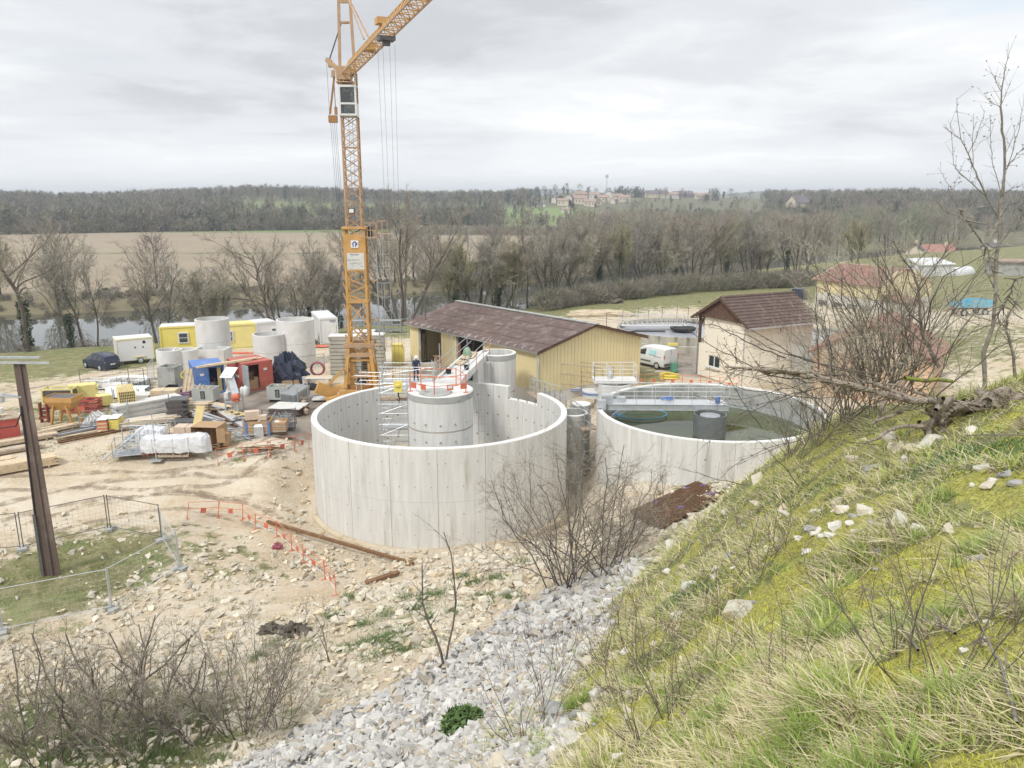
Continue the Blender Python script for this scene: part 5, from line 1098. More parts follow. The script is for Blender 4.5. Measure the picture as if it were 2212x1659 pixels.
#  storage containers
def container(name,label,pL,pR,z,depth,hgt,mt,open_x,door_side):
 a,b=Vector(W(*pL,z)),Vector(W(*pR,z));d=b-a;L_=d.length;T=thing(name,label,'container',(a.x,a.y,z),math.atan2(d.y,d.x))
 for x in(0,L_):
  n=16;V=[];F=[]
  ys=np.linspace(0,depth,n*4+1);off=[.0,.0,.035,.035]
  for i,y in enumerate(ys):o_=off[i%4]*(1 if x>0 else-1);V+=[(x-o_,y,.15),(x-o_,y,hgt-.1)]
  for i in range(len(ys)-1):F.append((2*i,2*i+2,2*i+3,2*i+1))
  mb=MB().add(V,F);mb.box((x-.05*(1 if x>0 else-1)*2,depth/2,hgt/2),(.03,depth-.02,hgt-.3));part(T,'side_wall',mb,[mt])
 mb=MB();mb.box((L_/2,depth,hgt/2),(L_,.06,hgt-.2));part(T,'back_wall',mb,[mt])
 mb=MB();mb.box((L_/2,depth/2,hgt-.02),(L_+.02,depth+.04,.08));part(T,'roof',mb,[mt])
 mb=MB();mb.box((L_/2,depth/2,.12),(L_-.02,depth,.1));part(T,'floor',mb,['timber_old'])
 mb=MB()
 for x in(.05,L_-.05):mb.box((x,-.01,hgt/2),(.12,.12,hgt))
 mb.box((L_/2,-.01,hgt-.1),(L_,.12,.16));mb.box((L_/2,-.01,.08),(L_,.12,.16));part(T,'door_frame',mb,[mt])
 mb=MB();x0,x1=open_x
 if door_side=='left':x0,x1=.1,L_*open_x[0]
 else:x0,x1=L_*open_x[1],L_-.1
 mb.box(((x0+x1)/2,-.06,hgt/2),(x1-x0,.05,hgt-.3))
 for k in range(1,4):mb.box(((x0+x1)/2,-.095,.15+(hgt-.3)*k/4),(x1-x0,.02,.05))
 dd=part(T,'closed_door',mb,[mt]);mb=MB();mb.box(((x0+x1)/2,-.1,hgt*.72),(.3,.02,.18));part(dd,'sticker',mb,['sign_white'])
 return T,L_,a,math.atan2(d.y,d.x)
bc,L_,a,h=container('blue_container','blue steel storage container with its right door open, planks leaning at its left',c4(592,968),c4(944,930),2.2,3.0,2.35,'blue_cont',(.50,1),'left')
mb=MB();mb.box((L_+.1,-.9,1.2),(.06,1.15,2.0));
for k in range(4):mb.box((L_+.06,-.9,.5+.5*k),(.03,1.1,.06))
part(bc,'open_door',mb,['carton_pale']);mb=MB();mb.box((L_*.85,.35,1.15),(.3,.2,2.0));part(bc,'side_shelf',mb,['timber_yellow'])
for k in range(5):mb=MB();mb.box((L_*.62+.1*k,.9+.1*k,.35+.3*(k%3)),(.3,.3,.3),k);part(bc,'stored_goods',mb,[['timber_old','white_dirty','purple','dark_steel','cardboard'][k]])
rc,L2_,a2,h2=container('red_container','red corrugated storage container with its left door open and boxes inside',c4(1150,925),c4(1492,868),2.2,3.0,2.35,'red_cont',(0,.54),'right')
mb=MB();mb.box((.05,-.5,1.2),(.05,.95,2.2),.1);part(rc,'open_door',mb,['galv']);mb=MB();mb.box((L2_*.3,.4,.5),(1.0,.6,.7));mb.box((L2_*.3,1.4,.8),(1.2,.8,1.2));mb.box((L2_*.48,.35,.6),(.35,.35,.9));part(rc,'carton',mb,['cardboard'])
mb=MB();mb.box((-.02,1.0,1.2),(.02,.7,.22));part(rc,'sticker',mb,['sign_white'])
for k in range(5):mb=MB();L__=4.5+.5*(k%3);mb.box((0,0,0),(L__,.2,.06));p=bc.location.lerp(rc.location,.55)+Vector((.3+.1*k,.3+.25*k,2.43+.07*(k%2)));single('roof_plank',f'{["long pale plank", "planed timber board", "wide pine plank", "narrow pine board", "old pine plank"][k]} lying across the blue and red container roofs','plank',mb,['timber'],p,h2+.03*math.sin(k*3)+.04)
#  worker on the scaffold platform
def worker(name,label,loc,rz,s=1.0):
 T=bpy.data.meshes.new('person');V={}
 J=[('pel',(0,0,.95),.15,.12),('spine',(0,-.01,1.15),.16,.12),('chest',(0,-.04,1.38),.19,.13),('neck',(0,-.05,1.52),.065,.065),('head',(0,-.1,1.62),.09,.1),('crown',(0,-.11,1.72),.09,.1),('lh',(.10,0,.9),.10,.10),('lk',(.12,-.04,.5),.07,.07),('la',(.12,.02,.1),.05,.05),('lf',(.13,-.16,.04),.045,.04),('rh',(-.10,0,.9),.10,.10),('rk',(-.13,-.02,.5),.07,.07),('ra',(-.14,.05,.1),.05,.05),('rf',(-.15,-.12,.04),.045,.04),('ls',(.2,-.04,1.42),.075,.075),('le',(.27,-.12,1.14),.055,.055),('lw',(.14,-.36,1.08),.04,.04),('lhd',(.07,-.42,1.07),.04,.025),('rs',(-.2,-.04,1.42),.075,.075),('re',(-.28,-.1,1.15),.055,.055),('rw',(-.12,-.34,1.06),.04,.04),('rhd',(-.05,-.41,1.06),.04,.025)]
 E_=[('pel','spine'),('spine','chest'),('chest','neck'),('neck','head'),('head','crown'),('pel','lh'),('lh','lk'),('lk','la'),('la','lf'),('pel','rh'),('rh','rk'),('rk','ra'),('ra','rf'),('chest','ls'),('ls','le'),('le','lw'),('lw','lhd'),('chest','rs'),('rs','re'),('re','rw'),('rw','rhd')]
 idx={n:i for i,(n,*_)in enumerate(J)};T.from_pydata([j[1]for j in J],[(idx[a],idx[b])for a,b in E_],[]);o=bpy.data.objects.new(name,T);COL.objects.link(o)
 m=o.modifiers.new('skin','SKIN')
 for i,j in enumerate(J):T.skin_vertices[0].data[i].radius=(j[2],j[3])
 T.skin_vertices[0].data[0].use_root=True;o.modifiers.new('sub','SUBSURF').levels=1
 dg=bpy.context.evaluated_depsgraph_get();me=bpy.data.meshes.new_from_object(o.evaluated_get(dg));me.name='person';bpy.data.objects.remove(o)
 me.materials.clear();me.materials.append(M('workwear'));me.materials.append(M('skin'))
 for p in me.polygons:
  c_=p.center;p.use_smooth=True
  if c_.z>1.5 or(c_.y<-.37 and c_.z>1):p.material_index=1
 o=obj('person',me,None,loc,rz);o['label']=label;o['category']='person'
 mb=MB();mb.lathe([(.155,1.66),(.135,1.68),(.13,1.75),(.09,1.82),(0,1.85)],14,(0,-.1,0));part(o,'helmet',mb,['helmet'],True)
 mb=MB();mb.box((0,-.205,1.625),(.03,.03,.045));part(o,'nose',mb,['skin'])
 mb=MB();mb.box((-.035,-.195,1.65),(.02,.01,.012));mb.box((.035,-.195,1.65),(.02,.01,.012));part(o,'eyes',mb,['black'])
 for s_ in(-1,1):
  for k in range(5):mb=MB();x=s_*.06+(k-2)*.018;mb.tube([(x,-.42,1.065),(x*.9,-.465,1.06),(x*.8,-.485,1.035)],.009,5,r1=.007);part(o,'finger',mb,['skin'])
 return o
wx=WY(899,812,54.4);worker('person','worker in white helmet and dark jacket standing on scaffold behind the tank rim',(wx.x,54.4,4.9),R(25))
#  yard goods
YZ=2.2
def YP(uv,z=YZ):x,y=W(*uv,z);return(x,y,max(z,gz(x,y))if z==YZ else z)
def ends(a,b,z=YZ):
 p,q=Vector(W(*a,z)),Vector(W(*b,z));d=q-p;m=(p+q)/2
 return(m.x,m.y,max(gz(m.x,m.y),z-.1)),math.atan2(d.y,d.x),d.length
_bm={}
def box_mesh(nm,d,mt):
 k=(nm,tuple(round(x,3)for x in d),mt)
 if k not in _bm:_bm[k]=MB().box((0,0,0),d).mesh(nm,[mt])
 return _bm[k]
def stack(name,label,cat,loc,rz,L_,w,t,cols,rows,mt,jit=.03,mt2=None,gapc=.02,item='plank',bearers=True,group=None):
 T=thing(name,label,cat,loc,rz,group);z0=.1 if bearers else.01
 if bearers:
  for s in(-.35,.35):o=obj('bearer',box_mesh('bearer',(.1,cols*(w+gapc)+.1,.09),'timber_old'),T,(s*L_,0,.05))
 for r_ in range(rows):
  for c_ in range(cols):
   m_=mt2 if mt2 and(r_+c_)%3==0 else mt
   o=obj(item,box_mesh(item,(L_*(1-.06*((r_*7+c_*3)%3)),w,t),m_),T,(random.uniform(-jit,jit)*3,(c_-(cols-1)/2)*(w+gapc)+random.uniform(-jit,jit)*.3,z0+t/2+r_*(t+.008)))
   o.rotation_euler[2]=random.uniform(-jit,jit)*.5
 return T
def bundle(name,label,cat,loc,rz,L_,r,cols,rows,mt,posts=True):
 T=thing(name,label,cat,loc,rz);me=MB().tube([(-L_/2,0,0),(L_/2,0,0)],r,6).mesh('tube',[mt])
 for i in range(rows):
  for j in range(cols):obj('tube',me,T,(random.uniform(-.04,.04),(j-(cols-1)/2)*r*2.1,.12+r+i*r*2.05))
 if posts:
  for s in(-.32,.32):
   mb=MB();w=cols*r*1.1+.06;h=.2+rows*r*2.05
   for y in(-w,w):mb.box((s*L_,y,h/2),(.05,.05,h))
   mb.box((s*L_,0,.06),(.06,2*w,.06));part(T,'rack',mb,['steel'])
 return T
 #  left edge: red tool box with lamp, planks
p0=Vector(W(*c1(300,1105),2.1));dv=Vector(W(*c1(0,1150),2.1))-p0;L_=dv.length+1.2;h=math.atan2(-dv.y,-dv.x)
rb=thing('red_site_box','red plywood sided site box with brown roof at the left edge behind the pole','site box',(p0.x,p0.y,2.0),h)
mb=MB();mb.box((-L_/2,1.0,.8),(L_,2.0,1.6));part(rb,'wall',mb,['red_paint']);mb=MB();mb.box((-L_/2,1.0,1.64),(L_+.1,2.15,.08));part(rb,'roof',mb,['timber_old'])
mb=MB();mb.box((-1.1,1.0,1.72),(1.1,.3,.03));mb.box((-1.6,1.4,1.72),(1.2,.2,.03),.1);single('roof_boards','two short boards lying on the roof of the red site box','boards',mb,['timber'],rb.location,h)
mb=MB();mb.box((0,0,.02),(.5,.06,.04));mb.tube([(0,0,0),(0,0,.62)],.02,6);mb.lathe([(.0,.25),(.17,.25),(.2,.62),(0,.62)],12,(0,.05,0),1);single('white_bucket','white bucket standing on the red site box roof next to the pole','bucket',mb,['dark_steel','white'],rb.matrix_basis@Vector((-.95,.5,1.68)))
for k in range(6):
 mb=MB();mb.box((0,0,0),(.16,.035,1.7));o=single('leaning_plank','pale plank leaning against the end of the red site box','plank',mb,['timber'],rb.matrix_basis@Vector((.35+.06*k,.1+.27*k,.8)),h,'planks leaning on the red site box');o.rotation_euler[1]=-.2
l,rz,L_=ends(c1(0,1225),c1(440,1150),2.0);stack('plank_stack','stack of long planks in front of the red site box','plank stack',l,rz,4.8,.22,.05,4,4,'timber',mt2='timber_old')
l,rz,L_=ends(c1(90,1560),c1(480,1490),1.9);stack('plank_stack','neat thick stack of pale planks behind the leaning pole, nearest stack on the left','plank stack',l,rz,4.0,.24,.055,4,8,'timber',.02)
l,rz,L_=ends(c1(-60,1370),c1(380,1290),1.95);stack('plank_stack','dark weathered beams lying between the two plank stacks at the left','plank stack',l,rz,3.6,.2,.08,2,2,'timber_old')
l,rz,L_=ends(c1(-250,1540),c1(40,1490),1.9);stack('plank_stack','plank stack cut by the left edge of the picture','plank stack',l,rz,2.4,.24,.06,3,6,'timber',.02)
l,rz,L_=ends(c1(560,1030),c1(920,950),2.15);stack('plank_pile','loose pile of old boards right of the red site box','plank pile',l,rz,2.8,.2,.04,5,4,'timber',.12,'timber_old')
l,rz,L_=ends(c1(770,1080),c1(1340,960),2.15);stack('metal_profile_pile','dark grey metal profiles lying flat in front of the yellow hopper','metal profiles',l,rz,L_,.17,.05,5,2,'dark_steel',.06,'galv')
l,rz,L_=ends(c1(760,1115),c1(1410,1000),2.1);stack('batten','pair of pale battens in front of the dark metal profiles','batten',l,rz,L_,.09,.07,2,1,'timber',.02,bearers=True)
for k,(a,b,lab)in enumerate(((c1(800,1170),c1(1690,985),'rusty steel beam lying on the dirt, the farther of two'),(c1(815,1190),c1(1840,985),'long rusty steel beam lying on the dirt, nearer of two'))):
 l,rz,L_=ends(a,b,2.05);mb=MB();mb.box((0,0,.06),(L_,.1,.02));mb.box((0,0,.11),(L_,.015,.1));mb.box((0,0,.16),(L_,.1,.02));single('steel_beam',lab,'steel beam',mb,['rust'],l,rz)
 #  yellow hopper
hp=thing('yellow_hopper','yellow concrete hopper standing on two splayed legs among the formwork','hopper',YP(c1(850,905)),R(-4));mb=MB()
for z0,z1,w0,w1,d0,d1 in((1.05,1.65,1.1,1.95,.7,1.3),(1.65,2.0,1.95,1.95,1.3,1.3)):
 V=[(sx*w/2,.6+sy*d/2,z)for z,w,d in((z0,w0,d0),(z1,w1,d1))for sx,sy in((-1,-1),(1,-1),(1,1),(-1,1))];mb.add(V,[(0,1,5,4),(1,2,6,5),(2,3,7,6),(3,0,4,7)]+([(3,2,1,0)]if z0<1.1 else[]))
part(hp,'bin',mb,['crane']);mb=MB();mb.box((0,.6,1.9),(1.85,1.2,.1));part(hp,'contents',mb,['dark_steel'])
for sx in(-1,1):
 for y in(.1,1.1):mb=MB();mb.bar((sx*.45,y,1.4),(sx*.78,y,0),.2,.1);part(hp,'leg',mb,['crane'])
for s in(-1,1):mb=MB();mb.box((s*.98,.6,1.95),(.06,1.36,.14));part(hp,'rim_bar',mb,['crane'])
mb=MB()
for k in range(3):mb.box((.1*k,.1*k,.35+.3*k),(.5,.4,.14));
mb.box((-.15,0,.7),(.08,.4,1.4));mb.box((.3,0,.7),(.08,.4,1.4));single('red_rack','narrow red steel frame left of the yellow hopper','steel frame',mb,['red_oxide'],YP(c1(615,860)),.2)
yc=thing('yellow_crate','open yellow steel crate holding dark boards, behind the yellow hopper','crate',YP(c1(850,600)),R(5));mb=MB()
for z in(.1,.5,1.2):mb.box((0,-.5,z),(2.3,.08,.1));mb.box((0,.5,z),(2.3,.08,.1))
for x in(-1.1,1.1):mb.box((x,-.5,.65),(.1,.1,1.2));mb.box((x,.5,.65),(.1,.1,1.2));mb.box((x,0,1.2),(.08,1,.1))
part(yc,'frame',mb,['yellow_pale']);mb=MB();mb.box((0,0,.6),(2.1,.85,.9));part(yc,'contents',mb,['ply_dark'])
l,rz,L_=ends(c1(970,560),c1(1370,520));stack('formwork_stack','stack of yellow formwork panels right of the yellow crate','formwork stack',l,rz,L_,1.1,.13,1,8,'yellow_pale',.02,item='formwork_panel')
l,rz,L_=ends(c1(1340,650),c1(1560,620));stack('formwork_stack','short low stack of yellow panels at the right end of the long yellow one','formwork stack',l,rz,L_,.9,.12,1,6,'yellow_pale',.02,item='formwork_panel')
rf=thing('red_formwork','red steel formwork frames stacked in front of the yellow panels','formwork',YP(c1(1140,715)),R(2));me=None
for k in range(5):mb=MB();z=.12+k*.2;mb.box((0,-.45,z),(2.6,.07,.13));mb.box((0,.45,z),(2.6,.07,.13));[mb.box((x,0,z),(.07,.9,.13))for x in(-1.27,-.4,.4,1.27)];part(rf,'frame',mb,['red_oxide' if k%2 else 'red_paint'])
mb=MB();mb.box((.1,-.5,.3),(.7,.04,.38));part(rf,'plate',mb,['barrier_red'])
def basket(name,label,loc,rz,w,d,h,mt='steel',fill=None,n=24,mesh=True):
 T=thing(name,label,'wire basket',loc,rz);mb=MB();r=.03
 for x in(-w/2,w/2):
  for y in(-d/2,d/2):mb.tube([(x,y,0),(x,y,h+.08)],r,5)
 for z in(.14,h):
  mb.tube([(-w/2,-d/2,z),(w/2,-d/2,z),(w/2,d/2,z),(-w/2,d/2,z),(-w/2,-d/2,z)],r*.8,5)
 part(T,'frame',mb,[mt],kind='stuff');mb=MB();mb.box((0,0,.12),(w,d,.03));part(T,'base_plate',mb,[mt])
 if mesh:
  mb=MB()
  for k in range(1,9):x=-w/2+w*k/9;mb.tube([(x,-d/2,.14),(x,-d/2,h)],.008,3);mb.tube([(x,d/2,.14),(x,d/2,h)],.008,3)
  for k in range(1,5):z=.14+(h-.14)*k/5;mb.tube([(-w/2,-d/2,z),(w/2,-d/2,z)],.008,3);mb.tube([(-w/2,d/2,z),(w/2,d/2,z)],.008,3)
  part(T,'wire_mesh',mb,[mt],kind='stuff')
 if fill:
  mb=MB()
  for k in range(n):
   c_=Vector((random.uniform(-w,w)*.35,random.uniform(-d,d)*.35,random.uniform(.2,h*.85)));dd=Vector((random.uniform(-1,1),random.uniform(-1,1),random.uniform(-.5,.5))).normalized()*random.uniform(.15,.4);mb.tube([c_-dd,c_+dd],.028,5)
  part(T,'fittings',mb,[fill],kind='stuff')
 return T
basket('wire_basket','grey rack of scaffold parts beside the white concrete ring slab',YP(c1(1395,400)),0,2.3,1.0,.8,fill='galv')
basket('wire_basket','dark steel basket in front of the right edge of the white ring slab',YP(c1(1890,420)),0,1.8,1.0,.85,'dark_steel','dark_steel')
rs=thing('ring_slab','flat white round concrete slab with a square hole lying by the dirt road','concrete slab',YP(c1(1745,365)),0);mb=MB();ro,q_=1.9,.85;n=24;V=[];F=[]
for k in range(n):
 a=2*math.pi*k/n;sc_=q_/max(abs(math.cos(a)),abs(math.sin(a)));V+=[(ro*math.cos(a),ro*math.sin(a),0),(ro*math.cos(a),ro*math.sin(a),.42),(sc_*math.cos(a),sc_*math.sin(a),.42),(sc_*math.cos(a),sc_*math.sin(a),0)]
for k in range(n):
 for j in range(4):F.append((4*k+j,4*((k+1)%n)+j,4*((k+1)%n)+(j+1)%4,4*k+(j+1)%4))
mb.add(V,F);part(rs,'slab',mb,['conc_lip']);rs.location.z+=.15
bundle('tube_bundle','bundle of grey scaffold tubes in a rack right of the yellow beams','tube bundle',YP(c1(1780,520)),R(3),3.0,.045,11,8,'galv')
#  yellow timber H beam bundles
def hbeams(label,loc,rz,L_,cols,rows):
 T=thing('beam_bundle',label,'timber beams',loc,rz);mb=MB();mb.box((0,0,.02),(.08,L_,.035));mb.box((0,0,.1),(.03,L_,.13));mb.box((0,0,.18),(.08,L_,.035));me=mb.mesh('beam',['timber_yellow'])
 for i in range(rows):
  for j in range(cols):obj('beam',me,T,((j-(cols-1)/2)*.115,0,.1+i*.205))
 return T
x,y,z=YP(c1(1690,830));hbeams('bundle of yellow timber beams, the lower of two piled by the wire crate',(x-.2,y+1.5,z),R(28),2.7,10,4)
hbeams('upper bundle of yellow timber beams showing its slotted ends',(x-.5,y+1.9,z+.98),R(30),2.7,10,4)
lc=basket('ladder_crate','crate full of white ladder frames in front of the red formwork',YP(c1(1310,890)),R(20),1.5,1.9,.8,'steel',mesh=False)
for k in range(5):
 mb=MB()
 for s in(0,.4):mb.bar((s,-.95,0),(s,.95,0),.05,.05)
 for j in range(7):mb.bar((0,-.8+j*.26,0),(.4,-.8+j*.26,0),.03,.03)
 part(lc,'ladder_frame',mb,['white'],loc=(-.6+.18*k,.1,.3+.1*k),rz=.1*k)
sk=thing('board_stack','small stack of red and yellow edged boards wrapped on top, by the ladder crate','board stack',YP(c1(1530,960)),R(10))
for j in(0,1):
 for k in range(6):mb=MB();mb.box((0,0,0),(.62,1.2,.1));part(sk,'board',mb,['yellow_paint' if j else('orange' if k%2 else 'timber')],loc=(-.33+.68*j,.2*j,.12+.115*k))
 mb=MB();mb.box((-.33+.68*j,.2*j,.85),(.64,1.25,.04));part(sk,'top_sheet',mb,['sign_white'])
 #  crop 2 goods
stack('board_stack','low stack of white topped boards behind the long formwork bundle','board stack',YP(c2(510,450)),0,1.9,1.3,.09,1,6,'white_dirty',.03,'timber',item='board')
cs_=thing('pallet_of_boxes','pallet of pale cartons in front of the purple hose heap','pallet',YP(c2(940,480)),R(4));
for i in range(3):
 for j in range(2):mb=MB();mb.box((0,0,0),(.9,1.1,.32));part(cs_,'carton',mb,['carton_pale' if i%2 else 'timber'],loc=(-.47+.94*j,0,.3+.34*i))
mb=MB();mb.box((0,0,.07),(1.9,1.1,.12));part(cs_,'pallet_base',mb,['timber_old'])
for k,(uv,w,h_,lab)in enumerate(((c2(755,395),.55,.7,'black plastic bin left of the pallet of cartons'),(c2(1045,330),.7,.8,'black plastic bin behind the pallet of cartons'))):
 T=thing('black_bin',lab,'bin',YP(uv));mb=MB()
 for s,d in(((-w/2,0),(.03,w)),((w/2,0),(.03,w)),((0,-w/2),(w,.03)),((0,w/2),(w,.03))):mb.box((s[0],s[1],h_/2),(*d,h_))
 mb.box((0,0,.03),(w,w,.05));part(T,'body',mb,['black'])
def heap(name,label,cat,loc,w,d,h,mt,seed=0,seg=22,sharp=.25,rz=0.):
 V=[];F=[];nr=9
 for i in range(nr+1):
  f=i/nr;rr=math.sin(f*math.pi/2)**.8
  for j in range(seg):
   a=2*math.pi*j/seg;k=1+sharp*(random.random()-.5)*(1 if i else 0)+.12*math.sin(3*a+seed);V.append((rr*k*w/2*math.cos(a),rr*k*d/2*math.sin(a),max(0.0,h*math.cos(f*math.pi/2)**.7*(1+sharp*(random.random()-.5)))))
 for i in range(nr):
  for j in range(seg):F.append((i*seg+j,(i+1)*seg+j,(i+1)*seg+(j+1)%seg,i*seg+(j+1)%seg))
 return single(name,label,cat,MB().add(V,F),[mt],loc,rz)
def coil(name,label,cat,loc,r,tr,turns,mt,tilt=0.,rz=0.,flat=.05):
 mb=MB();pts=[]
 for k in range(turns*18):a=k/18*2*math.pi;rr=r*(1+.09*math.sin(a*.37)+.05*math.sin(a*1.3));pts.append((rr*math.cos(a),rr*math.sin(a)*.95,tr+flat*k/18+.04*math.sin(a*1.7)))
 mb.tube(pts,tr,5);o=single(name,label,cat,mb,[mt],loc,rz,smooth=True);o.rotation_euler[0]=tilt;return o
coil('purple_hose','tangled purple hose heap at the left corner of the blue container','hose',YP(c2(1210,350)),.75,.05,7,'purple',flat=.06)
coil('yellow_hose','yellow corrugated hose hanging on the planks at the blue container','hose',(*YP(c4(500,860))[:2],3.2),.35,.05,3,'yellow_hose',1.2)
bx_,by_,_=YP(c4(520,985))
for k in range(10):
 mb=MB();mb.box((0,0,0),(.07+.02*(k%3),.03,2.2+.12*(k%4)));o=single('leaning_plank','timber plank leaning on the left side of the blue container','plank',mb,['timber' if k%3 else 'timber_old'],(bx_-.55+.09*k,by_+.5+.02*k,YZ+1.05),.1,'planks leaning on the blue container');o.rotation_euler[1]=.12+.02*(k%4);o.rotation_euler[0]=-.3
fs=stack('formwork_bundle','long high bundle of grey and cream aluminium formwork panels in the middle of the goods','formwork stack',ends(c2(300,720),c2(960,600))[0],ends(c2(300,720),c2(960,600))[1],4.9,1.15,.12,1,8,'white_dirty',.02,'galv',item='formwork_panel')
for s in(-1.6,1.3):mb=MB();mb.box((s,-.62,.7),(.07,.07,1.5));mb.box((s,.62,.7),(.07,.07,1.5));part(fs,'stake',mb,['galv'])
stack('panel_stack','tall uneven stack of black formwork sheets','panel stack',YP(c2(1150,730)),R(15),1.25,1.3,.1,1,13,'ply_dark',.06,'dark_steel',item='sheet')
for k,x in enumerate((1185,1335)):stack('flat_panel',f'flat dark grey panel lying on the ground, {"left" if k == 0 else "right"} one of two','panel',YP(c2(x,845)),.05,1.0,1.0,.12,1,2,'dark_steel',.01,item='sheet')
stack('plank_pile','high pile of short planks right of the black sheets','plank pile',YP(c2(1420,690)),R(4),2.3,.2,.06,5,13,'timber',.06,'timber_old')
stack('plank_pile','low jumbled pile of dark planks beside the high plank pile','plank pile',YP(c2(1570,690)),R(30),1.4,.18,.07,3,5,'timber_old',.2,'wood_brown')
def tub(label,loc,rz):
 T=thing('grey_tub',label,'tub',loc,rz);w,d,h=1.65,1.15,1.0;mb=MB()
 for s,q in(((0,-d/2),(w,.07)),((0,d/2),(w,.07)),((-w/2,0),(.07,d)),((w/2,0),(.07,d))):mb.box((s[0],s[1],.2+h/2),(*q,h))
 mb.box((0,0,.22),(w,d,.06));part(T,'shell',mb,['box_grey']);mb=MB();mb.box((0,-d/2-.04,.7),(.34,.02,.62));l_=part(T,'black_label',mb,['black'])
 mb=MB()
 for k in range(9):mb.box((0,-d/2-.053,.44+k*.06),(.24-.04*(k%3),.006,.02))
 part(T,'label_print',mb,['box_grey'],kind='stuff')
 for x in(-.6,.6):mb=MB();mb.box((x,0,.08),(.2,1.1,.15));part(T,'runner',mb,['black'])
 mb=MB()
 for k in range(9):c_=Vector((random.uniform(-.6,.6),random.uniform(-.35,.35),1.1));mb.bar(c_,c_+Vector((random.uniform(-.4,.4),random.uniform(-.4,.4),random.uniform(.0,.3))),.06,.04)
 part(T,'scrap',mb,['timber'],kind='stuff')
tub('grey plastic tub of scrap in front of the blue container',YP(c2(1640,455)),R(-3));tub('grey plastic tub of scrap right of the red container',YP(c3(1395,560)),R(-4))
stack('board_pair','two pale boards and a grey one on the wet ground before the blue container','boards',YP(c2(1830,530)),R(-35),2.3,.3,.05,3,1,'timber',.08,'galv')
stack('plank_stack','stack of long planks behind the big wire basket','plank stack',ends(c2(300,880),c2(900,790))[0],ends(c2(300,880),c2(900,790))[1],4.0,.22,.06,5,6,'timber',.08,'white_dirty')
basket('wire_basket','big wire basket heaped with scaffold couplers beside the wrapped bale',YP(c2(660,1080)),R(8),2.9,1.4,1.1,fill='steel',n=90)
bk=basket('wire_basket','small open wire basket with a long pole across it, left of the wrapped bale',YP(c2(340,1350)),R(20),1.9,1.4,.95,fill='galv',n=14)
mb=MB();mb.tube([(-1.5,-.9,.1),(.8,.5,1.5)],.045,6);part(bk,'pole',mb,['galv'])
stack('wood_offcuts','small pile of sawn timber blocks on the bare dirt','timber blocks',YP(c2(75,1265),2.1),R(-15),.75,.35,.12,2,3,'timber',.1,bearers=False,item='block')
def bale(name,label,loc,rz,L_,w,h,seed):
 T=thing(name,label,'wrapped bundle',loc,rz);V=[];F=[];nx,nc=22,16;rnd=random.Random(seed)
 for i in range(nx+1):
  f=i/nx;e=min(1,(f*(1-f)*14)**.5);hh=h*e*(.94+.05*math.sin(f*7+seed))
  for j in range(nc):
   a=2*math.pi*j/nc;sq=1/max(abs(math.cos(a)),abs(math.sin(a)))**.75;V.append(((f-.5)*L_+rnd.uniform(-.02,.02),w/2*(e*.9+.1)*math.cos(a)*sq+rnd.uniform(-.03,.03),.22+hh/2+hh/2*math.sin(a)*sq+rnd.uniform(-.04,.04)))
 for i in range(nx):
  for j in range(nc):F.append((i*nc+j,i*nc+(j+1)%nc,(i+1)*nc+(j+1)%nc,(i+1)*nc+j))
 F+=[tuple(range(nc)),tuple(reversed(range(nx*nc,nx*nc+nc)))]
 part(T,'wrapping',MB().add(V,F),['wrap'])
 for f in(.22,.5,.72):
  mb=MB();x=(f-.5)*L_;hh=h*(.94+.05*math.sin(f*7+seed));mb.tube([(x,-w/2*1.04,.25),(x,-w/2*1.02,.2+hh),(x,w/2*1.02,.2+hh),(x,w/2*1.04,.25)],.025,4);part(T,'strap',mb,['sign_white'])
 mb=MB()
 for y in(-.45,0,.45):mb.box((0,y*w,.05),(L_*.42,.12,.1))
 for k in range(5):mb.box(((k-2)*L_*.1,0,.12),(.12,w,.03))
 part(T,'pallet',mb,['timber_old']);return T
bale('wrapped_bundle','long plastic wrapped bundle with white straps lying on a pallet over the red pipe',YP(c2(1120,1350)),R(3),4.3,1.2,1.05,2)
bale('wrapped_bale','short plastic wrapped bale behind the long wrapped bundle',YP(c2(700,1190)),R(3),1.9,1.1,1.0,5)
l,rz,L_=ends(c2(470,1410),c2(1645,1235));mb=MB();mb.tube([(-L_/2,0,.16),(L_/2,0,.16)],.15,16);single('red_pipe','long dark red steel pipe running under the wrapped bundle','pipe',mb,['red_oxide'],(l[0],l[1]+.35,l[2]),rz,smooth=True)
mb=MB();mb.tube([(0,0,0),(0,0,3.0)],.03,6);mb.box((0,0,.03),(.7,.5,.06));single('stand_post','thin grey post on a flat foot in front of the wrapped bundle','post',mb,['galv'],(*W(*c2(770,1460),2.0),2.0))
stack('board_stack','short pale boards stacked behind the wrapped bundle','board stack',YP(c2(1090,1060)),R(-5),1.7,.5,.07,2,5,'timber',.1)
cp=thing('carton_pallet','two pinkish cartons wrapped side by side left of the big opened cardboard box','cartons',YP(c2(1330,1100)),0)
for j in(0,1):mb=MB();mb.box((0,0,.5),(.75,.9,.95));part(cp,'carton',mb,['carton_pale'],loc=(-.4+.8*j,0,0))
mb=MB();mb.box((0,0,0),(.5,.05,2.3));o=single('propped_board','yellowish board propped upright beside the opened cardboard box','board',mb,['timber_yellow'],(*YP(c2(1500,1080))[:2],YZ+1.05),R(10));o.rotation_euler[1]=.22;o.rotation_euler[0]=-.25
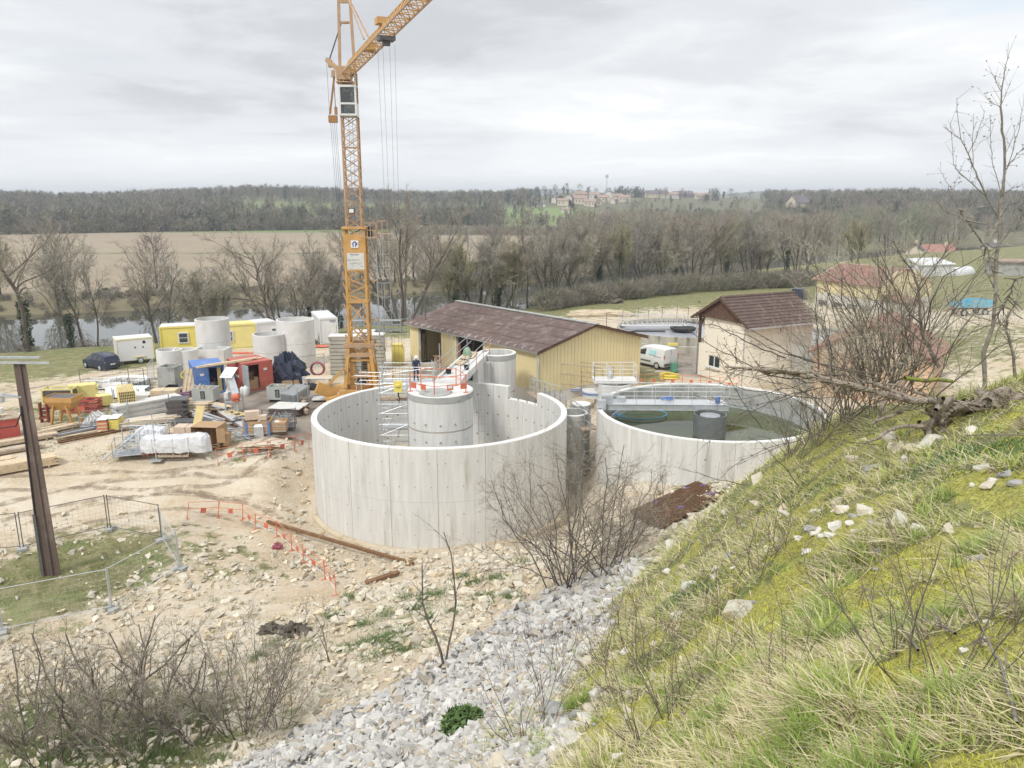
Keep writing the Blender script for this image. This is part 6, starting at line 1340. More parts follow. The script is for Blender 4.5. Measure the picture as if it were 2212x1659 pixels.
def openbox(name,label,loc,rz,w,d,h,rx=0.):
 T=thing(name,label,'cardboard box',loc,rz);T.rotation_euler[0]=rx;t=.02
 for c_,s_ in(((-w/2,0,h/2),(t,d,h)),((w/2,0,h/2),(t,d,h)),((0,d/2,h/2),(w,t,h)),((0,0,t),(w,d,t)),((0,0,h),(w,d,t))):mb=MB();mb.box(c_,s_);part(T,'side',mb,['cardboard'])
 mb=MB();mb.box((w*.62,-d*.45,h*.6),(w*.3,t,h*.7),.3);part(T,'flap',mb,['cardboard']);mb=MB();mb.box((w*.2,d/2-.03,h*.75),(w*.22,.012,h*.16));part(T,'label_sheet',mb,['sign_white'])
openbox('opened_box','big cardboard box lying open towards the viewer',YP(c2(1700,1185)),R(-5),1.7,1.4,1.35);openbox('tilted_box','smaller cardboard box tipped over in front of the big open one',YP(c2(1860,1200)),R(-15),1.0,.7,.95,-.35)
def scatter_bars(name,label,cat,loc,rz,n,L_,w,mt,spread=(1,.5),up=.4,hd=0.,dev=.4):
 T=thing(name,label,cat,loc,rz)
 for k in range(n):
  c_=Vector((random.uniform(-1,1)*spread[0],random.uniform(-1,1)*spread[1],.06+up*k/n));a=hd+random.uniform(-dev,dev);dd=Vector((math.cos(a),math.sin(a),random.uniform(-.12,.12)))*L_/2*random.uniform(.6,1);mb=MB();mb.bar(c_-dd,c_+dd,w,w*.6);part(T,'bar',mb,[mt])
 return T
scatter_bars('prop_heap','heap of galvanised props and beams left of the cardboard box','steel props',YP(c2(1640,830)),R(-35),14,3.2,.11,'galv',(.6,.5),.7,0,.14)
scatter_bars('profile_heap','tangle of white profiles behind the opened cardboard box','steel props',YP(c2(1870,960)),R(-35),12,1.9,.09,'alu',(.7,.5),.5,0,.4)
scatter_bars('orange_parts','orange and white odds and ends on the ground left of the grey tub','site debris',YP(c2(1270,460)),0,14,.9,.06,'orange',(1.5,.25),.15,0,1.2)
scatter_bars('timber_bits','small timber offcuts by the yellow beam bundles','offcuts',YP(c2(310,470)),0,8,1.2,.09,'timber',(.6,.2),.2,.2,.3)
#  crop 3 goods
cm=thing('mortar_conveyor','mortar conveyor with a tilted white tray, red motor and four legs','machine',YP(c3(610,780)),R(-10));mb=MB()
for x in(-.45,.45):
 for y in(-.4,.4):mb.bar((x*1.15,y*1.15,0),(x,y,1.25),.08,.08)
mb.box((0,0,.95),(1.0,.9,.08));part(cm,'stand',mb,['galv']);mb=MB();mb.bar((.35,-.3,1.3),(-.5,.5,2.7),.5,.3);part(cm,'chute',mb,['galv'])
mb=MB();mb.box((-.6,.6,2.9),(.95,1.2,.05),0,rx=.5);part(cm,'tray',mb,['white']);mb=MB();mb.tube([(.25,-.6,1.35),(.7,-.5,1.45)],.24,12);mb.box((.4,-.5,1.2),(.5,.3,.3));part(cm,'motor',mb,['barrier_red']);mb=MB();mb.box((-.45,.0,1.35),(.3,.7,.5));part(cm,'side_box',mb,['white_dirty'])
for k,(x,y,s_)in enumerate(((735,458,.8),(795,478,1.0))):
 mb=MB();mb.lathe([(0,0),(.2,.0),(.24,.05),(.24,.5),(.16,.62),(.07,.66),(.07,.72),(0,.72)],12);single('white_jerrycan',f'white jerrycan before the red container, the {"smaller left" if k == 0 else "larger right"} one','jerrycan',mb,['white'],YP(c3(x,y)),smooth=True).scale=(s_,s_,s_*1.15)
mb=MB();mb.lathe([(0,0),(.2,.0),(.22,.3),(.1,.5),(0,.5)],10);single('clear_canister','pale see through canister left of the jerrycans','canister',mb,['white_dirty'],YP(c3(495,460)),smooth=True)
tb=thing('tube_rack','rack of diagonal scaffold tubes right of the red container','tube bundle',YP(c3(1650,600)),R(-25));me=MB().tube([(0,-.95,-.2),(0,.95,.2)],.035,6).mesh('tube',['steel'])
for i in range(9):
 for j in range(14):obj('tube',me,tb,(-.62+j*.095+.03*(i%2),.02*(j%3),.35+i*.085))
for x in(-.75,.75):
 for y in(-.6,.6):mb=MB();mb.box((x,y,.75),(.06,.06,1.5));part(tb,'rack_post',mb,['galv'])
l=YP(c3(1540,770));stack('sheet_stack','low square stack of pale topped plywood sheets on the wet ground','sheet stack',l,R(-8),2.4,1.9,.05,1,7,'ply_dark',.02,'wood_brown',item='sheet')
mb=MB();mb.box((0,0,.53),(2.42,1.92,.03));mb.box((-.5,.6,.56),(.9,.5,.02));single('top_sheet','pale sheet lying on top of the plywood stack','sheet',mb,['white_dirty'],l,R(-8))
for k,(a,b,w_,mt_,lab)in enumerate(((c3(355,790),c3(850,1090),.34,'alu','long aluminium beam lying diagonally, the nearer of the pair'),(c3(420,775),c3(880,1040),.22,'alu','long aluminium beam lying diagonally, the farther of the pair'),(c3(270,795),c3(640,1040),.1,'wood_brown','dark timber batten alongside the aluminium beams'))):
 l,rz,L_=ends(a,b);mb=MB();mb.box((0,0,.1),(L_,w_,.16));mb.box((0,0,.2),(L_,w_+.05,.03));single('long_beam',lab,'beam',mb,[mt_],l,rz)
tf=thing('timber_cradle','yellowish timber frame on the ground at the foot of the conveyor','timber frame',YP(c3(610,830)),R(-35))
for y in(-.4,.4):mb=MB();mb.box((0,y,.12),(2.2,.16,.14));part(tf,'beam',mb,['timber_yellow'])
for x in(-.8,0,.8):mb=MB();mb.box((x,0,.2),(.16,.9,.05));part(tf,'crosspiece',mb,['timber_yellow'])
scatter_bars('bracket_heap','heap of galvanised brackets and rails in front of the wooden crates','steel brackets',YP(c3(720,1240)),R(-8),22,1.7,.07,'galv',(1.0,.6),.5,.2,.9)
scatter_bars('bracket_heap','small dark blue grey pile of brackets by the aluminium beams','steel brackets',YP(c3(760,960)),R(-8),10,.8,.1,'dark_steel',(.6,.4),.3,.2,.9)
scatter_bars('grey_profiles','loose grey profiles on the wet ground behind the wooden crates','steel profiles',YP(c3(930,900)),R(-25),7,1.8,.1,'alu',(.5,.4),.15,0,.15)
def crate(label,loc,rz,w,d,h,straps=True):
 T=thing('wooden_crate',label,'crate',loc,rz);nb=4
 for k in range(nb):
  z=.14+(k+.5)*(h-.14)/nb;hh=(h-.14)/nb-.02
  for c_,s_ in(((0,-d/2,z),(w,.04,hh)),((0,d/2,z),(w,.04,hh)),((-w/2,0,z),(.04,d-.05,hh)),((w/2,0,z),(.04,d-.05,hh))):mb=MB();mb.box(c_,s_);part(T,'board',mb,['cardboard' if k%2 else 'timber_old'])
 mb=MB();mb.box((0,0,h*.75),(w-.1,d-.1,.1));part(T,'contents',mb,['cardboard'])
 mb=MB();mb.box((0,0,.06),(w,d,.1));part(T,'base',mb,['wood_brown'])
 if straps:
  for x in(-w*.38,w*.45):mb=MB();mb.box((x,-d/2-.04,h/2),(.13,.04,h));part(T,'blue_post',mb,['blue_cont'])
 return T
crate('tall wooden crate with blue posts full of cartons',YP(c3(1020,1215)),R(8),1.7,1.1,1.05);mb=MB();mb.box((-.3,.2,1.3),(.9,.5,.55),.2);mb.box((.4,.1,1.15),(.5,.5,.3));single('loose_carton','cartons piled on top of the tall wooden crate','carton',mb,['carton_pale'],YP(c3(1000,1215)),R(8))
crate('lower wooden crate piled with rubbish bags, right of the crate with blue posts',YP(c3(1300,1195)),R(8),1.6,1.1,.8,False);heap('rubbish_heap','white and grey rubbish bags on the lower wooden crate','rubbish',(*YP(c3(1290,1170))[:2],YZ+.55),1.5,1.0,.5,'white_dirty',3)
mb=MB();mb.box((0,0,.35),(.6,.45,.7));mb.slab([(-.3,-.22,.7),(.3,-.22,.7),(.12,0,.95),(-.12,0,.95)],.02);mb.slab([(.3,.22,.7),(-.3,.22,.7),(-.12,0,.95),(.12,0,.95)],.02);mb.tube([(0,0,.9),(0,0,1.05)],.1,8);single('galvanised_box','small galvanised box with sloping shoulders in front of the blue posts crate','metal box',mb,['galv'],YP(c3(1040,1250)),R(5))
basket('wire_basket','rusty wire basket of clamps behind the lower wooden crate',YP(c3(1370,1090)),R(12),2.2,1.3,1.1,'dark_steel','steel',70)
heap('black_tarpaulin','tall heap covered by a dark blue tarpaulin right of the red container','tarpaulin',YP(c3(1530,250)),3.0,1.8,2.3,'tarp',1,sharp=.45)
coil('yellow_hose','yellow hose coil at the right corner of the red container','hose',YP(c3(1310,250)),.4,.06,5,'yellow_hose',flat=.1)
l,rz,L_=ends(c3(1420,300),c3(1790,260));mb=MB();mb.box((0,0,.2),(L_,.3,.36));single('thick_beam','thick brown timber beam lying before the dark tarpaulin','beam',mb,['cardboard'],l,rz)
for k,x in enumerate((1815,1880)):mb=MB();mb.lathe([(0,0),(.2,0),(.24,.55),(.26,.6),(0,.6)],14);single('white_drum',f'white plastic drum behind the black bag, the {"left" if k == 0 else "right"} one','drum',mb,['white_dirty'],YP(c3(x,270)),smooth=True)
coil('red_hose','dark red hose coil hung upright left of the ballast stack','hose',(*YP(c3(2050,200))[:2],YZ+1.0),.55,.045,9,'hose_red',1.45,flat=.03)
heap('black_bag','black bag lying in front of the white drums','bag',YP(c3(1900,370)),1.6,.9,.5,'black',2)
wt=thing('work_table','work table of planks on trestles left of the crane foot','table',YP(c3(2070,330)),R(2))
for k in range(3):mb=MB();mb.box((0,-.4+.4*k,.85),(2.2,.36,.05));part(wt,'plank',mb,['timber' if k else 'white_dirty'])
for x in(-.9,.9):mb=MB();mb.box((x,0,.42),(.06,1.0,.8));part(wt,'trestle',mb,['steel'])
for k,(x,y,sc_)in enumerate(((1520,90,1),(2050,270,.8))):pass
for k,(a,b)in enumerate(((c3(1740,150),c3(2010,10)),(c3(1850,120),c3(2200,-80)))):p=Vector((*YP(a)[:2],YZ+.1));q=Vector((*YP(a)[:2],0))+Vector((2.6,1.2,YZ+1.9));mb=MB();mb.tube([p,q],.035,6);single('leaning_pole',f'long thin pole leaning against the ballast stack, {"left" if k == 0 else "right"} one','pole',mb,['galv'],(0,0,0))
for k,(x,y,w_)in enumerate(((2130,560,1.6),(2040,540,.8))):mb=MB();mb.box((0,0,.18),(w_,1.2,.06));mb.box((0,0,.08),(w_*.8,1.0,.14),m=1);single('steel_plate',f'{"large white" if k == 0 else "small dark"} steel plate on the ground before the crane foot','plate',mb,['white_dirty' if k==0 else 'dark_steel','black'],YP(c3(x,y)),.1)
mb=MB();mb.lathe([(0,-.08),(.5,-.08),(.55,0),(.5,.08),(0,.08)],18);single('rubber_ring','black rubber ring lying on the ground left of the crane foot','tyre',mb,['rubber'],YP(c3(2150,480)),smooth=True)
for k,(x,y)in enumerate(((1830,790),(1800,640))):mb=MB();mb.tube([(0,0,0),(0,0,.55)],.03,6);mb.lathe([(0,0),(.2,0),(.22,.3),(.1,.4),(0,.4)],10);mb.tube([(-.25,0,.55),(.25,0,.6)],.03,5);single('compactor',f'small {"nearer" if k == 0 else "farther"} tool stand by the rim of the big tank','tool',mb,['timber_old'],YP(c3(x,y)))
T=None
#  welded mesh panels, site fences
def fence_panel(T,a,b,h=2.0,mt='galv',wires=True,foot=True,dens=.12):
 a,b=Vector(a),Vector(b);mb=MB();r=.024;d=(b-a)
 P=thing(*T)if isinstance(T,tuple)else T
 z=Vector((0,0,1));lo=.12
 for p,nm in((a,'post'),(b,'post')):mb=MB();mb.tube([p+z*lo,p+z*(h+.05)],r,6);part(P,'post',mb,[mt])
 for hh in(lo+.1,h):mb=MB();mb.tube([a+z*hh,b+z*hh],r*.75,6);part(P,'rail',mb,[mt])
 if wires:
  mb=MB();n=max(4,int(d.length/dens));me_=.0035
  for k in range(1,n):p=a.lerp(b,k/n);mb.bar(p+z*(lo+.1),p+z*h,.004,.004)
  for k in range(1,8):mb.bar(a+z*(lo+.1+(h-lo-.1)*k/8),b+z*(lo+.1+(h-lo-.1)*k/8),.004,.004)
  part(P,'wire_mesh',mb,[mt],kind='stuff')
 if foot:
  for p in(a,b):mb=MB();mb.box(p+z*.08,(.24,.62,.14),math.atan2(d.y,d.x));part(P,'foot',mb,['conc_grey'])
 return P
FP=[(-130,1205),(48,1188),(237,1145),(352,1168)]
for k in range(3):a,b=G(*FP[k]),G(*FP[k+1]);d=(b-a).normalized()*.07;fence_panel(('site_fence',['dark mesh fence panel leaving the picture at left behind the pole','dark mesh fence panel right behind the leaning concrete pole','dark mesh fence panel with sagging top, right end of the far row'][k],'fence panel',(0,0,0)),a+d,b-d,1.95,'fence_dark',dens=.25)
FP=[(352,1170),(389,1232)];fence_panel(('site_fence','fallen in mesh fence panel turning the corner of the grass patch','fence panel',(0,0,0)),G(*FP[0]),G(*FP[1]),1.75,'galv',dens=.25)
fence_panel(('site_fence','mesh fence panel running from the corner post to the near galvanised post','fence panel',(0,0,0)),G(387,1232),G(243,1318),1.95,'galv',dens=.25)
fence_panel(('site_fence','nearest galvanised mesh fence panel at the left edge of the picture','fence panel',(0,0,0)),G(240,1320),G(8,1368),1.95,'galv',dens=.25)
fence_panel(('site_fence','galvanised fence panel cut by the left edge, nearest the viewer','fence panel',(0,0,0)),G(4,1369),G(-150,1392),1.95,'galv',dens=.25)
P=[c1(1125,415),c1(1800,420),c1(2010,430),c1(2090,330)]
fence_panel(('site_fence','thin mesh fence along the dirt road left of the concrete rings','fence panel',(0,0,0)),YP(P[0]),YP(P[1]),1.7,'fence_dark',dens=.3,foot=False)
fence_panel(('site_fence','short mesh fence panel next to the square concrete chamber','fence panel',(0,0,0)),YP(P[1]),YP(P[2]),1.9,'fence_dark',dens=.3,foot=False)
fence_panel(('site_fence','grey mesh panels leaning by the concrete chamber','fence panel',(0,0,0)),YP(c1(2060,390)),YP(c1(2140,270)),1.9,'galv',dens=.1)
fence_panel(('site_fence','bar fence between the tarpaulin heap and the ballast stack','fence panel',(0,0,0)),YP(c4(1560,720)),YP(c4(2080,650)),1.35,'fence_dark',dens=.16,foot=False)
fence_panel(('site_fence','light mesh fence on the grass left of the yellow shed','fence panel',(0,0,0)),YP(c5(560,640)),YP(c5(1600,600)),1.9,'galv',dens=.4)
mb=MB();
for z in(.3,.9,1.4):mb.box((0,0,z),(6.5,1.0,.06))
for x in(-3.2,-1.1,1.1,3.2):mb.box((x,-.5,.8),(.06,.06,1.6));mb.box((x,.5,.8),(.06,.06,1.6))
single('steel_rack','long grey steel rack on the grass behind the crane mast','rack',mb,['steel'],YP(c5(1080,560)),.02)
heap('orange_netting','strip of orange netting on the ground before the big white cabin','netting',YP(c4(1990,395)),3.6,.9,.12,'barrier_red',4);heap('orange_netting','orange netting heap on the ground below the paler yellow cabin','netting',YP(c4(1120,480)),5.0,.7,.15,'barrier_red',2)
heap('black_sack','black sack on the ground between the off white and big white cabins','sack',YP(c4(1915,375)),1.2,.7,.9,'black',1)
#  orange barriers
bproto=barrier();bproto['label']='orange barrier';first=True
def put_barrier(uva,uvb,label,sc=1.0):
 global first
 a,b=G(*uva),G(*uvb);d=b-a;T=bproto if first else copy_tree(bproto);first=False
 T.location=a;T.rotation_euler=(0,-math.atan2(d.z,d.xy.length),math.atan2(d.y,d.x));T.scale=(d.length/1.95,1,sc);T['label']=label;T['group']='orange site barriers'
B1=[(404,1120),(472,1117),(525,1122),(553,1144),(599,1160),(631,1190),(657,1217),(703,1252),(727,1286)]
LB=['orange barrier standing alone at the left end of the lower chain','orange barrier second from the left of the lower chain','orange barrier third in the lower chain, turning downhill','orange barrier at the start of the long rusty beam','orange barrier lying askew beside the red debris','tilted orange barrier half way down the rubble slope','orange barrier on the rubble, second from the near end','orange barrier nearest to the viewer on the rubble']
for i in range(8):put_barrier(B1[i],B1[i+1],LB[i],.95)
B2=[(472,1003),(528,993),(584,985),(637,974),(668,968)]
LB=['orange barrier before the rusty bars, leftmost of the yard row','orange barrier with the rusty steel bars behind it','orange barrier right of the rusty bars','orange barrier touching the wall of the big tank']
for i in range(4):put_barrier(B2[i],B2[i+1],LB[i])
B3=[(1375,832),(1393,834),(1433,833),(1474,835),(1513,837),(1554,840),(1596,845)]
LB=['orange barrier by the low platform behind the water tank','second orange barrier on the grass near the white van','orange barrier with white plate below the yellow hose','orange barrier in the middle of the row behind the water tank','orange barrier before the left corner of the cream building','orange barrier before the window of the cream building','']
for i in range(6):put_barrier(B3[i],B3[i+1],LB[i])
scatter_bars('rusty_bars','pile of rusty reinforcing bars behind the orange barriers','steel bars',G(*c3(1000,1460)),R(8),16,2.4,.05,'rust',(.6,.4),.3,0,.2)
# long rusty rail and odd debris on the lower ground
a,b=G(578,1130),G(893,1222);d=b-a;mb=MB();mb.bar((0,0,.1),(d.length,0,.1),.16,.16);o=single('rusty_rail','long rusty beam lying on the dirt in front of the big tank','steel beam',mb,['rust'],a,math.atan2(d.y,d.x));o.rotation_euler[1]=-math.asin(d.z/d.length)
a,b=G(790,1262),G(862,1243);d=b-a;mb=MB();mb.bar((0,0,.08),(d.length,0,.2),.25,.12);single('rusty_channel','short rusty channel half buried in the rubble below the long beam','steel beam',mb,['rust'],a,math.atan2(d.y,d.x))
heap('red_debris','small red and white debris beside a barrier on the rubble','debris',G(600,1185),.5,.4,.3,'hose_red',2,sharp=.6)
# rusty mesh sheets with purple ties
a,b,c_,d_=G(1362,1110),G(1505,1046),G(1566,1072),G(1432,1146);nrm=Vector((0,0,.12));T=thing('rusty_mesh','stack of rusty reinforcing mesh sheets with purple straps lying on the slope','reinforcing mesh',a);mb=MB()
Q=[p-a+nrm for p in(a,b,c_,d_)]
for lay in range(3):
 for k in range(31):f=k/30;mb.bar(Q[0].lerp(Q[1],f)+Vector((0,0,.03*lay)),Q[3].lerp(Q[2],f)+Vector((0,0,.03*lay)),.02,.02)
 for k in range(19):f=k/18;mb.bar(Q[0].lerp(Q[3],f)+Vector((0,0,.03*lay+.01)),Q[1].lerp(Q[2],f)+Vector((0,0,.03*lay+.01)),.02,.02)
part(T,'mesh_sheet',mb,['rust'],kind='stuff');mb=MB();mb.slab([q-Vector((0,0,.05))for q in Q],.03);part(T,'bottom_sheet',mb,['wood_brown'])
for k,(f,g)in enumerate(((.25,.1),(.35,.75),(.72,.12),(.9,.35),(.8,.8))):
 p=Q[0].lerp(Q[1],f).lerp(Q[3].lerp(Q[2],f),g)+Vector((0,0,.12));mb=MB();mb.tube([p,p+Vector((.15,.1,.08)),p+Vector((.3,-.02,.02)),p+Vector((.42,.12,.05)),p+Vector((.2,.2,.03))],.022,5);part(T,'purple_strap',mb,['strap'])
 #  leaning concrete utility pole
pb_=G(114,1243);up=thing('utility_pole','dark stained concrete utility pole with crossarms, cables and insulators','utility pole',(pb_.x,pb_.y,pb_.z),R(12));top=WY(50,800,pb_.y+.25);H_=10.2;mb=MB();lean=Vector(((top.x-pb_.x)*.62,.0,0))
def pz(z,x=0,y=0):return Vector((x,y,z))+lean*z/H_
for x in(-.13,.13):mb.bar(pz(-.3,x*1.45),pz(H_,x*.6),.08,.3)
mb.bar(pz(-.3),pz(H_),.2,.1);part(up,'shaft',mb,['pole_conc'])
mb=MB();mb.tube([pz(.2,-.4,-.05),pz(3,-.32,-.05),pz(5,-.26,-.05),pz(7,-.2,-.05),pz(8.2,-.17,-.03)],.045,6);part(up,'cable',mb,['black'],True)
mb=MB();mb.box(pz(1.6,-.36,-.06),(.12,.14,3.0));part(up,'cable_cover',mb,['dark_steel'])
for k,(z,dx,L_)in enumerate(((10.15,.2,2.2),(10.35,-.2,1.8))):mb=MB();mb.box(pz(z,dx*.6,-.12+.24*k),(L_,.09,.09),ry=.05);part(up,'crossarm',mb,['galv'])
for x in(-1.1,-.8,-1.5):mb=MB();mb.lathe([(0,0),(.07,.02),(.09,.08),(.05,.14),(.08,.18),(0,.22)],10,pz(10.2,x,-.1));part(up,'insulator',mb,['white'],True)
mb=MB()
for s in(-1,1):mb.bar(pz(8.6,-.1 if s<0 else.0),pz(8.6,-.1 if s<0 else 0)+Vector((-1.1,.2*s,.15)),.07,.07)
mb.bar(pz(8.8,-.1),pz(7.9,-.3),.05,.05);part(up,'bracket',mb,['galv'])
mb=MB();mb.lathe([(0,0),(.18,.05),(.2,.3),(.1,.45),(0,.5)],12,pz(8.35,-1.0));part(up,'lamp_head',mb,['white_dirty'],True)
mb=MB();mb.tube([pz(7.9,-.2,-.1),pz(7.3,-.5,-.1),pz(7.25,-1.2,-.1),pz(7.7,-1.8,0),pz(8.6,-3.2,.2)],.03,5);mb.tube([pz(10.2,-1.1),pz(9.9,-4,1),pz(9.7,-9,3)],.02,4);mb.tube([pz(10.2,-.8),pz(9.85,-4,1.2),pz(9.6,-9,3.4)],.02,4);part(up,'wire',mb,['black'],kind='stuff')
#  platforms and rails between tanks and shed
pl=thing('low_platform','small concrete basin with a railed platform beside the front corner of the yellow shed','basin',(*W(1325,868,2.6),2.0));mb=MB();mb.lathe([(1.45,-.5),(1.45,2.15),(1.3,2.15),(1.3,0)],32);part(pl,'basin_wall',mb,['conc_pale'],True);mb=MB();mb.box((.0,-.1,2.32),(3.2,1.5,.22));part(pl,'slab',mb,['conc_lip'])
mb=MB();rails(mb,[(-1.55,-.8,2.43),(1.55,-.8,2.43),(1.55,.6,2.43),(-1.55,.6,2.43),(-1.55,-.8,2.43)],1.1,2,.025,1.0);part(pl,'railing',mb,['white'],kind='stuff')
mb=MB();mb.lathe([(0,0),(.2,0),(.18,.4),(.1,.5),(.06,.9),(0,.9)],12,(-.3,0,2.43));part(pl,'pump',mb,['galv'],True);mb=MB()
for x in(1.55,1.9):mb.bar((x,-.2,0),(x,-.2,2.4),.05,.05)
for k in range(7):mb.bar((1.55,-.2,.3+.3*k),(1.9,-.2,.3+.3*k),.03,.03)
part(pl,'ladder',mb,['timber_old'])
gw=thing('grated_walkway','grey railed footbridge leading from the shed corner to the water tank bridge','footbridge',(*W(1150,848,3.2),3.2));e_=BA+Vector((-.3,.3,-1.7));d=e_-gw.location;L_=d.length;mb=MB()
for off in(0,1.1):o_=Vector((-.1,off,0));rails(mb,[o_,d+o_],1.1,2,.026,1.0)
part(gw,'railing',mb,['steel'],kind='stuff');mb=MB();mb.bar(Vector((0,.5,0)),d+Vector((0,.5,0)),1.15,.08);part(gw,'deck',mb,['timber_old'])
T=thing('scaffold_rails','ochre scaffold guard rails before the gable of the yellow shed','railing',(0,0,0));mb=MB()
A_,B_=Vector((*W(1212,850,2.6),2.6)),Vector((*W(1300,862,2.6),2.6));rails(mb,[A_,B_],2.4,3,.03,1.4);rails(mb,[A_+Vector((1.3,1.4,0)),B_+Vector((1.0,1.2,0))],2.3,3,.03,1.6);part(T,'tube_frame',mb,['timber_old'],kind='stuff')
mb=MB();rails(mb,[Vector((*W(1145,852,3.3),2.6)),Vector((*W(1216,872,3.3),2.6))],1.9,3,.028,1.0);single('tank_side_railing','grey tube railing running down along the outside of the big tank notch','railing',mb,['galv'],(0,0,0))
mb=MB();mb.lathe([(0,0),(.75,0),(.8,.5),(.0,.5)],24);mb.lathe([(.8,.3),(.83,.3),(.83,.4),(.8,.4)],24,m=1);single('white_round_tub','round white tub beside the footbridge behind the water tank rim','tub',mb,['white','blue_cont'],(*W(1280,868,2.6),3.0),smooth=True)
heap('dark_rubble','dark scrap heap between the notch of the big tank and the shed','scrap heap',(*W(1118,852,2.0),2.0),2.4,1.4,.9,'timber_old',3,sharp=.7)
for k in range(4):mb=MB();mb.box((0,0,.05+.06*k),(3.0-.3*k,.4,.05));single('blue_white_boards',f'{["lowest blue", "second", "third", "topmost white"][k]} board of the flat pile at the foot of the shed gable','boards',mb,['blue_cont' if k%2==0 else 'white'],(*W(1225,845,2.6),2.6),.15)
coil('yellow_hose','bright yellow hose coil on the ground between the van and the barriers','hose',(*W(*c8(960,1360),2.3),2.3),.75,.06,6,'yellow_hose',flat=.06)
mb=MB();mb.box((0,0,.5),(.5,.4,.9));mb.tube([(.3,0,0),(.3,0,1.6)],.03,5);mb.tube([(-.3,0,0),(-.3,0,1.2)],.03,5);mb.lathe([(0,-.1),(.3,-.1),(.3,.1),(0,.1)],12,(0,-.3,.3));single('green_hose_trolley','green hose trolley standing behind the rear of the white van','trolley',mb,['trailer_green'],(*W(1455,806,2.3),2.3))
for k,(u,v)in enumerate(((1310,707),(1345,700),(1378,694),(1400,700),(1430,692),(1462,690),(1486,694))):p=G(u,v-2);mb=MB();mb.tube([(0,0,0),(0,0,1.7)],.04,5);single('fence_post','thin dark fence post around the old round tank','post',mb,['dark_steel'],(p.x,p.y,gz(p.x,p.y)),0,'fence posts by the old tank')
heap('brush_pile','low pile of cut brushwood on the meadow behind the old round tank','brush pile',G(1315,655),3.2,1.8,1.2,'bark',3,sharp=.9)
heap('spoil_heap','pale earth heap beside the meadow left of the old round tank','earth heap',G(1290,682),9,2.2,.8,'earth',2,sharp=.25)
mb=MB();mb.box((0,0,.22),(.9,.35,.4));mb.tube([(.2,0,.4),(.2,0,.7)],.05,6);single('pump_unit','small dark pump on the ground right of the old tank wall','pump',mb,['dark_steel'],(*W(*c8(1080,960),2.3),2.3))
#  vegetation and stones
for n_,c_ in(('twig_brown',(.30,.265,.215)),('twig_grey',(.31,.29,.25)),('twig_olive',(.31,.29,.18)),('twig_red',(.26,.19,.16)),('twig_pale',(.40,.37,.29))):mat(n_,c_,.9,scale=.4,var=.22)
mat('ivy',(.035,.06,.028),.7,scale=2,var=.3);mat('bud',(.16,.10,.08),.8,var=.2);mat('leaf_green',(.10,.17,.05),.7,scale=6,var=.3)
def seg_mesh(segs,k):
 A=np.array([(*a,*b,r0,r1)for a,b,r0,r1 in segs],float);p0,p1=A[:,:3],A[:,3:6];d=p1-p0;d/=np.linalg.norm(d,axis=1,keepdims=True)+1e-9
 u=np.where(np.abs(d[:,2:3])>.9,[[1.,0,0]],[[0,0,1.]]);x=np.cross(d,u);x/=np.linalg.norm(x,axis=1,keepdims=True)+1e-9;y=np.cross(d,x)
 a=np.arange(k)*2*np.pi/k;ring=x[:,None]*np.cos(a)[None,:,None]+y[:,None]*np.sin(a)[None,:,None]
 V=np.concatenate([p0[:,None]+ring*A[:,6,None,None],p1[:,None]+ring*A[:,7,None,None]],1).reshape(-1,3);n=len(A);j=np.arange(k);j2=(j+1)%k
 F=np.stack([j,j2,j2+k,j+k],1)[None]+(np.arange(n)*2*k)[:,None,None];return V,F.reshape(-1,4)
def blades(tw,w):
 A=np.array([(*a,*b)for a,b in tw],float);d=A[:,3:]-A[:,:3];s=np.cross(d,RNG.normal(size=d.shape));s/=np.linalg.norm(s,axis=1,keepdims=True)+1e-9
 V=np.stack([A[:,:3]-s*w/2,A[:,:3]+s*w/2,A[:,3:]],1).reshape(-1,3);return V,np.arange(len(V)).reshape(-1,3)
def rv(rn):return Vector((rn.gauss(0,1),rn.gauss(0,1),rn.gauss(0,1)))
def grow(S,T,p,d,L,r,lev,P,rn):
 n=P['seg'][lev];kids=P['kids'][lev]if lev<len(P['kids'])else 0;p=p.copy();d=d.normalized();st=P['bare'][lev];pts=[(p.copy(),d.copy(),r)]
 for i in range(n):
  d=(d+rv(rn)*P['wob'][lev]+Vector((0,0,1))*P['up'][lev]).normalized();q=p+d*(L/n);r1=r*(1-.75*(i+1)/n)if lev else r*(1-.6*(i+1)/n)
  S[min(lev,2)].append((p,q,pts[-1][2],r1));p=q;pts.append((p.copy(),d.copy(),r1))
 for k in range(kids):
  f=st+(1-st)*(k+rn.random()*.8)/kids;i=min(n-1,int(f*n));a=f*n-i;b,dd,rr=pts[i];q,d2,r2=pts[i+1];o=b.lerp(q,min(1,a));perp=dd.cross(rv(rn)).normalized();an=P['ang'][lev]*rn.uniform(.7,1.25)
  cd=dd*math.cos(an)+perp*math.sin(an);grow(S,T,o,cd,L*P['rat'][lev]*rn.uniform(.65,1.15)*(1.15-.5*f if lev==0 else 1-.3*f),max(P['rmin'],r2*P['rr']),lev+1,P,rn)
 if lev>=P['tw_lev']:
  for k in range(P['ntw']):
   f=rn.random();i=min(n-1,int(f*n));b,dd,_=pts[i];q=pts[i+1][0];o=b.lerp(q,rn.random());e=(dd+rv(rn)*.55+Vector((0,0,P['twup']))).normalized()*P['twl']*rn.uniform(.5,1.3);T.append((o,o+e))
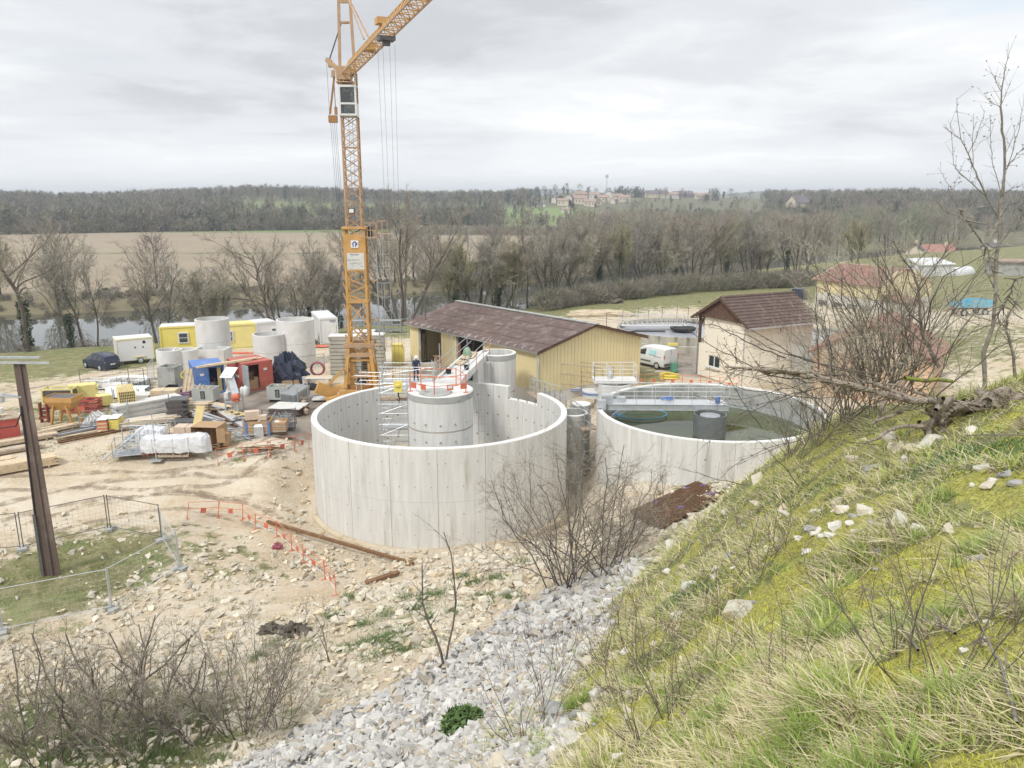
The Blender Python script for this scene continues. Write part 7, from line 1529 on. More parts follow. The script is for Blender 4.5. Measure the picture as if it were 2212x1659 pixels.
def tree_mesh(seed,H,P,nm='tree'):
 rn=random.Random(seed);S=[[],[],[]];T=[]
 for s in range(P.get('stems',1)):
  sp=P.get('fan',0);a=2*math.pi*(s+rn.random()*.6)/max(1,P.get('stems',1));d=Vector((math.cos(a)*sp*rn.uniform(.4,1.1),math.sin(a)*sp*rn.uniform(.4,1.1),1));o=Vector((math.cos(a),math.sin(a),0))*P.get('base',0)*rn.random()
  grow(S,T,o,d,H*rn.uniform(.75,1.0),P['r']*rn.uniform(.7,1),0,P,rn)
 V1,F1=seg_mesh(S[0]+S[1],5);tr=npmesh('trunk',V1,F1,P['bark'],smooth=True)
 V2,F2=seg_mesh(S[2],3);V3,F3=blades(T,P['tww']);me=bpy.data.meshes.new('crown');V=np.vstack([V2,V3]);n2=len(V2)
 loops=np.concatenate([F2.ravel(),F3.ravel()+n2]).astype(np.int32);tot=np.concatenate([np.full(len(F2),4),np.full(len(F3),3)]).astype(np.int32);start=np.concatenate([[0],np.cumsum(tot)[:-1]]).astype(np.int32)
 me.vertices.add(len(V));me.vertices.foreach_set('co',V.astype(np.float32).ravel());me.loops.add(len(loops));me.loops.foreach_set('vertex_index',loops);me.polygons.add(len(tot));me.polygons.foreach_set('loop_start',start)
 me.materials.append(M(P['twig']));me.update(calc_edges=True);return tr,me
def leafclump(n,c,sc,size,rn):
 A=rn.normal(size=(n,3));A/=np.linalg.norm(A,axis=1,keepdims=True);A=A*rn.random((n,1))**.4*np.array(sc)+np.array(c);D=rn.normal(size=(n,3,3))*size;return(A[:,None]+D).reshape(-1,3)
OAK=dict(seg=[6,6,4,3],kids=[11,7,6],bare=[.38,.2,.15,0],wob=[.10,.17,.2,.2],up=[.05,.07,.05,.03],ang=[.85,.75,.7],rat=[.62,.5,.5],rr=.55,rmin=.012,tw_lev=2,ntw=4,twl=.7,tww=.034,twup=.2,r=.26,bark='bark',twig='twig_brown')
TALL=dict(OAK,kids=[14,6,5],ang=[.55,.6,.6],up=[.08,.16,.1,.05],bare=[.38,.2,.1,0],rat=[.5,.45,.5],twig='twig_grey',r=.2)
FAN=dict(OAK,stems=6,fan=.55,base=.5,kids=[8,6,5],ang=[.5,.55,.6],rat=[.5,.5,.5],up=[.03,.12,.1,.05],r=.17,bark='bark',twig='twig_brown')
WIL=dict(FAN,stems=4,fan=.35,twig='twig_olive',bark='bark_green',ntw=8,twl=.8,tww=.036)
LOW=dict(FAN,stems=8,fan=.7,kids=[6,5,4],r=.08,ntw=7,twl=.6,tww=.05,twig='twig_red')
VAR={}
for k,(nm,P,H,sd,lab)in enumerate((('oak',OAK,11.5,1,''),('oak2',OAK,12,2,''),('tall',TALL,13.5,3,''),('tall2',TALL,13,4,''),('fan',FAN,11.5,5,''),('fan2',dict(FAN,twig='twig_grey'),11,6,''),('wil',WIL,10,7,''),('wil2',dict(WIL,twig='twig_pale'),9,8,''),('low',LOW,3.6,9,''),('low2',dict(LOW,twig='twig_pale'),4,10,''))):VAR[nm]=tree_mesh(sd,H,P)
def put_tree(kind,x,y,s,label,group,rz=None,ivy=0,name='bare_tree',cat='tree',z=None,sz=None):
 T=thing(name,label,cat,(x,y,(gz(x,y)if z is None else z)-.15),random.uniform(0,6.28)if rz is None else rz,group);T.scale=(s,s,sz or s);obj('trunk',VAR[kind][0],T);obj('crown',VAR[kind][1],T)
 if ivy:
  V=np.vstack([leafclump(260,(.1,0,1+1.1*k),(.5+.25*ivy*random.random(),.5,.8),.09,RNG)for k in range(int(3+3*ivy))]);obj('ivy',npmesh('ivy',V,np.arange(len(V)).reshape(-1,3),'ivy'),T)
 return T
 # riverside trees placed where the photograph shows their feet
RT=[(-25,745,'oak',1.25,'huge dark bare oak cut by the left edge of the picture',0),(55,765,'oak2',1.15,'big dark bare oak in front of the river at the far left',.5),(150,742,'tall',.95,'tall bare tree with ivy on its trunk, right of the big dark oak',.6),(178,738,'tall2',1.0,'tall bare tree close by the ivy clad one',0),(205,736,'tall',.85,'bare tree leaning right over the river',0),(335,728,'oak',.95,'open crowned bare tree with reddish seed clusters over the river',0),(352,724,'tall2',.95,'slender bare tree beside the open crowned one',.3),(455,700,'wil2',1.25,'pale light birch like tree behind the first yellow cabin',0),(470,698,'tall',.85,'thin bare tree beside the pale one',0),(590,700,'oak2',1.2,'broad spreading bare tree behind the concrete rings',.3),(625,698,'fan',1.1,'many stemmed bare tree right of the broad spreading one',0),(668,694,'tall',1.0,'bare tree wrapped in dark ivy behind the white cabins',1.5),(705,690,'fan2',1.1,'bare tree behind the big white cabin, left of the crane mast',0),(735,690,'tall2',1.0,'bare tree directly behind the crane mast',.4),(866,690,'fan',1.35,'broad many stemmed bare tree right of the crane ladder',0),(905,688,'tall',.9,'thin bare tree right of the broad many stemmed one',.0),(985,672,'wil',1.15,'ivy wrapped greenish tree behind the yellow shed roof',1.2),(1035,668,'fan2',1.15,'greyish bare tree above the ridge of the yellow shed',0),(1075,665,'wil2',1.2,'pale greenish willow above the yellow shed roof',.3)]
for k,(u,v,kd,s,lb,iv)in enumerate(RT):x,y=W(u,v,1.8);put_tree(kd,x,y+.5,s,lb,'bare trees on the river bank',ivy=iv,rz=k*1.3)
GRP='bare trees along the edge of the meadow';mk=['oak','wil','tall','fan2','wil2','tall2','fan','oak2']
mead=[(1100,676),(1120,672),(1150,667),(1178,660),(1205,656),(1236,648),(1262,643),(1290,638),(1320,633),(1345,629),(1372,628),(1398,627),(1430,625),(1458,623),(1490,622),(1520,620),(1552,619),(1583,618),(1612,617),(1640,615),(1668,613),(1700,612),(1730,610),(1760,604),(1800,596),(1850,588)]
LM=['rounded crown','olive tinted crown','narrow upright crown','several grey stems','pale buff crown','straight slim trunk','fan of brown stems','wide heavy limbs']
for k,(u,v)in enumerate(mead):
 x,y=W(u,v,2.0);x+=random.uniform(-1,1);y+=random.uniform(1,5);where=next(w_ for lim,w_ in((1200,'behind the shed ridge'),(1300,'beyond the shed gable'),(1400,'above the lattice bridge'),(1500,'beyond the old round tank'),(1600,'behind the cream building'),(1700,'behind the brown tiled roof'),(9999,'near the yellow hall'))if u<lim)
 put_tree(mk[k%8],x,y,random.uniform(.85,1.15),f'bare tree with {LM[k % 8]} at the meadow edge {where}',GRP,ivy=(1.2 if k in(7,13,17,21)else 0))
 # cheap trees joined: woods
def wood(name,P,H,Rr,col,nb,bw,bl=(.14,.3),trunk=True,kind='stuff',upb=.9,ground=None):
 n=len(P);z0=gzs(P)if ground is None else ground;tot=n*nb;idx=np.repeat(np.arange(n),nb)
 a=RNG.random(tot)*2*np.pi;rr=np.sqrt(RNG.random(tot));h=RNG.random(tot)**.8;prof=np.sin(np.clip(h,0,1)*np.pi*.86+.22)**.6
 base=np.stack([P[idx,0]+np.cos(a)*rr*prof*Rr[idx],P[idx,1]+np.sin(a)*rr*prof*Rr[idx],z0[idx]+H[idx]*(.12+.82*h)],1)
 d=np.stack([np.cos(a)*rr*.8,np.sin(a)*rr*.8,np.full(tot,upb)],1)+RNG.normal(size=(tot,3))*.38;d/=np.linalg.norm(d,axis=1,keepdims=True);L_=H[idx]*RNG.uniform(bl[0],bl[1],tot);w=bw*(.6+.8*RNG.random(tot))
 s=np.cross(d,RNG.normal(size=(tot,3)));s/=np.linalg.norm(s,axis=1,keepdims=True);wv=(s*w[:,None]/2);base-=d*L_[:,None]*.35
 V=np.stack([base-wv,base+wv,base+d*L_[:,None]],1).reshape(-1,3);C=np.repeat(col[idx]*RNG.uniform(.75,1.2,(tot,1)),3,0);F=np.arange(len(V)).reshape(-1,3)
 if trunk:
  tw=.022*H;V2=[];
  for sx,sy in((1,0),(0,1)):V2.append(np.stack([np.stack([P[:,0]-tw*sx,P[:,1]-tw*sy,z0-.5],1),np.stack([P[:,0]+tw*sx,P[:,1]+tw*sy,z0-.5],1),np.stack([P[:,0],P[:,1],z0+H*.8],1)],1).reshape(-1,3))
  V2=np.vstack(V2);V=np.vstack([V,V2]);C=np.vstack([C,np.full((len(V2),3),.1)]);F=np.arange(len(V)).reshape(-1,3)
 return obj(name,npmesh(name,V,F,'vcol',C),kind=kind)
def pol(az,r):az=np.radians(az);return np.stack([r*np.sin(az),r*np.cos(az)],1)
PAL=np.array([(.27,.24,.195),(.29,.26,.20),(.25,.235,.20),(.29,.275,.18),(.34,.31,.26),(.26,.215,.185),(.21,.23,.15)])
# wood on the right beyond the meadow, filling up to the village
n=1250;az=RNG.uniform(3,46,n);lo=np.interp(az,[3,6,12,18,22,30,46],[255,205,178,165,158,152,140]);r=lo+RNG.random(n)**1.25*(520-lo);P=pol(az,r)
keep=(P[:,1]>np.interp(P[:,0],NBX,NBY)+2)&~((az<6.5)&(r>260));keep&=~((P[:,1]>np.interp(P[:,0],NBX,NBY)-1)&(P[:,1]<np.interp(P[:,0],FBX,FBY)-1));keep&=~((az>28)&(r<172));P=P[keep];r=r[keep];az_=az[keep];n=len(P)
fl=fbm(P[:,0]*.02,P[:,1]*.02,3,8);H=RNG.uniform(9,15,n)*(.8+.5*fl)*np.interp(r,[150,300,520],[.85,.95,.95])*np.interp(az_,[5,8,19,23,28,31,46],[1,.86,.86,1.1,1.1,.75,.75]);wood('river_wood',P,H,H*RNG.uniform(.26,.4,n),PAL[(fl*13).astype(int)%7]*RNG.uniform(.85,1.15,(n,1)),380,.10)
# near and far bank thickets and hedges
x=np.linspace(-130,60,240);x=x[(np.abs(x+18)>0)];P=np.stack([x+RNG.normal(size=len(x)),np.interp(x,NBX,NBY)-5.5+RNG.normal(size=len(x))*1.1],1);P=P[(P[:,0]<-28)|(P[:,0]>-2)];n=len(P);H=RNG.uniform(.8,1.5,n)*np.where(P[:,0]>0,2.2,1);wood('bank_brambles',P,H,H*.8,PAL[RNG.integers(0,7,n)]*.8,300,.05,(.2,.5),False,upb=.5)
x=RNG.uniform(-200,80,900);P=np.stack([x,np.interp(x,FBX,FBY)+RNG.uniform(1,14,len(x))**1.0],1);n=len(P);H=RNG.uniform(1.2,3.2,n)*(.5+.8*fbm(x*.03,x*0,3,4))*np.where(x>-20,1.7,.62);wood('far_bank_scrub',P,H,H*.55,PAL[RNG.integers(0,7,n)]*.95,160,.09,(.2,.45),True,upb=.7)
x=RNG.uniform(-230,40,30);P=np.stack([x,np.interp(x,FBX,FBY)+RNG.uniform(6,20,len(x))],1);n=len(P);H=RNG.uniform(7,13,n);wood('far_bank_trees',P,H,H*.36,PAL[RNG.integers(0,7,n)],650,.09,(.14,.3))
x=RNG.uniform(-60,45,500);P=np.stack([x,405-.12*x+RNG.normal(size=len(x))*7],1);n=len(P);H=RNG.uniform(2.5,5,n);wood('field_hedge',P,H,H*.7,PAL[RNG.integers(0,7,n)],70,.18,(.2,.45),False)
x=RNG.uniform(4,70,420);P=np.stack([x,np.interp(x,[1.5,20,33,54,75],[108,127,137,146,158])+RNG.uniform(-1,5,len(x))],1);n=len(P);H=RNG.uniform(1.2,3.4,n);wood('meadow_edge_brush',P,H,H*.7,PAL[RNG.integers(0,7,n)]*.85,170,.06,(.2,.45),False,upb=.7)
# hillside woods
n=7800;az=RNG.uniform(-40,41,n);lo=np.interp(az,[-40,-10,0,6,20,41],[488,485,482,505,500,480]);r=lo+RNG.random(n)**1.1*(1080-lo);P=pol(az,r)
cl=((az>-19)&(az<-2)&(r>610)&(r<790))|((az>-1)&(az<9.5)&(r>512)&(r<735))|((az>2)&(az<17.5)&(r>690));den=fbm(P[:,0]*.006,P[:,1]*.006,3,12);keep=(~cl|(RNG.random(n)<.13))&~((az>12)&(r<520)&(az<20));P=P[keep];r=r[keep];den=den[keep];n=len(P)
az=np.degrees(np.arctan2(P[:,0],P[:,1]));H=RNG.uniform(8,15,n)*np.interp(r,[480,1000],[1.0,.85])*np.where((az>1)&(az<18)&(r<900),.62,1);c=PAL[RNG.integers(0,7,n)]*.72;dk=(RNG.random(n)<.17)|((den>.56)&(RNG.random(n)<.3));c[dk]=(.055,.075,.045);H[dk]*=.9
Rr_=H*RNG.uniform(.28,.42,n);Rr_[dk]=H[dk]*.2;wood('hillside_wood',P,H,Rr_,c,62,.46,(.18,.36))
n=500;az=RNG.uniform(-40,-8,n);P=pol(az,RNG.uniform(484,500,n));H=RNG.uniform(3,8,n);wood('wood_edge_shrubs',P,H,H*.6,PAL[RNG.integers(0,7,n)]*.8,90,.3,(.2,.4),False)
#  village on the far hill
def house(name,label,u,v,w,d,h,rz,wall,roof,rise=None,r=None,z=None,grp=None):
 a=(u-1106)/FPX;b=(829.5-v)/FPX;rr_=r or 900;t=rr_/math.hypot(a,_c+_s*b);x,y=a*t,(_c+_s*b)*t;q=ray_ground(u,v,rr_*.72,rr_*1.2,y);x,y,z=q
 T=thing(name,label,'house',(x,y,z),R(rz),grp);mb=MB();mb.box((0,0,h/2-1),(w,d,h+2));rise=rise or d*.32;mb.slab([(-w/2,-d/2,h),(-w/2,d/2,h),(-w/2,0,h+rise)],-.2);mb.slab([(w/2,-d/2,h),(w/2,0,h+rise),(w/2,d/2,h)],.2);part(T,'wall',mb,[wall]);o=.5
 mb=MB()
 for s in(-1,1):mb.slab([(-w/2-o,0,h+rise+.35),(w/2+o,0,h+rise+.35),(w/2+o,s*(d/2+o),h+.1),(-w/2-o,s*(d/2+o),h+.1)],.3*s)
 ro=part(T,'roof',mb,[roof]);mb=MB();mb.box((w*.3,0,h+rise+.5),(.8,.8,1.4));part(ro,'chimney',mb,[wall])
 if w>8:
  for k in range(int(w/3.5)):mb=MB();mb.box((-w/2+2+3.3*k,-d/2-.03,h*.55),(1.1,.1,1.4));part(T,'window',mb,['dark_steel'])
mat('vill_roof',(.33,.245,.20),.9,var=.15,scale=.1);mat('vill_slate',(.15,.13,.14),.9,var=.15,scale=.1);mat('vill_wall',(.60,.53,.42),.9,var=.08,scale=.1)
cv=crop(1340,440,500)
HV=[(480,270,15,12,7,20,'vill_wall','vill_roof','big house with pale red roof at the left of the hilltop village'),(480,310,15,11,6,10,'vill_wall','vill_roof','second pink roofed house just below the big one'),(650,262,12,9,6,-20,'render_white','vill_roof','red roofed house with white gable left of the dark pines'),(815,262,13,9,8,70,'render_white','vill_slate','white gabled house with dark roof below the dark pines'),(745,285,14,9,5,0,'vill_wall','vill_roof','long low pink house in the middle of the village'),(900,270,13,9,5,10,'render_white','vill_roof','low pale house right of the white gabled one'),(970,285,14,9,5,5,'vill_wall','vill_roof','long low house at the edge of the brown wood'),(600,335,13,9,5,-15,'vill_wall','vill_roof','house with long roof in the lower row of the village'),(300,325,12,8,5,-10,'vill_wall','vill_roof','pinkish house at the left end of the village'),(380,300,11,8,7,60,'render_white','vill_slate','white house behind a dark round tree in the village'),(205,300,7,6,5,70,'render_white','vill_slate','small white gabled house at the far left of the village'),(225,270,7,6,4,30,'render_white','vill_slate','tiny white house above the small gabled one'),(1330,238,30,14,5,0,'vill_wall','vill_slate','long dark roofed barn right of the village centre'),(1510,248,14,10,5,15,'render_white','vill_roof','pale red roofed house between the two long dark barns'),(1620,236,28,14,4,0,'vill_slate','vill_slate','second long dark roofed barn on the ridge'),(1830,250,18,10,4,0,'vill_wall','vill_roof','low pale roofed farm at the right end of the ridge'),(1740,238,12,9,3,0,'vill_slate','vill_slate','small dark hipped roof on the ridge'),(320,402,7,6,2.5,10,'render_white','vill_roof','small cream hut on the green slope below the village'),(320,518,8,5,3,20,'render_white','vill_slate','small white shed at the foot of the green slope'),(400,515,7,4,2.5,0,'render_white','vill_slate','low white shed beside another at the foot of the green slope'),(52,340,10,5,3,0,'render_white','vill_slate','long low white hut left of the village'),(745,470,11,8,6,70,'vill_wall','vill_roof','beige gabled house rising out of the bare wood'),(665,500,10,7,4,-20,'render_white','vill_slate','white walled house half hidden at the wood edge'),(870,305,8,7,4,40,'render_white','vill_roof','small white house below the low pale one'),(700,318,7,6,4,70,'vill_wall','vill_roof','small cream gable below the long low house')]
for(x_,y_,w,d,h,rz,wl,rf_,lb)in HV:house('village_house',lb,*cv(x_,y_),w*.85,d*.85,h*.85,rz,wl,rf_,r=(620 if y_>390 else 880),grp='houses of the hilltop village')
c10=crop(1900,100,660,1564)
house('red_roof_house','house with a bright red roof seen through the bare branches at right',*c10(1060,1130),9,7,2.8,-10,'vill_wall','tile_red',r=300,rise=2.2);house('beige_gable_house','beige gabled house left of the one with the bright red roof',*c10(930,1160),5.5,6.5,3.4,60,'vill_wall','vill_slate',r=290,rise=2.8);house('small_white_house','small white house behind the trunk of the budding tree',*c10(1385,1140),4.5,4,2.4,20,'render_white','vill_slate',r=330)
house('manor_house','stone manor with dark steep roof among trees on the ridge at right',*c10(225,960),15,12,11,30,'vill_wall','vill_slate',r=700,rise=6);
q=ray_ground(*c10(148,960),500,900,760);q.z+=12;mb=MB();mb.box((0,0,-8),(4,4,16));mb.lathe([(2.4,0),(0,12)],8);single('church_spire','thin pointed church spire on the ridge at right','church',mb,['vill_slate'],(q.x,q.y,q.z-8))
q=ray_ground(*cv(780,215),700,1000,900);q.z+=12;mb=MB();mb.box((0,0,0),(.7,.7,24));mb.box((0,0,10),(3.5,1,3.5));single('radio_mast','pale antenna mast on the hilltop above the village pines','antenna',mb,['galv'],(q.x,q.y,q.z))
q=ray_ground(*c10(1230,1380),90,260,180);T=thing('white_polytunnel','white sheeted tunnel greenhouse seen behind bare branches at the right','greenhouse',(q.x,q.y,q.z),.2)
for k in range(7):
 pg=[(2.3*math.cos(t_),2.2*math.sin(t_))for t_ in[j*math.pi/12 for j in range(13)]];mb=MB();mb.prism(pg,k*1.5+.02,k*1.5+1.48);o=part(T,'cover_sheet',mb,['cladding_white'],True);o.rotation_euler=(math.pi/2,0,-1.1);o.scale=(.7,.7,.8)
q=ray_ground(*c10(1000,1395),90,260,165);mb=MB();mb.box((0,0,1.2),(9,4,2.6));mb.slab([(-4.8,-2.3,2.5),(4.8,-2.3,2.5),(4.2,2.3,3.6),(-4.2,2.3,3.6)],.2);single('white_shelter','low white sheeted shelter behind the yellow hall','shelter',mb,['cladding_white'],q,.3)
q=ray_ground(*c10(1540,1390),90,260,160);mb=MB();mb.box((0,0,1.4),(12,6,3));mb.box((0,0,3),(13,7,.3),m=1);single('grey_shed','low grey shed with brownish roof at the right edge of the meadow','shed',mb,['conc_grey','vill_roof'],q,-.1)
for k,(x_,y_,s)in enumerate(((270,280,9),(370,300,6),(405,330,5),(800,225,14),(900,235,13),(945,215,15),(975,235,12),(1090,205,15),(1120,210,14),(1160,215,12),(1020,200,13),(1885,245,8),(1985,250,14))):
 q=ray_ground(*cv(x_,y_+25),600,1010,900);V=leafclump(500,(0,0,s*.35),(s*.38,s*.38,s*.55),.45,RNG);T=thing('dark_evergreen',['dark round evergreen in the village','tall dark pine on the village hilltop','dark pointed conifer on the ridge'][0 if k<3 else(1 if k<11 else 2)],'tree',(q.x,q.y,gz(q.x,q.y)),0,'dark evergreens on the village hill');obj('crown',npmesh('crown',V,np.arange(len(V)).reshape(-1,3),'ivy'),T);mb=MB();mb.tube([(0,0,-6),(0,0,s*.4)],.35,5);part(T,'trunk',mb,['bark'])
 #  stones
def hull(k,rn):
 bmesh=__import__('bmesh');bm=bmesh.new();A=rn.normal(size=(k,3));A/=np.linalg.norm(A,axis=1,keepdims=True);A=np.sign(A)*np.abs(A)**.75*rn.uniform(.8,1.1,(k,1))*np.array([1,rn.uniform(.6,.95),rn.uniform(.4,.75)])
 for q in A:bm.verts.new(q)
 r_=bmesh.ops.convex_hull(bm,input=bm.verts);bmesh.ops.delete(bm,geom=[g for g in r_['geom_interior']if isinstance(g,bmesh.types.BMVert)],context='VERTS');bmesh.ops.triangulate(bm,faces=bm.faces);bm.verts.index_update();V=np.array([v.co[:]for v in bm.verts]);F=np.array([[v.index for v in f.verts]for f in bm.faces]);bm.free();return V,F
ROCKS=[hull(9,RNG)for _ in range(10)];BIG=[hull(18,RNG)for _ in range(8)]
def rot(n):
 q=RNG.normal(size=(n,4));q/=np.linalg.norm(q,axis=1,keepdims=True);w,x,y,z=q.T
 return np.stack([1-2*(y*y+z*z),2*(x*y-z*w),2*(x*z+y*w),2*(x*y+z*w),1-2*(x*x+z*z),2*(y*z-x*w),2*(x*z-y*w),2*(y*z+x*w),1-2*(x*x+y*y)],1).reshape(n,3,3)
n=120000;az=RNG.uniform(-44,26,n);r=np.exp(RNG.uniform(np.log(4.0),np.log(58),n));P=pol(az,r);z,m=heights(P)
rub=sstep(41,35,P[:,1])*sstep(-30,-22,P[:,0])*(z<5.0)*(1-.96*m[:,0]);mound=np.exp(-(((P[:,0]+1.2)/4.5)**2+((P[:,1]-30.5)/4.0)**2));cut=np.exp(-(((P[:,0]+12.8)/1.8)**2+((P[:,1]-43)/4)**2))+np.exp(-(((P[:,0]+13.5)/4)**2+((P[:,1]-46.5)/.9)**2));right=np.exp(-(((P[:,0]-8)/3.5)**2+((P[:,1]-34)/4.5)**2))
clump=fbm(P[:,0]*.6,P[:,1]*.6,3,21);nearshaft=np.hypot(P[:,0]-TC[0],P[:,1]-TC[1])<TR+.35
pr=np.clip(rub*.75*sstep(.3,.55,clump)+mound*.7+cut*.45+right*.55,0,1)+.004;sc=m[:,1]>.42;grassy=(m[:,0]>.5)&(z>6);pr=np.where(sc,.62,pr);pr=np.where(grassy&~sc,.004,pr)
keep=(RNG.random(n)<pr)&~nearshaft&(np.hypot(P[:,0]-C2[0],P[:,1]-C2[1])>R2+.2);P,z,r,sc=P[keep],z[keep],r[keep],sc[keep];n=len(P)
size=(.0125*r**.66)*RNG.lognormal(0,.62,n)*np.where(sc,1.15,.8);size=np.minimum(size,np.minimum(.3,.012*r+.03))
order=np.argsort(-size/r);bigi=order[:130];rest=order[130:]
gcol=np.where(sc[:,None],np.array([(.50,.487,.46)]),np.array([(.58,.53,.43)]))*RNG.uniform(.72,1.18,(n,1));yel=(RNG.random(n)<.22)&~sc;bg=(RNG.random(n)<.2)&sc;gcol[bg]=np.array([.50,.44,.35])*RNG.uniform(.7,1.1,(bg.sum(),1));gcol[yel]=gcol[yel]*np.array([1,.92,.8]);wh=(RNG.random(n)<.25)&sc;gcol[wh]=np.array([.56,.545,.51])*RNG.uniform(.85,1.1,(wh.sum(),1))
def rockmesh(ids,shapes):
 V=[];F=[];C=[];off=0
 for k,(v,f)in enumerate(shapes):
  s=ids[k::len(shapes)];R_=rot(len(s));vv=np.einsum('nij,kj->nki',R_,v)*size[s][:,None,None];vv[...,2]*=.75;vv+=np.stack([P[s,0],P[s,1],z[s]+size[s]*.22],1)[:,None]
  V.append(vv.reshape(-1,3));F.append((f[None]+(np.arange(len(s))*len(v))[:,None,None]+off).reshape(-1,3));C.append(np.repeat(gcol[s],len(v),0));off+=vv.shape[0]*vv.shape[1]
 return np.vstack(V),np.vstack(F),np.vstack(C)
V,F,C=rockmesh(rest,ROCKS);mat('stone_col',(.5,.5,.5),.9,attr='Col',var=.16,scale=9,bump=.35,bscale=30);obj('loose_stones',npmesh('loose_stones',V,F,'stone_col',C),kind='stuff')
bm_me=[]
for v,f in BIG:
 for mt_ in('rock_pale','rock_grey','rock_white'):bm_me.append(npmesh('stone',v,f,mt_))
for k,i in enumerate(bigi):
 o=obj('stone',bm_me[(k%8)*3+(1 if sc[i]and k%3 else(2 if sc[i]else 0))],GROUND,(P[i,0],P[i,1],z[i]+size[i]*.2));o.scale=(size[i],)*3;o.rotation_euler=(random.uniform(-.4,.4),random.uniform(-.4,.4),random.uniform(0,6.3))
HR=[(1605,1325,46,'rock_white'),(1450,1185,20,'rock_white'),(1942,978,34,'rock_pale'),(1925,950,24,'rock_white'),(2005,962,36,'rock_white'),(1960,1000,18,'rock_white'),(2100,940,24,'rock_white'),(1868,1108,22,'rock_white'),(1945,1128,30,'rock_white'),(1985,1145,20,'rock_white'),(1810,1135,14,'rock_pale'),(1760,1155,13,'rock_white'),(1725,1165,12,'rock_white'),(1850,1150,13,'rock_pale'),(2120,1015,20,'rock_white'),(2145,1040,14,'rock_white'),(2105,1215,24,'rock_grey'),(2205,1275,18,'rock_white'),(1595,1590,0,''),(1270,1560,34,'rock_white'),(1245,1600,26,'rock_white'),(1290,1500,22,'rock_white'),(1200,1540,34,'rock_grey'),(1240,1650,30,'rock_pale'),(1340,1640,18,'rock_white'),(1080,1655,30,'rock_pale'),(1230,1460,18,'rock_white')]
rh=random.Random(5)
for cu,cv_,su,sv,nn in((1800,1140,90,22,20),(1970,1130,60,16,12),(1950,985,60,20,12),(1180,1580,70,60,26),(1280,1500,60,60,14),(1450,1250,60,60,12),(1230,1420,60,50,16),(2120,1030,40,20,6),(1600,1300,200,120,12),(1980,1300,200,100,10)):
 for _ in range(nn):HR.append((rh.gauss(cu,su),rh.gauss(cv_,sv),rh.uniform(7,20),rh.choice(['rock_white','rock_white','rock_pale','rock_grey'])))
for k,(u,v,px,mt_)in enumerate(HR):
 if not px:continue
 p=G(u,v);dist=math.hypot(p.y,CAMZ-p.z);s=px*dist/FPX;o=obj('stone',bm_me[(k*5%8)*3+{'rock_pale':0,'rock_grey':1,'rock_white':2}[mt_]],GROUND,(p.x,p.y,p.z+s*.15));o.scale=(s,s*.9,s*.95);o.rotation_euler=(.3*math.sin(k),.3*math.cos(k*2),k*1.7)
 #  grass, moss, tufts
def grass(name,P,L_,W_,C,lean,droop=.6):
 n=len(P);z=gzs(P);a=RNG.random(n)*2*np.pi;d=np.stack([np.cos(a),np.sin(a)],1);s=np.stack([-d[:,1],d[:,0]],1);V=np.zeros((n,5,3));base=np.column_stack([P,z-.01])
 for k,(f,w)in enumerate(((0,1),(.52,.8),(1,0))):
  hz=L_*(lean[:,0]*(f+droop*f*f));vz=L_*lean[:,1]*(f-droop*.55*f*f);c=base+np.column_stack([d*hz[:,None],vz])
  if k<2:o=np.column_stack([s*(W_*w/2)[:,None],np.zeros(n)]);V[:,2*k]=c-o;V[:,2*k+1]=c+o
  else:V[:,4]=c
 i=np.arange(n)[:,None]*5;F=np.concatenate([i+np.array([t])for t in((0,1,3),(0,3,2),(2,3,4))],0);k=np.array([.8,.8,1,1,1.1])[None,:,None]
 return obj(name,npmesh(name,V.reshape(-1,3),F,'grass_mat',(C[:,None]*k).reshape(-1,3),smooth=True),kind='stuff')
def grass_mat():
 m=bpy.data.materials.new('grass_mat');MATS['grass_mat']=m;m.use_nodes=True;nt=m.node_tree;L=nt.links.new;p=nt.nodes['Principled BSDF'];a=N(nt,'ShaderNodeAttribute',attribute_name='Col');L(a.outputs['Color'],p.inputs['Base Color']);p.inputs['Roughness'].default_value=.6;p.inputs['Specular IOR Level'].default_value=.25
 t=N(nt,'ShaderNodeBsdfTranslucent');L(a.outputs['Color'],t.inputs[0]);mx=N(nt,'ShaderNodeMixShader');mx.inputs[0].default_value=.35;L(p.outputs[0],mx.inputs[1]);L(t.outputs[0],mx.inputs[2]);L(mx.outputs[0],nt.nodes['Material Output'].inputs['Surface'])
grass_mat()
n=400000;az=RNG.uniform(-20,44,n);r=np.exp(RNG.uniform(np.log(1.5),np.log(30),n));P=pol(az,r);z,m=heights(P);ns=fbm(P[:,0]*2.0,P[:,1]*2.0,4,31);ms=fbm(P[:,0]*1.7+7,P[:,1]*1.7,4,41)
keep=(z>5)&(RNG.random(n)<np.clip(m[:,0]*1.2-.25,0,1)*(.45+.8*ns));P,r,ns,ms,z=P[keep],r[keep],ns[keep],ms[keep],z[keep];n=len(P)
moss=(ms>.53)&(z>9);u_=RNG.random(n);dry=u_<.62;L_=RNG.uniform(.04,.15,n)*(1+1.1*(ns>.56))*np.interp(r,[2,12,30],[.95,1.25,1.8]);W_=RNG.uniform(.003,.0078,n)*np.interp(r,[2,8,30],[1,2.2,5.5]);C=np.where(dry[:,None],np.array([(.70,.62,.41)]),np.array([(.36,.42,.13)]))*RNG.uniform(.7,1.3,(n,1));g2=(u_>.85);C[g2]=np.array([.46,.52,.13])*RNG.uniform(.8,1.2,(g2.sum(),1));br=(u_<.07);C[br]=np.array([.20,.12,.08])
L_[moss]*=.24;W_[moss]*=1.1;C[moss]=np.array([.56,.55,.11])*RNG.uniform(.6,1.25,(moss.sum(),1));lean=np.stack([np.where(dry,RNG.uniform(.5,1.1,n),RNG.uniform(.15,.7,n)),np.where(dry,RNG.uniform(.1,.6,n),RNG.uniform(.6,1.05,n))],1)
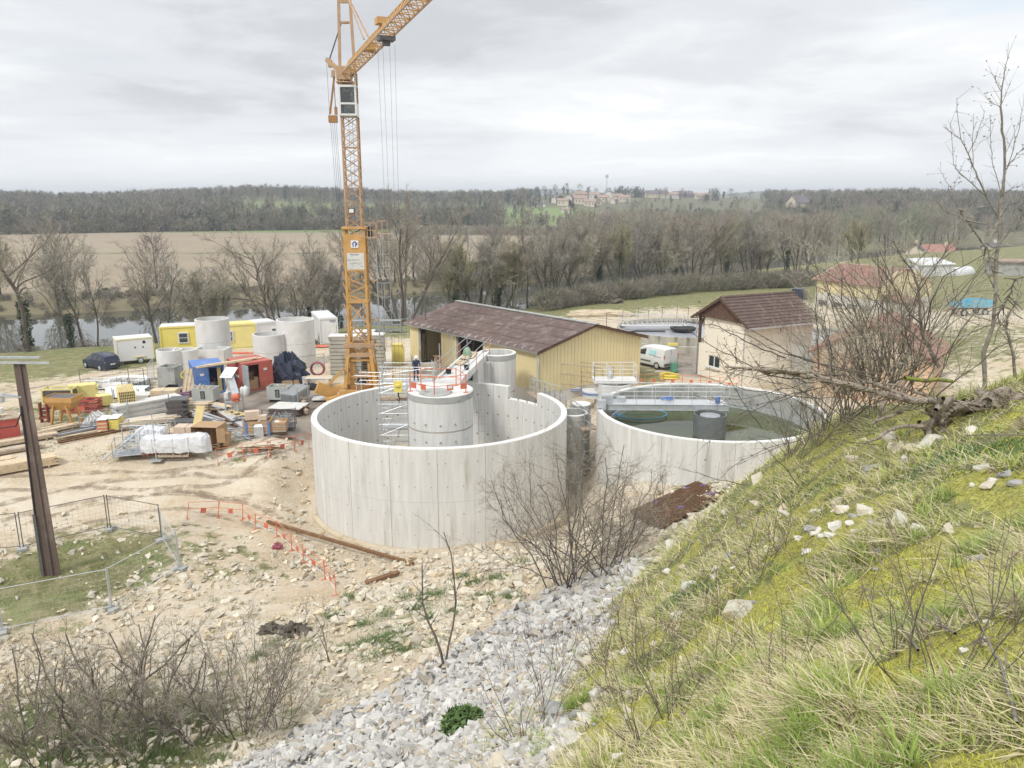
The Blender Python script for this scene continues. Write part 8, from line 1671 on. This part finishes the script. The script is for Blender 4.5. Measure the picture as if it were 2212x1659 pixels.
grass('hill_grass',P,L_,W_,C,lean)
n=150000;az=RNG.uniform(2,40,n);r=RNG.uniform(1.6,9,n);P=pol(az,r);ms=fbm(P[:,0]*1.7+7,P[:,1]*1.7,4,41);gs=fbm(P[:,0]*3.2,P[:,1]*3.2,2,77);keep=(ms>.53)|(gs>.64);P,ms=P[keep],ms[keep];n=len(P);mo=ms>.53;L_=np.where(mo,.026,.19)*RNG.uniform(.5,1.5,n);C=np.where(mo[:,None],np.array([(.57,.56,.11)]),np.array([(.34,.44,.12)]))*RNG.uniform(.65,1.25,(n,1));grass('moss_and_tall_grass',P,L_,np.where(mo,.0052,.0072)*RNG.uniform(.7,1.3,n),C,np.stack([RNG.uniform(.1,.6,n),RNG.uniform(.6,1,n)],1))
def tufts(name,pts,n_each,L0,col,sp,w=.012):
 P=np.vstack([np.array(p)[None,:2]+RNG.normal(size=(n_each,2))*sp*random.uniform(.6,1.4)for p in pts]);n=len(P);C=np.array([col])*RNG.uniform(.6,1.35,(n,1));return grass(name,P,L0*RNG.uniform(.5,1.3,n),w*RNG.uniform(.7,1.4,n),C,np.stack([RNG.uniform(.2,.8,n),RNG.uniform(.5,1,n)],1))
tp=[(800,1385),(780,1350),(830,1330),(860,1365),(880,1290),(905,1315),(925,1290),(945,1285),(990,1320),(930,1335),(830,1380),(850,1390),(1080,1295),(1105,1290),(1020,1260),(1000,1245),(820,1415),(760,1400),(870,1405),(650,1400),(560,1420),(1040,1290),(940,1390),(1120,1215),(760,1290),(720,1330),(600,1390),(1075,1250)]
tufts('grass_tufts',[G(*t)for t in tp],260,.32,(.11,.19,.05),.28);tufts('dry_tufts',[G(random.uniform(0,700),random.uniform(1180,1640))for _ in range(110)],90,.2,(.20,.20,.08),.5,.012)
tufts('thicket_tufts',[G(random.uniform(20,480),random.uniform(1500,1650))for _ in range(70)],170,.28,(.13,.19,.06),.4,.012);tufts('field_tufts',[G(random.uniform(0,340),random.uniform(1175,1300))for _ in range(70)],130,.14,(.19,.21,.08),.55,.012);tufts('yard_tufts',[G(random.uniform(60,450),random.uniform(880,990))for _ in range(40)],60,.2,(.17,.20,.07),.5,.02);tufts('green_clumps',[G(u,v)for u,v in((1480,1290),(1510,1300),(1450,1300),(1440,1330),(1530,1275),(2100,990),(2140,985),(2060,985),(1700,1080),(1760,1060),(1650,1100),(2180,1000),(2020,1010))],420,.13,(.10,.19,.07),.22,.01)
p=G(1005,1575);V=leafclump(2600,(0,0,.12),(.42,.36,.26),.035,RNG);T=thing('green_cushion_plant','round dark green leafy plant growing out of the grey stones','plant',p);obj('foliage',npmesh('foliage',V,np.arange(len(V)).reshape(-1,3),'leaf_green'),T);mb=MB();mb.tube([(0,0,-.2),(0,0,.2)],.02,5);part(T,'stem',mb,['bark'])
#  shrubs, saplings, brambles
SH=dict(seg=[6,4,3],kids=[7,4],bare=[.2,.2,0],wob=[.13,.2,.2],up=[.04,.06,.04],ang=[.55,.6],rat=[.42,.5],rr=.55,rmin=.006,tw_lev=1,ntw=4,twl=.3,tww=.009,twup=.1,r=.035,bark='bark',twig='twig_brown',stems=12,fan=.5,base=.5)
VAR['bram']=tree_mesh(36,2.6,dict(SH,stems=13,fan=.75,r=.014,rmin=.003,ntw=3,tww=.006,kids=[6,3],wob=[.2,.25,.2],twig='twig_pale',base=.4));VAR['shrub']=tree_mesh(31,4.6,dict(SH,stems=12,fan=.5,r=.024,wob=[.19,.24,.22],ang=[.8,.8],kids=[9,5],rat=[.4,.5]));VAR['shrub2']=tree_mesh(32,3.6,dict(SH,stems=7,fan=.85,r=.05,wob=[.22,.26,.22],ntw=5));VAR['shrub3']=tree_mesh(33,2.6,dict(SH,stems=16,fan=.7,r=.016,ntw=4));VAR['sap']=tree_mesh(34,4.6,dict(SH,stems=2,fan=.12,base=.05,kids=[6,2],bare=[.4,.2,0],ntw=2,r=.05,twig='twig_red'));VAR['wisp']=tree_mesh(35,1.5,dict(SH,stems=9,fan=.7,kids=[4,2],r=.008,rmin=.003,ntw=2,twl=.12,tww=.006,twig='twig_red',base=.25))
def bush(k,u,v,s,lb,nm='bare_shrub',cat='shrub',grp=None,rz=0,off=0):p=G(u,v);T=thing(nm,lb,cat,(p.x,p.y+off,p.z-.1),rz,grp);T.scale=(s,s,s);obj('trunk',VAR[k][0],T);obj('crown',VAR[k][1],T);return T
bush('shrub',1245,1262,1.3,'large bare shrub in front of the gap between the two round tanks',rz=.5);bush('shrub',1215,1268,1.2,'left half of the bare shrub group before the big tank',rz=2.2);bush('shrub',1310,1235,1.1,'bare shrub right of the large one, before the water tank',rz=4)
bush('shrub3',1345,1190,.9,'low twiggy shrub left of the rusty mesh',rz=1);bush('shrub2',215,1590,1.15,'dense dark thicket at the bottom left',rz=.3);bush('shrub2',330,1560,1.0,'dark twisted shrub right of the bottom left thicket',rz=1.7);bush('shrub2',60,1600,.9,'dark thicket in the bottom left corner',rz=3.5);bush('shrub3',120,1640,1.2,'low twiggy bush along the bottom left edge',rz=2);bush('shrub3',300,1640,1.2,'low twiggy bush below the dark twisted shrub',rz=5)
bush('shrub3',530,1585,1.3,'loose bare bush left of the grey scree',rz=1);bush('shrub',600,1575,.6,'upright bare bush at the left edge of the grey scree',rz=1);bush('shrub2',430,1600,.8,'dark bush between the thicket and the grey scree',rz=2.9);bush('sap',960,1440,.95,'thin bare sapling rising before the big tank','sapling','sapling',rz=.3);bush('sap',712,1438,.5,'small dark forked sapling on the rubble','sapling','sapling',rz=2)
for u,v,s in((640,1370,.9),(590,1365,.7)):heap('root_heap',f'{"larger" if s > .8 else "smaller"} heap of dark roots and twigs on the rubble','root heap',G(u,v),1.3*s,.8*s,.4*s,'bark',3,sharp=1.1)
wg='reddish wisps of dead weeds on the bank'
for k,(u,v)in enumerate(((1130,1600),(1180,1500),(1220,1430),(1260,1380),(1100,1450),(1160,1400),(1300,1420),(1340,1360),(1340,1480),(1400,1430),(1450,1550),(1390,1600),(1520,1480),(1640,1240),(1700,1180),(1560,1330),(1760,1250),(1850,1320),(1950,1400),(2050,1480),(1700,1450),(1600,1130),(1680,1040),(1740,1020),(1540,1180),(1480,1230),(1800,960),(2150,1350),(880,1640),(930,1560),(1040,1520),(1420,1260))):
 bush('wisp',u,v,random.uniform(.5,.9)*(1 if k<16 else.6),'thin reddish dead weed stems on the bank','dead_weeds','weeds',wg,k*1.1)
 # bush mass with the budding trees on the crest at the right
bush('bram',1930,905,1.0,'dense bramble behind the fallen branch, left part','bramble_bush','bramble',rz=.4,off=2.5);bush('bram',2000,905,1.15,'tall thin bush behind the fallen branch','bramble_bush','bramble',rz=1.4,off=2.0);bush('bram',2060,900,.95,'dense bramble behind the fallen branch, right part','bramble_bush','bramble',rz=2.4,off=2.5);bush('bram',1900,930,.95,'thin upright bush on the crest before the brick building','bramble_bush','bramble',rz=3.0,off=1.5);bush('bram',1820,950,.8,'low bramble on the crest beside the water tank rim','bramble_bush','bramble',rz=5,off=1.0);bush('bram',2190,880,1.1,'thin bush at the right edge behind the log','bramble_bush','bramble',rz=4.2,off=3.0);bush('bram',1740,1000,.7,'bramble hanging over the crest left of the fallen branch','bramble_bush','bramble',rz=.9,off=.8)
for i_,(u,v,s,f_)in enumerate(((1960,915,.95,1.2),(2040,905,1.05,1.4),(1860,925,.85,.8),(1780,965,.7,.4))):bush('bram',u,v,s,f'tangled leafless bramble on the crest {["left of the root", "right above the root", "beside the thin upright bush", "lowest on the crest"][i_]}','bramble_bush','bramble',rz=i_*1.1,off=f_)
c11=crop(2200,120,0);c11=lambda x,y:((2200+.2653*x)/1.1573,(120+.2653*y)/1.1573)
def poly_plant(name,label,cat,lines,mt,buds=0,side=0,group=None,bark2=None):
 T=thing(name,label,cat,lines[0][0][0]);o=Vector(lines[0][0][0]);B=[];rn=random.Random(len(lines))
 for li,(pts,r0,r1)in enumerate(lines):
  S=[];pts=[Vector(p)-o for p in pts];q=[pts[0]]
  for i in range(len(pts)-1):
   for k in range(1,5):q.append(pts[i].lerp(pts[i+1],k/4)+rv(rn)*(pts[i+1]-pts[i]).length*.012)
  n=len(q)-1;rg=[(r0+(r1-r0)*i/n)*(1+(rn.uniform(-.14,.2)if r0>.03 else 0))for i in range(n+1)]
  for i in range(n):
   f0,f1=i/n,(i+1)/n;S.append((q[i],q[i+1],rg[i],rg[i+1]));d=q[i+1]-q[i]
   for _ in range(side if f0>.1 else 0):
    e=(d.normalized()+rv(rn)*.7).normalized()*rn.uniform(.05,.3);a=q[i].lerp(q[i+1],rn.random());S.append((a,a+e,r1*1.0,r1*.5))
    if rn.random()<buds:B.append(a+e)
   if f0>.3 and rn.random()<buds:s_=rv(rn)*.02;S.append((q[i],q[i]+s_,r1*.8,r1*.6));B.append(q[i]+s_)
  V,F=seg_mesh(S,7 if r0>.03 else 5);obj('stem' if li==0 else 'branch',npmesh('branch',V,F,mt,smooth=True),T)
 if B:V=np.array([(b+rv(rn)*.008)[:]for b in B for _ in range(18)]);obj('bud',npmesh('bud',V,np.arange(len(V)).reshape(-1,3),'bud'),T,kind='stuff')
 return T
def L11(Y,pts):return[WY(*c11(*p),Y)for p in pts]
gb=G(2136,865);Y=gb.y+1.2
base_=[Vector((WY(2128,800,Y).x,Y,gz(gb.x,Y)-.1)),WY(2146,640,Y),WY(*c11(1130,1620),Y)]
lines=[(base_+L11(Y,[(1150,1400),(1180,1100),(1165,850),(1140,550),(1145,400),(1180,180),(1220,35)]),.033,.003),(L11(Y,[(1130,1610),(1000,1400),(900,1170),(830,990),(760,860),(720,470)]),.018,.003),(L11(Y,[(1000,1400),(860,1270),(750,1180),(690,1090),(665,700)]),.01,.003),(L11(Y,[(760,860),(690,815),(610,745)]),.006,.003),(L11(Y,[(830,990),(910,850),(985,585)]),.007,.003),(L11(Y,[(880,1130),(870,900),(885,620)]),.006,.003),(L11(Y,[(1175,1160),(1290,1000),(1355,940)]),.009,.004),(L11(Y,[(1200,1120),(1300,800),(1355,500)]),.008,.003),(L11(Y,[(1150,1390),(1060,1100),(1040,880),(1040,660)]),.007,.003),(L11(Y,[(1130,550),(1050,520),(995,460)]),.005,.002),(L11(Y,[(1140,410),(1080,290),(1035,190)]),.005,.002),(L11(Y,[(1145,530),(1200,400),(1240,305)]),.005,.002),(L11(Y,[(1180,1000),(1260,820),(1330,650)]),.005,.002),(L11(Y,[(690,1500),(640,1280),(550,1125)]),.005,.002),(L11(Y,[(670,1430),(700,1300),(730,1210)]),.005,.002),(L11(Y,[(1150,1380),(1250,1320),(1357,1280)]),.006,.003),(L11(Y,[(1230,1660),(1300,1520),(1357,1300)]),.01,.004),(L11(Y,[(820,1640),(720,1580),(600,1530),(500,1410)]),.009,.003),(L11(Y,[(790,1590),(850,1480),(860,1330)]),.006,.002),(L11(Y,[(700,1440),(770,1560),(840,1660),(1010,1900),(1090,2200)]),.006,.016)]
poly_plant('budding_tree','slender bare tree with small buds rising against the sky at the right','tree',lines,'bark_grey',.55,1)
def L9(Y,pts):return[WY(*c9(*p),Y)for p in pts]
Y2=Y-.6
lines=[(L9(Y2,[(1400,1060),(1300,860),(1240,740),(1215,520),(1210,330),(1150,150),(1040,0),(960,-140)]),.032,.005),(L9(Y2,[(1215,330),(1300,200),(1440,0),(1500,-120)]),.012,.004),(L9(Y2,[(1230,640),(1130,560),(1030,380),(900,180),(760,20)]),.016,.004),(L9(Y2,[(1300,860),(1100,700),(850,480),(640,330),(480,240),(220,100)]),.014,.003),(L9(Y2,[(930,1200),(920,800),(905,400),(890,0),(880,-180)]),.01,.003),(L9(Y2,[(400,1160),(340,800),(270,400)]),.008,.003),(L9(Y2,[(250,1100),(240,700),(235,300)]),.008,.003),(L9(Y2,[(700,1180),(560,950),(500,800)]),.008,.003),(L9(Y2,[(860,1200),(760,950),(640,700)]),.009,.003),(L9(Y2,[(560,560),(470,420),(480,120)]),.012,.005),(L9(Y2,[(2210,200),(2120,230),(2040,450),(1950,560)]),.01,.012)]
poly_plant('budding_tree','dark stemmed bare tree leaning left in front of the yellow hall','tree',lines,'bark',.35,2)
lines=[(L9(Y,[(2130,1150),(2100,900),(2040,700),(2060,560),(2200,350)]),.028,.008),(L9(Y,[(1920,850),(1960,700),(2120,480),(2200,200)]),.012,.004),(L9(Y,[(2070,700),(1980,640),(1700,560),(1560,420),(1500,100)]),.01,.003),(L9(Y,[(2200,600),(2000,450),(1850,150),(1800,-100)]),.01,.003)]
poly_plant('bare_sapling','second bare trunk right of the budding tree at the picture edge','sapling',lines,'bark_grey',.4,2)
# fallen limb, root and log
c0=crop(1400,620,800);cR=crop(1900,700,660,1825);gl=G(2030,925);YL=gl.y
def LP(f,pts,Y0,Y1):n=len(pts)-1;return[WY(*f(*p),Y0+(Y1-Y0)*i/n)for i,p in enumerate(pts)]
A_=LP(cR,[(1180,1090),(1160,1020),(1240,950),(1250,880),(1210,830),(1080,835),(860,790),(700,745),(430,680),(200,640),(0,625)],YL,YL-.8)+LP(c0,[(1700,865),(1400,838),(1250,830),(1140,820)],YL-.9,YL-1.2)
lines=[(A_[:5],.075,.065),(A_[4:],.052,.013),(LP(cR,[(1240,850),(1000,800),(760,705),(560,655),(420,650),(0,600)],YL+.05,YL-.5),.035,.012),(LP(cR,[(1150,800),(980,740),(740,700)],YL+.1,YL),.025,.012)]
lines+=[([q+rv(random)*.03 for q in A_[a_:b_]],r_,r_*.4)for a_,b_,r_ in((0,8,.03),(2,9,.028),(4,11,.022),(1,5,.04),(5,13,.016))];poly_plant('fallen_limb','big fallen dead limb reaching left across the view from its twisted root','dead branch',lines,'dead_wood',0,1)
TH=[[(840,530),(1000,650),(1250,780),(1450,880),(1700,930)],[(1010,470),(1200,510),(1430,620),(1600,740),(1900,840),(2200,900)],[(1020,540),(1300,600),(1480,700),(1800,800),(2200,870)],[(880,510),(1100,540),(1350,680),(1560,760)],[(1170,880),(1220,840),(1330,845)],[(1220,620),(1215,720),(1225,800)],[(1130,660),(1190,740),(1260,800)],[(1770,200),(1775,500),(1790,830)],[(1850,380),(1860,640),(1890,900)],[(960,880),(1200,960),(1500,1010),(1900,1030)],[(1040,1050),(1300,1040),(1600,960),(1900,900)],[(870,1010),(1250,1100),(1500,1060),(1800,960),(2100,930)],[(1100,1300),(1250,1180),(1450,1060),(1750,960)],[(1000,1370),(1100,1250),(1300,1120)],[(1400,1250),(1250,1050),(1150,860),(1080,700)],[(2000,1200),(1800,1050),(1600,960),(1350,900),(1000,840)],[(1900,1240),(1700,1090),(1500,980),(1300,700)],[(1220,1500),(1500,1380),(1750,1300),(2000,1270)],[(830,1530),(1100,1600),(1300,1640)],[(1060,1640),(1200,1500),(1450,1380),(1650,1330)],[(1650,1650),(1450,1400),(1300,1290)],[(2180,1360),(1850,1320),(1700,1260),(1300,1100)]]
poly_plant('thin_branches','spray of long thin leafless branches hanging across the view of the cream building','branches',[(LP(c0,t[::-1]if t[0][0]<t[-1][0]else t,YL-.2,YL-1.3+.1*(i%5)),.011 if i<4 else.007,.0025)for i,t in enumerate(TH)],'bark',.1,2)
lines=[(LP(cR,[(1240,1010),(1300,900),(1450,870),(1600,900),(1825,960)],YL-.1,YL+.4),.05,.13),(LP(cR,[(1240,960),(1350,880),(1500,860),(1540,930)],YL-.2,YL),.03,.06),(LP(cR,[(1520,870),(1600,800),(1700,790),(1825,840)],YL,YL+.2),.07,.09),(LP(cR,[(1560,860),(1700,900),(1825,930)],YL-.2,YL),.1,.1),(LP(cR,[(1680,1010),(1700,900),(1660,780)],YL-.3,YL-.3),.05,.02),(LP(cR,[(1500,900),(1620,830),(1825,870)],YL-.1,YL+.1),.04,.05),(LP(cR,[(1760,860),(1790,940),(1825,990)],YL-.3,YL-.2),.06,.05)]
lines+=[([q+rv(random)*.05 for q in l_[0]],rr_,rr_*.5)for l_ in lines[:5]for rr_ in(.03,.022,.016,.02)];poly_plant('fallen_log','rotting fallen log of twisted fibres at the right edge of the grassy crest','log',lines,'dead_wood',0,1);poly_plant('mossy_stick','stick covered in yellow green moss lying behind the fallen limb','stick',[(LP(cR,[(1000,680),(1100,690),(1330,700)],YL+.6,YL+.8),.035,.03)],'moss_wood')
poly_plant('dead_branch','bent bare branch lying on the grass left of the root','dead branch',[(LP(cR,[(1120,1010),(980,1010),(880,1040),(830,1090),(740,1120)],YL-.3,YL-.8),.035,.015),(LP(cR,[(980,910),(900,940),(830,965),(760,1000)],YL-.2,YL-.5),.03,.012),(LP(cR,[(870,830),(820,930),(790,1020)],YL-.1,YL-.5),.03,.012),(LP(cR,[(1000,690),(985,740),(1000,800)],YL,YL),.02,.03)],'dead_wood')
for lb,pts in(('long thin dark twig lying across the near grass at the right',[(1980,1430),(1900,1350),(1850,1280)]),('pale curved twig lying on the grass before the white stones',[(2212,950),(2120,955),(1940,930),(1820,895)]),('dark twig sticking out of the grass at the bottom right edge',[(2190,1600),(2150,1480),(2110,1400)]),('grey dead stick lying in the near grass at the right',[(2060,1395),(1990,1375),(1940,1360)])):
 lines=[([G(u,v)+Vector((0,0,.06+.05*(i%2)))for i,(u,v)in enumerate(pts)],.008,.004)];poly_plant('twig',lb,'twig',lines,'bark_grey',0,1)
 #  air
HZ=0
def haze():
 m=bpy.data.materials.new('haze_air');m.use_nodes=True;nt=m.node_tree;nt.nodes.remove(nt.nodes['Principled BSDF']);v=N(nt,'ShaderNodeVolumePrincipled');v.inputs['Color'].default_value=(.86,.92,1,1);v.inputs['Density'].default_value=.00036;v.inputs['Anisotropy'].default_value=.2;nt.links.new(v.outputs[0],nt.nodes['Material Output'].inputs['Volume']);MATS['haze_air']=m
 mb=MB();mb.box((0,0,28),(6900,6900,70));obj('haze',mb.mesh('haze','haze_air'),kind='stuff')
haze()
